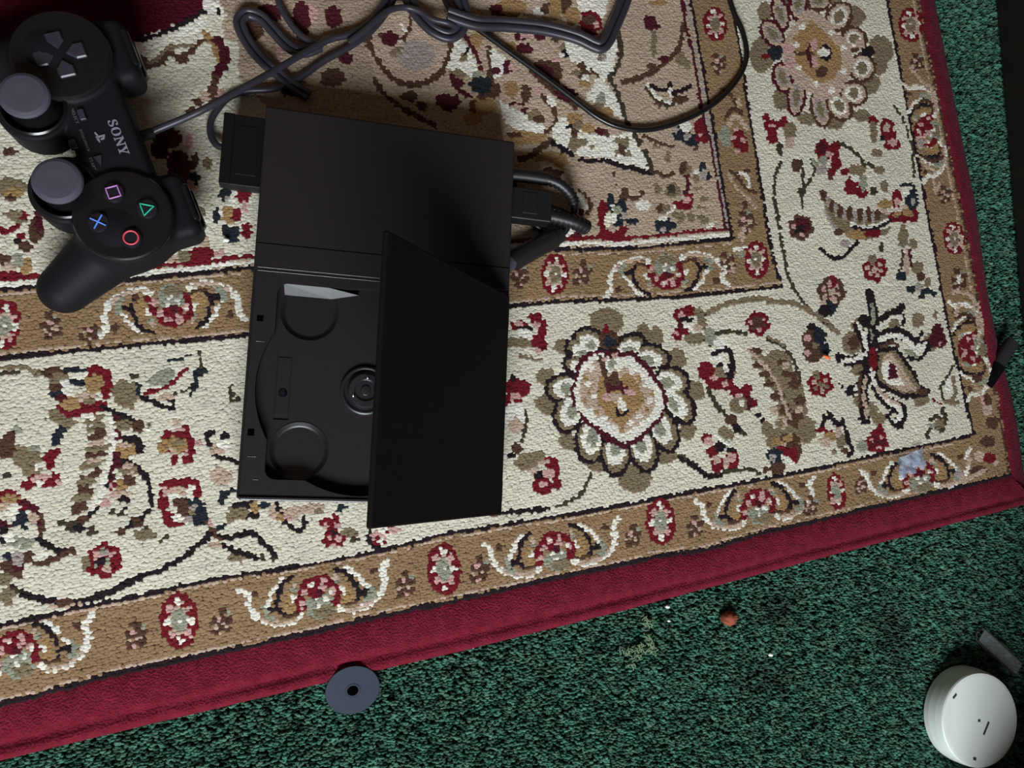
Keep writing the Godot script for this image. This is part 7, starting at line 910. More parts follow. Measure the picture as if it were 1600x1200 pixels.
func controller_body() -> ArrayMesh:
	var s := 1.35
	var lo := Vector3(-s, -48, -40); var n := Vector3i(64, 39, 79)
	var f := PackedFloat32Array(); f.resize(n.x * n.y * n.z); f.fill(9.0)
	var B := 4
	for bi in range(0, n.x, B):
		for bj in range(0, n.y, B):
			for bk in range(0, n.z, B):
				var c := pad_field(lo + Vector3(bi + 1.5, bj + 1.5, bk + 1.5) * s)
				var far := absf(c) > s * 4.6
				for i in range(bi, mini(bi + B, n.x)):
					for j in range(bj, mini(bj + B, n.y)):
						for k in range(bk, mini(bk + B, n.z)):
							f[(i * n.y + j) * n.z + k] = c if far else pad_field(lo + Vector3(i, j, k) * s)
	var vid := {}; var pts := PackedVector3Array()
	var off := []
	for c in 8: off.append(Vector3i(c & 1, (c >> 1) & 1, (c >> 2) & 1))
	for i in n.x - 1:
		for j in n.y - 1:
			for k in n.z - 1:
				var neg := 0
				for o in off:
					if f[((i + o.x) * n.y + j + o.y) * n.z + k + o.z] < 0: neg += 1
				if neg == 0 or neg == 8: continue
				var sum := Vector3.ZERO; var cnt := 0
				for a in 8:
					for bit in 3:
						var b := a | (1 << bit)
						if b == a: continue
						var oa: Vector3i = off[a]; var ob: Vector3i = off[b]
						var fa := f[((i + oa.x) * n.y + j + oa.y) * n.z + k + oa.z]; var fb := f[((i + ob.x) * n.y + j + ob.y) * n.z + k + ob.z]
						if (fa < 0) != (fb < 0):
							sum += Vector3(oa).lerp(Vector3(ob), fa / (fa - fb)); cnt += 1
				vid[(i * n.y + j) * n.z + k] = pts.size()
				var q0 := lo + (Vector3(i, j, k) + sum / cnt) * s
				if i == 0: q0.x = 0.0  # the seam of the two halves
				pts.append(q0)
	var tri := PackedInt32Array()
	var step := [n.y * n.z, n.z, 1]
	for i in range(1, n.x - 1):
		for j in range(1, n.y - 1):
			for k in range(1, n.z - 1):
				var at := (i * n.y + j) * n.z + k
				for ax in 3:
					var fa := f[at]; var fb := f[at + step[ax]]
					if (fa < 0) == (fb < 0): continue
					var u: int = step[(ax + 1) % 3]; var v: int = step[(ax + 2) % 3]
					var q := [vid.get(at - u - v, -1), vid.get(at - v, -1), vid.get(at, -1), vid.get(at - u, -1)]
					if q.min() < 0: continue
					if fa < 0: q.reverse()
					for e in [0, 1, 2, 0, 2, 3]: tri.append(q[e])
	var nrm := PackedVector3Array()
	for p in pts:
		var e := 0.6
		nrm.append(Vector3(pad_field(p + Vector3(e, 0, 0)) - pad_field(p - Vector3(e, 0, 0)), pad_field(p + Vector3(0, e, 0)) - pad_field(p - Vector3(0, e, 0)), pad_field(p + Vector3(0, 0, e)) - pad_field(p - Vector3(0, 0, e))).normalized())
	# mirror the half to make the whole
	var V := PackedVector3Array(); var N := PackedVector3Array(); var I := PackedInt32Array()
	var cnt2 := pts.size()
	for p in pts: V.append(p * 0.001)
	N.append_array(nrm)
	for p in pts: V.append(Vector3(-p.x, p.y, p.z) * 0.001)
	for q in nrm: N.append(Vector3(-q.x, q.y, q.z))
	for t in range(0, tri.size(), 3):
		I.append(tri[t]); I.append(tri[t + 1]); I.append(tri[t + 2])
		I.append(tri[t] + cnt2); I.append(tri[t + 2] + cnt2); I.append(tri[t + 1] + cnt2)
	var arr := []; arr.resize(Mesh.ARRAY_MAX); arr[Mesh.ARRAY_VERTEX] = V; arr[Mesh.ARRAY_NORMAL] = N; arr[Mesh.ARRAY_INDEX] = I
	var m := ArrayMesh.new(); m.add_surface_from_arrays(Mesh.PRIMITIVE_TRIANGLES, arr)
	return m

func ring_path(pts: Array) -> PackedVector3Array:
	var out := PackedVector3Array()
	for i in pts.size():
		var a: Vector3 = pts[i]; var b: Vector3 = pts[(i + 1) % pts.size()]
		for k in 4: out.append(a.lerp(b, k / 4.0))
	out.append(pts[0]); out.append((pts[0] as Vector3).lerp(pts[1], 0.25))
	return out

func letters(text: String) -> TextMesh:  # 6.4 mm tall type, to be scaled by its node
	var tm := TextMesh.new(); tm.text = text; tm.depth = 0.0003
	var f := SystemFont.new(); f.font_names = PackedStringArray(["Droid Serif"]); f.font_weight = 700
	tm.font = f; tm.font_size = 32; tm.pixel_size = 0.0002
	return tm

func build_controller() -> void:
	var t := thing("game_controller", Vector3(-0.1231, 0.0580, -0.1725), -1.1995)
	tag(t, "black game controller with two grey thumbsticks lying on the rug beside the console", "controller")
	obj("body", controller_body(), M.pad, t)
	var mm := 0.001
	for s in [-1, 1]: obj("face_plate", lathe([Vector2(0.0250, -0.0022), Vector2(0.0249, -0.0008), Vector2(0.0244, 0.0000), Vector2(0.0234, 0.0005), Vector2(0.0215, 0.0006), Vector2(0.0, 0.0006)], 72), M.pad_gloss, t, Vector3(s * 46.0, 0, 0) * mm)
	# four arrow-shaped pieces of the direction pad
	for k in 4:
		var a := PI / 2 * k
		var shape := PackedVector2Array()
		for q in [Vector2(-3.6, 12.6), Vector2(3.6, 12.6), Vector2(4.2, 12.0), Vector2(4.2, 7.2), Vector2(0.0, 3.0), Vector2(-4.2, 7.2), Vector2(-4.2, 12.0)]: shape.append((q as Vector2).rotated(a) * mm + Vector2(-45.5, 0) * mm)
		obj("direction_button", prism(shape, -0.003, 0.0022, 0.0007), M.button, t)
	obj("pad_rim", lathe([Vector2(0.0172, -0.001), Vector2(0.0172, 0.0005), Vector2(0.0166, 0.0005), Vector2(0.0162, -0.001)], 48), M.pad_gloss, t, Vector3(-45.5, 0, 0) * mm)
	# action buttons with their coloured marks
	var marks := [["square", Vector3(33.6, 0, 0), M.mark_pink], ["triangle", Vector3(46.6, 0, -12.6), M.mark_green], ["circle", Vector3(59.4, 0, 0), M.mark_red], ["cross", Vector3(46.6, 0, 12.2), M.mark_blue]]
	for q in marks:
		var b := obj("action_button", lathe([Vector2(0.0053, -0.003), Vector2(0.0053, 0.0018), Vector2(0.0049, 0.0025), Vector2(0.0040, 0.0027), Vector2(0.0, 0.0028)], 28), M.button_dark, t, q[1] * mm)
		var mk: Mesh
		var r := 0.00042; var y := 0.0030
		if q[0] == "square": mk = tube(ring_path([Vector3(-0.0029, y, -0.0029), Vector3(0.0029, y, -0.0029), Vector3(0.0029, y, 0.0029), Vector3(-0.0029, y, 0.0029)]), r, 8)
		elif q[0] == "triangle": mk = tube(ring_path([Vector3(0.0, y, -0.0036), Vector3(0.0034, y, 0.0024), Vector3(-0.0034, y, 0.0024)]), r, 8)
		elif q[0] == "circle":
			var pts := PackedVector3Array()
			for i in 38: pts.append(Vector3(cos(TAU * i / 36.0) * 0.0036, y - 0.0001, sin(TAU * i / 36.0) * 0.0036))
			mk = tube(pts, r * 1.15, 8)
		else:
			var st := SurfaceTool.new(); st.begin(Mesh.PRIMITIVE_TRIANGLES)
			for s in [-1, 1]: st.append_from(tube(PackedVector3Array([Vector3(-0.0029, y, -0.0029 * s), Vector3(0.0, y + 0.0001, 0), Vector3(0.0029, y, 0.0029 * s)]), r, 8), 0, Transform3D.IDENTITY)
			mk = st.commit()
		obj("button_mark", mk, q[2], b)
	# thumbsticks in their wells
	for s in [-1, 1]:
		var k := obj("thumbstick", lathe([Vector2(0.0085, 0.0070), Vector2(0.0112, 0.0078), Vector2(0.0121, 0.0092), Vector2(0.0121, 0.0100), Vector2(0.0115, 0.0110), Vector2(0.0098, 0.0117), Vector2(0.0060, 0.0119), Vector2(0.0, 0.0118)], 40), M.stick, t, Vector3(s * 23.5, 0, 22.0) * mm)
		obj("stick_stem", lathe([Vector2(0.0062, -0.008), Vector2(0.0058, 0.0050), Vector2(0.0087, 0.0070), Vector2(0.0, 0.0072)], 28), M.rubber, k)
		obj("stick_boot", lathe([Vector2(0.0140, -0.007), Vector2(0.0100, -0.0005), Vector2(0.0062, 0.0022), Vector2(0.0, 0.0024)], 32), M.rubber, k)
		obj("well_rim", lathe([Vector2(0.0162, -0.004), Vector2(0.0162, -0.0012), Vector2(0.0153, -0.0004), Vector2(0.0146, -0.0012), Vector2(0.0144, -0.003)], 44), M.pad_gloss, k)
	# middle panel
	obj("select_button", rbox(Vector3(0.0062, 0.0022, 0.0034), 0.0007), M.button, t, Vector3(-13.0, -2.0, 1.2) * mm)
	obj("start_button", prism(PackedVector2Array([Vector2(10.6, -0.8) * mm, Vector2(16.8, 1.4) * mm, Vector2(10.6, 3.6) * mm]), -0.0035, -0.0012, 0.0004), M.button, t)
	obj("mode_button", rbox(Vector3(0.0060, 0.0016, 0.0040), 0.0007), M.button_dark, t, Vector3(1.5, -2.0, 10.5) * mm)
	var word := obj("lettering", letters("SONY"), M.print, t, Vector3(3.2, -2.25, -11.6) * mm)
	word.rotation.x = -PI / 2; word.scale = Vector3(1.12, 1, 1)
	for q in [["SELECT", Vector3(-13.4, -2.3, 4.8), 0.0019], ["START", Vector3(13.8, -2.3, 5.2), 0.0019], ["DUALSHOCK", Vector3(0.6, -2.3, 4.6), 0.0017]]:
		var w := obj("lettering", letters(q[0]), M.print_dim, t, (q[1] as Vector3) * mm)
		w.rotation.x = -PI / 2; w.scale = Vector3(1.15, 1, 1) * (q[2] / 0.0064)
	# the emblem: an upright P standing on a flat S
	var st := SurfaceTool.new(); st.begin(Mesh.PRIMITIVE_TRIANGLES)
	var P := [[Vector2(-0.5, 2.4), Vector2(0.4, 2.0), Vector2(0.4, -2.3), Vector2(-0.5, -2.6)], [Vector2(0.4, -2.3), Vector2(1.9, -1.5), Vector2(2.0, 0.2), Vector2(1.3, 0.5), Vector2(1.0, -0.9), Vector2(0.4, -1.2)], [Vector2(-0.8, 0.6), Vector2(-3.0, 1.5), Vector2(-2.6, 2.2), Vector2(-0.8, 1.7)], [Vector2(0.7, 0.9), Vector2(2.8, 0.9), Vector2(3.2, 1.5), Vector2(0.7, 2.3), Vector2(0.7, 1.7), Vector2(1.8, 1.3), Vector2(0.7, 1.4)]]
	for outline in P:
		var o := PackedVector2Array()
		for q in outline: o.append(q * mm)
		st.append_from(prism(o, -0.0004, 0.0, 0.0), 0, Transform3D.IDENTITY)
	obj("emblem", st.commit(), M.print, t, Vector3(0.6, -2.05, -3.4) * mm)
	# shoulder buttons
	for s in [-1, 1]:
		obj("shoulder_button", rbox(Vector3(0.0230, 0.0075, 0.0110), 0.0028), M.pad_gloss, t, Vector3(s * 46.0, -9.0, -30.5) * mm)
		obj("shoulder_button", rbox(Vector3(0.0250, 0.0100, 0.0120), 0.0035), M.pad_gloss, t, Vector3(s * 46.0, -21.0, -31.0) * mm)
	# cord: leaves the top edge and runs over the rug to the bundle
	obj("cord_sleeve", tube(smooth_path([Vector3(-2, -20, -19) * mm, Vector3(-3, -21, -24) * mm, Vector3(-3.5, -22, -28) * mm], 4), 0.0030, 14), M.plug, t)
	var inv := t.transform.affine_inverse()
	var run: Array = [Vector3(-3.5, -22, -27) * mm]
	for q in [Vector3(-0.0961, 0.0370, -0.1876), Vector3(-0.0807, 0.0390, -0.1955), Vector3(-0.0670, 0.0400, -0.2039), Vector3(-0.0469, 0.0340, -0.2221), Vector3(-0.0295, 0.0260, -0.2398), Vector3(-0.0146, 0.0200, -0.2550), Vector3(-0.0011, 0.0170, -0.2662), Vector3(0.0129, 0.0165, -0.2723), Vector3(0.0230, 0.0165, -0.2802), Vector3(0.0300, 0.0165, -0.2900), Vector3(0.0357, 0.0160, -0.3028), Vector3(0.0437, 0.0150, -0.3235)]: run.append(inv * q)
	obj("cord", tube(smooth_path(run, 8), 0.0021, 10), M.cord_light, t)
	var plug := obj("cord_plug", rbox(Vector3(0.0215, 0.0105, 0.0400), 0.0018), M.plug, t)
	plug.transform = inv * Transform3D(Basis(Vector3.UP, CONSOLE_TURN), cpt(-11.2, 6.6, 25.5))
	var loop: Array = []
	for q in [Vector3(-0.0628, 0.0185, -0.1880), Vector3(-0.0669, 0.0180, -0.1898), Vector3(-0.0705, 0.0165, -0.1965), Vector3(-0.0705, 0.0155, -0.2059), Vector3(-0.0664, 0.0150, -0.2148), Vector3(-0.0608, 0.0145, -0.2222), Vector3(-0.0508, 0.0145, -0.2275), Vector3(-0.0338, 0.0145, -0.2311), Vector3(-0.0185, 0.0145, -0.2405), Vector3(-0.0049, 0.0145, -0.2525), Vector3(0.0110, 0.0145, -0.2640), Vector3(0.0244, 0.0145, -0.2763), Vector3(0.0343, 0.0145, -0.2901), Vector3(0.0409, 0.0145, -0.3045), Vector3(0.0467, 0.0145, -0.3244)]: loop.append(inv * q)
	obj("cord", tube(smooth_path(loop, 8), 0.0021, 10), M.cord_light, t)

# ---------------------------------------------------------------- loose cables and litter
func cable(called: String, pts: Array, r: float, m: Material, label: String, group := "", twin := false) -> Node3D:
	var t := thing(called, pts[0] * Vector3(1, 0, 1))
	tag(t, label, "cable", group)
	var local: Array = []
	for q in pts: local.append(q - t.position)
	var path := smooth_path(local, 8)
	if not twin: obj("cord", tube(path, r, 10), m, t)
	else:
		for s in [-1, 1]:
			var side := PackedVector3Array()
			for i in path.size():
				var d := (path[mini(i + 1, path.size() - 1)] - path[maxi(i - 1, 0)]).normalized()
				side.append(path[i] + d.cross(Vector3.UP).normalized() * r * 0.95 * s)
			obj("strand", tube(side, r, 10), m, t)
	return t

func build_cables() -> void:
	cable("thin_cable", [Vector3(0.0673, 0.0150, -0.3227), Vector3(0.0746, 0.0150, -0.3033), Vector3(0.0828, 0.0150, -0.2954), Vector3(0.0977, 0.0150, -0.2870), Vector3(0.1201, 0.0145, -0.2737), Vector3(0.1427, 0.0145, -0.2599), Vector3(0.1657, 0.0145, -0.2449), Vector3(0.1820, 0.0145, -0.2345), Vector3(0.1986, 0.0145, -0.2292), Vector3(0.2192, 0.0145, -0.2294), Vector3(0.2434, 0.0145, -0.2376), Vector3(0.2696, 0.0145, -0.2525), Vector3(0.2904, 0.0145, -0.2726), Vector3(0.3009, 0.0145, -0.2929), Vector3(0.2992, 0.0145, -0.3128), Vector3(0.2914, 0.0145, -0.3304), Vector3(0.2846, 0.0145, -0.3574)], 0.0019, M.cord, "thin glossy black cable sweeping in a wide loop over the rug's corner border")
	cable("bent_cable", [Vector3(0.0750, 0.0205, -0.2922), Vector3(0.0949, 0.0180, -0.2902), Vector3(0.1156, 0.0155, -0.2937), Vector3(0.1431, 0.0150, -0.2950), Vector3(0.1665, 0.0150, -0.2921), Vector3(0.1798, 0.0150, -0.2877), Vector3(0.1854, 0.0152, -0.2874), Vector3(0.1904, 0.0154, -0.2936), Vector3(0.1956, 0.0152, -0.3050), Vector3(0.2030, 0.0150, -0.3222), Vector3(0.2117, 0.0150, -0.3480)], 0.0027, M.cord_light, "flat black cable with a sharp elbow near the rug's centre field", "", true)
	cable("looped_cable", [Vector3(-0.0136, 0.0148, -0.2282), Vector3(-0.0230, 0.0148, -0.2339), Vector3(-0.0316, 0.0150, -0.2404), Vector3(-0.0409, 0.0155, -0.2474), Vector3(-0.0483, 0.0155, -0.2557), Vector3(-0.0538, 0.0155, -0.2651), Vector3(-0.0555, 0.0155, -0.2724), Vector3(-0.0510, 0.0155, -0.2777), Vector3(-0.0430, 0.0155, -0.2759), Vector3(-0.0360, 0.0155, -0.2692), Vector3(-0.0293, 0.0155, -0.2620), Vector3(-0.0226, 0.0160, -0.2571), Vector3(-0.0155, 0.0160, -0.2571), Vector3(-0.0070, 0.0155, -0.2620)], 0.0021, M.cord_light, "flat twin cable doubled back in a narrow loop above the memory card", "", true)
	cable("short_cable", [Vector3(-0.0359, 0.0148, -0.3066), Vector3(-0.0337, 0.0148, -0.2918), Vector3(-0.0300, 0.0148, -0.2824), Vector3(-0.0244, 0.0150, -0.2737), Vector3(-0.0189, 0.0152, -0.2679), Vector3(-0.0125, 0.0155, -0.2638), Vector3(-0.0070, 0.0158, -0.2618)], 0.0021, M.cord_light, "single grey cable curving down to the crossing above the console")
	cable("coiled_cable", [Vector3(0.0458, 0.0155, -0.3190), Vector3(0.0501, 0.0155, -0.3007), Vector3(0.0564, 0.0160, -0.2910), Vector3(0.0653, 0.0165, -0.2825), Vector3(0.0764, 0.0165, -0.2795), Vector3(0.0842, 0.0170, -0.2857), Vector3(0.0860, 0.0170, -0.2992), Vector3(0.0809, 0.0165, -0.3147), Vector3(0.0779, 0.0165, -0.3257)], 0.0024, M.cord_light, "thick twin cable bend where the cables gather at the rug's centre", "", true)
	cable("arched_cable", [Vector3(0.0109, 0.0190, -0.2649), Vector3(0.0208, 0.0205, -0.2732), Vector3(0.0297, 0.0215, -0.2825), Vector3(0.0379, 0.0205, -0.2900), Vector3(0.0476, 0.0190, -0.2937), Vector3(0.0560, 0.0195, -0.2919), Vector3(0.0643, 0.0205, -0.2871), Vector3(0.0739, 0.0215, -0.2852), Vector3(0.0804, 0.0185, -0.2852)], 0.0020, M.cord_light, "slim cable arching from the controller cord across to the gathered bend")
	var rod := thing("metal_rod", Vector3(0.5094, 0.0070, -0.0550))
	tag(rod, "dark grey tapered rod slanting off the rug's right edge in the shade", "rod")
	var dirv := (Vector3(0.5309, 0.0120, -0.0856) - Vector3(0.5094, 0.0070, -0.0550))
	obj("shaft", tube(PackedVector3Array([dirv * 0.0, dirv * 0.5, dirv]), 0.0052, 20), M.rod, rod)
	obj("end_cap", tube(PackedVector3Array([-dirv.normalized() * 0.006, dirv.normalized() * 0.014]), 0.0060, 20), M.rubber, rod)

func build_litter() -> void:
	# washer-like disc leaning on the hem
	var disc := thing("flat_disc", Vector3(0.0173, 0.0074, 0.1401))
	tag(disc, "small dark blue disc with a centre hole leaning on the red hem", "disc")
	disc.rotation = Vector3(0.30, 0, -0.05)
	obj("disc_plate", lathe([Vector2(0.0033, -0.0004), Vector2(0.0160, -0.0004), Vector2(0.0163, 0.0), Vector2(0.0160, 0.0005), Vector2(0.0048, 0.0006), Vector2(0.0042, 0.0009), Vector2(0.0034, 0.0009), Vector2(0.0033, 0.0005), Vector2(0.0033, -0.0004)], 56), M.disc, disc)
	# white round cap, tilted
	var cup := thing("bottle_cap", Vector3(0.467, 0.0012, 0.197))
	tag(cup, "round white plastic cap with dark scratches standing on the carpet", "cap")
	var rr := 0.0345
	obj("cap_side", lathe([Vector2(rr * 0.93, 0.0), Vector2(rr * 1.0, 0.0015), Vector2(rr * 1.01, 0.006), Vector2(rr * 1.0, 0.012), Vector2(rr * 0.985, 0.0155)], 72), M.white_plastic, cup)
	obj("cap_top", lathe([Vector2(rr * 0.985, 0.0155), Vector2(rr * 0.975, 0.0170), Vector2(rr * 0.955, 0.0178), Vector2(rr * 0.90, 0.0180), Vector2(rr * 0.4, 0.0182), Vector2(0, 0.0183)], 72), M.white_plastic, cup)
	for q in [[Vector3(0.4709, 0.0196, 0.2031), 0.0100, 0.0016, -1.0], [Vector3(0.4451, 0.0196, 0.1782), 0.0042, 0.0013, -0.7], [Vector3(0.4651, 0.0196, 0.1971), 0.0022, 0.0018, 0.0], [Vector3(0.4588, 0.0196, 0.2233), 0.0026, 0.0018, 0.4]]:
		var s := obj("scratch", rbox(Vector3(q[1], 0.0004, q[2]), 0.0002), M.scuff, cup, (q[0] as Vector3) - cup.position)
		s.rotation.y = -q[3]
	# brown crumb
	var crumb := tag(obj("brown_crumb", lump(Vector3(0.0062, 0.0042, 0.0048), 0.5, 7), M.crumb, null, Vector3(0.2750, 0.0035, 0.1152)), "small reddish brown crumb alone on the green carpet", "crumb")
	tag(obj("orange_fleck", lump(Vector3(0.0034, 0.0010, 0.0011), 0.4, 12, 6), M.orange, null, Vector3(0.3568, 0.0145, -0.0692)), "tiny bright orange fleck on the rug's cream border", "fleck").rotation.y = -0.45
	for q in [[Vector3(0.3069, 0.0022, 0.1427), "tiny white crumb beside the dark stain on the green carpet", 0.0017], [Vector3(0.2287, 0.0022, 0.1048), "white splinter just below the red hem by the pale lint", 0.0016], [Vector3(0.2293, 0.0022, 0.1143), "faint white speck between the lint and the red hem", 0.0011], [Vector3(-0.1002, 0.0138, -0.0175), "pale yellow speck on the cream rug left of the console", 0.0012], [Vector3(-0.0605, 0.0138, -0.1321), "small white crumb on the rug below the memory card", 0.0016], [Vector3(0.0920, 0.0025, 0.1216), "white grain touching the red hem right of the blue disc", 0.0012]]:
		tag(obj("white_crumb", lump(Vector3(1.2, 0.7, 0.8) * q[2], 0.5, 20, 6), M.crumb_white, null, q[0]), q[1], "crumb", "white specks")
	# lint: a loose cluster of pale fibres
	var lint := thing("lint_fluff", Vector3(0.2120, 0.0012, 0.1218))
	tag(lint, "pale greenish tuft of lint on the green carpet below the red hem", "lint")
	rng.seed = 77
	var st := SurfaceTool.new(); st.begin(Mesh.PRIMITIVE_TRIANGLES)
	var arms := [[Vector3(0.2110, 0.0010, 0.1116), Vector3(0.2142, 0.0010, 0.1144), Vector3(0.2123, 0.0010, 0.1143), Vector3(0.2121, 0.0010, 0.1219), Vector3(0.2121, 0.0010, 0.1219), Vector3(0.2138, 0.0010, 0.1279), Vector3(0.2128, 0.0010, 0.1274), Vector3(0.2201, 0.0010, 0.1360), Vector3(0.2119, 0.0010, 0.1282), Vector3(0.2033, 0.0010, 0.1322), Vector3(0.2033, 0.0010, 0.1322), Vector3(0.1959, 0.0010, 0.1317), Vector3(0.2080, 0.0010, 0.1317), Vector3(0.1993, 0.0010, 0.1420), Vector3(0.2138, 0.0010, 0.1279), Vector3(0.2174, 0.0010, 0.1316)]]
	for k in 95:
		var seg: Array = arms[0]
		var i := rng.randi_range(0, seg.size() / 2 - 1) * 2
		var p: Vector3 = (seg[i] as Vector3).lerp(seg[i + 1], rng.randf()) - lint.position + Vector3(rng.randfn() * 0.0013, rng.randf_range(0.0008, 0.0024), rng.randfn() * 0.0013)
		var a := rng.randf() * TAU; var l := rng.randf_range(0.0012, 0.0030)
		st.append_from(tube(smooth_path([p - Vector3(cos(a), 0, sin(a)) * l, p + Vector3(0, 0.0006, 0), p + Vector3(cos(a + 0.6), 0, sin(a + 0.6)) * l], 2), 0.00042, 5), 0, Transform3D.IDENTITY)
	var fib := obj("fibres", st.commit(), M.lint, lint); fib.set_meta("kind", "stuff")
	# crumpled scrap of clear film on the border
	var film := tag(obj("clear_film", crumpled(0.026, 0.016, 3), M.film, null, Vector3(0.4267, 0.0128, 0.0087)), "crumpled scrap of clear plastic film shining on the rug's corner border", "film scrap")
	film.rotation = Vector3(0.30, 0.35, 0)
	# clear plastic strip by the cap
	var strip := thing("clear_strip", Vector3(0.4867, 0.0030, 0.1395))
	tag(strip, "narrow clear plastic strip lying in the shade behind the white cap", "plastic strip")
	var p0 := Vector3(0.4867, 0.0030, 0.1395); var p1 := Vector3(0.5229, 0.0030, 0.1700)
	var dd := (p1 - p0).normalized(); var sd := dd.cross(Vector3.UP).normalized() * 0.0058
	obj("rim", tube(smooth_path([p1 + sd - p0, sd + dd * 0.006, sd * 0.6 + dd * 0.001, -dd * 0.0010, -sd * 0.6 + dd * 0.001, -sd + dd * 0.006, p1 - sd - p0], 6), 0.0007, 8), M.clear, strip)
	obj("web", prism(PackedVector2Array([Vector2(sd.x, sd.z) + Vector2(dd.x, dd.z) * 0.004, Vector2((p1 - p0 + sd).x, (p1 - p0 + sd).z), Vector2((p1 - p0 - sd).x, (p1 - p0 - sd).z), Vector2(-sd.x, -sd.z) + Vector2(dd.x, dd.z) * 0.004]), -0.0002, 0.0002), M.glass, strip)

func crumpled(w: float, d: float, seed_: int) -> ArrayMesh:
	var ns := FastNoiseLite.new(); ns.seed = seed_; ns.frequency = 0.09; ns.fractal_octaves = 2
	var st := SurfaceTool.new(); st.begin(Mesh.PRIMITIVE_TRIANGLES); st.set_smooth_group(-1)
	var n := 9
	for layer in 2:
		for i in n:
			for j in n:
				var v := []
				for q in [[0, 0], [1, 0], [1, 1], [0, 1]]:
					var x: float = (float(i + q[0]) / n - 0.5) * w; var z: float = (float(j + q[1]) / n - 0.5) * d
					x += 0.0022 * ns.get_noise_2d(z * 9000.0, 40.0); z += 0.0022 * ns.get_noise_2d(x * 9000.0, 90.0)
					v.append(Vector3(x, 0.0012 + 0.0030 * ns.get_noise_2d(x * 1000.0, z * 1000.0) - layer * 0.0001, z))
				for q in ([0, 1, 2, 0, 2, 3] if layer == 0 else [0, 2, 1, 0, 3, 2]): st.add_vertex(v[q])
	st.generate_normals()
	return st.commit()

func build_furniture() -> void:
	# a long dark sideboard along the right, and a storage chest nearer the window
	var t := thing("sideboard", Vector3(0.553, 0, 0.26))
	tag(t, "dark wooden sideboard standing in the shade beyond the rug's right edge", "sideboard")
	var len := 1.2; var tall := 0.9
	obj("carcass", rbox(Vector3(0.45, tall, len), 0.004), M.wood, t, Vector3(0.225, tall / 2 + 0.0015, -len / 2))
	for k in 3: obj("door", rbox(Vector3(0.012, tall - 0.10, len / 3 - 0.02), 0.003), M.wood, t, Vector3(-0.0055, tall / 2 + 0.02, -len * (k + 0.5) / 3))
	var c := thing("storage_chest", Vector3(0.425, 0, 0.27))
	tag(c, "dark wooden storage chest standing below the window", "chest")
	obj("carcass", rbox(Vector3(0.62, 0.55, 0.60), 0.006), M.wood, c, Vector3(0.31, 0.55 / 2 + 0.0015, 0.30))
	obj("chest_lid", rbox(Vector3(0.64, 0.03, 0.62), 0.006), M.wood, c, Vector3(0.31, 0.55 + 0.0165, 0.30))

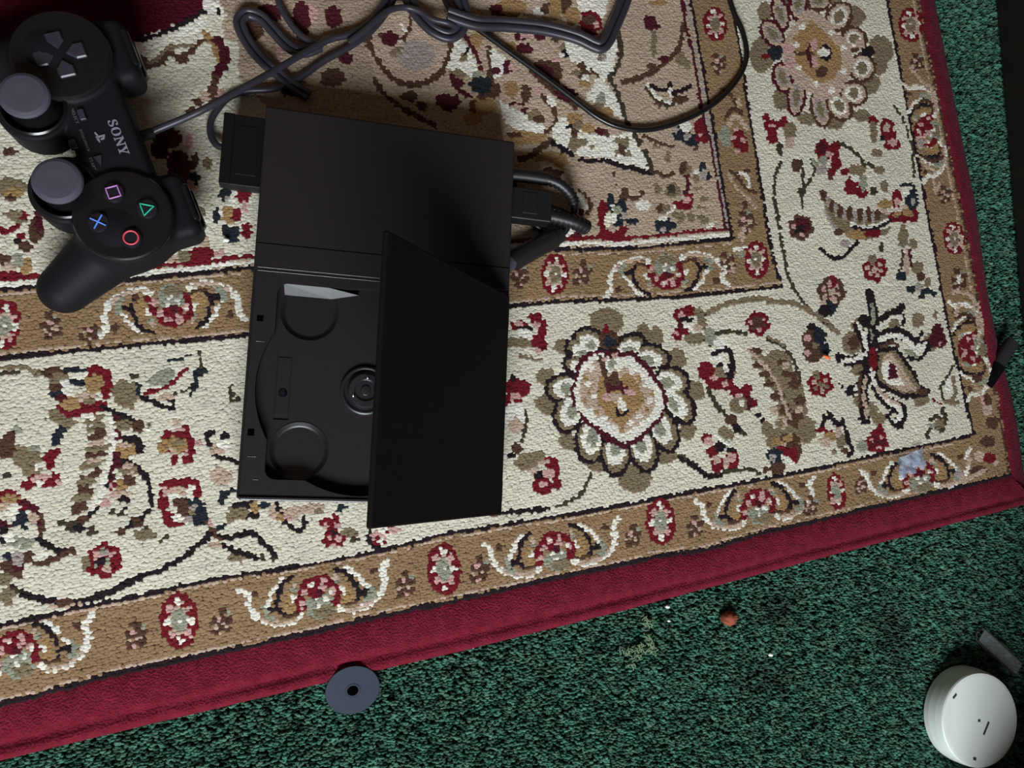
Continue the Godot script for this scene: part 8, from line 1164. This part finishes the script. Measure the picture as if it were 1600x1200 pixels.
func make_materials() -> void:
	var wool := mat("wool", Color.WHITE, 0.95, 0.0, 0.15); wool.vertex_color_use_as_albedo = true
	mat("backing", Color(0.30, 0.25, 0.20), 1.0, 0.0, 0.1)
	var rv := mat("red_velvet", Color.WHITE, 0.95, 0.0, 0.15)
	rv.albedo_texture = noise_tex(0.02, Color(0.36, 0.08, 0.13), Color(0.48, 0.13, 0.20), 2); triplanar(rv, 9.0)
	rv.normal_enabled = true; rv.normal_texture = noise_tex(0.12, Color.BLACK, Color.WHITE, 5, true, 6.0, 2); rv.normal_scale = 0.8
	rv.rim_enabled = true; rv.rim = 0.06; rv.rim_tint = 0.8
	mat("carpet_base", Color(0.12, 0.22, 0.18), 1.0, 0.0, 0.1)
	mat("wall", Color(0.62, 0.53, 0.46), 0.9)
	mat("white_paint", Color(0.85, 0.85, 0.83), 0.5)
	var gl := mat("glass", Color(0.95, 0.97, 1.0, 0.08), 0.02); gl.transparency = BaseMaterial3D.TRANSPARENCY_ALPHA
	var con := mat("console", Color(0.150, 0.130, 0.140), 0.60, 0.0, 0.22)
	con.normal_enabled = true; con.normal_texture = noise_tex(0.25, Color.BLACK, Color.WHITE, 6, true, 2.0, 1); con.normal_scale = 0.35; triplanar(con, 30.0)
	var lid := mat("lid", Color(0.088, 0.068, 0.070), 0.75, 0.0, 0.14)
	lid.normal_enabled = true; lid.normal_texture = M.console.normal_texture; lid.normal_scale = 0.35; triplanar(lid, 30.0)
	mat("console_gloss", Color(0.085, 0.078, 0.088), 0.25, 0.0, 0.8)
	mat("hub", Color(0.13, 0.125, 0.145), 0.27, 0.0, 1.0)
	mat("ramp", Color(0.150, 0.145, 0.165), 0.34, 0.0, 0.6)
	mat("ramp_dark", Color(0.115, 0.105, 0.115), 0.36, 0.0, 0.5)
	mat("lens", Color(0.06, 0.05, 0.10), 0.05, 0.2, 0.9)
	mat("chrome", Color(0.75, 0.75, 0.78), 0.15, 1.0)
	mat("card", Color(0.055, 0.050, 0.055), 0.5, 0.0, 0.35)
	mat("plug", Color(0.090, 0.084, 0.094), 0.42)
	mat("plug_tip", Color(0.25, 0.25, 0.29), 0.3)
	mat("cord", Color(0.085, 0.078, 0.090), 0.28)
	mat("cord_light", Color(0.19, 0.18, 0.215), 0.38)
	mat("rubber", Color(0.045, 0.045, 0.05), 0.8, 0.0, 0.15)
	var pad := mat("pad", Color(0.095, 0.085, 0.102), 0.56, 0.0, 0.24)
	pad.normal_enabled = true; pad.normal_texture = M.console.normal_texture; pad.normal_scale = 0.2; triplanar(pad, 40.0)
	mat("pad_gloss", Color(0.085, 0.075, 0.088), 0.25)
	mat("button", Color(0.21, 0.19, 0.23), 0.3)
	mat("button_dark", Color(0.12, 0.11, 0.14), 0.22)
	mat("stick", Color(0.27, 0.26, 0.31), 0.62)
	mat("mark_pink", Color(0.72, 0.50, 0.76), 0.5); mat("mark_green", Color(0.14, 0.72, 0.58), 0.5)
	mat("mark_red", Color(0.86, 0.30, 0.36), 0.5); mat("mark_blue", Color(0.36, 0.56, 0.92), 0.5)
	mat("print", Color(0.52, 0.50, 0.55), 0.5); mat("print_dim", Color(0.36, 0.34, 0.38), 0.5)
	mat("disc", Color(0.13, 0.155, 0.215), 0.62, 0.0, 0.3)
	mat("white_plastic", Color(0.86, 0.88, 0.86), 0.45); mat("scuff", Color(0.20, 0.18, 0.18), 0.8)
	mat("crumb", Color(0.55, 0.27, 0.16), 0.8); mat("orange", Color(1.0, 0.42, 0.20), 0.6); mat("crumb_white", Color(0.92, 0.93, 0.88), 0.6)
	mat("lint", Color(0.46, 0.54, 0.43), 0.95, 0.0, 0.1)
	var film := mat("film", Color(0.80, 0.88, 1.0, 0.20), 0.08); film.transparency = BaseMaterial3D.TRANSPARENCY_ALPHA
	film.cull_mode = BaseMaterial3D.CULL_DISABLED
	mat("clear", Color(0.24, 0.22, 0.21), 0.2)
	mat("rod", Color(0.17, 0.165, 0.185), 0.4)
	var wd := mat("wood", Color.WHITE, 0.5)
	wd.albedo_texture = noise_tex(0.02, Color(0.07, 0.045, 0.035), Color(0.13, 0.08, 0.06), 14); triplanar(wd, 2.0)

func _ready() -> void:
	set_up_view()
	make_materials()
	build_room()
	build_furniture()
	build_rug()
	build_console()
	build_console_plugs()
	build_controller()
	build_cables()
	build_litter()
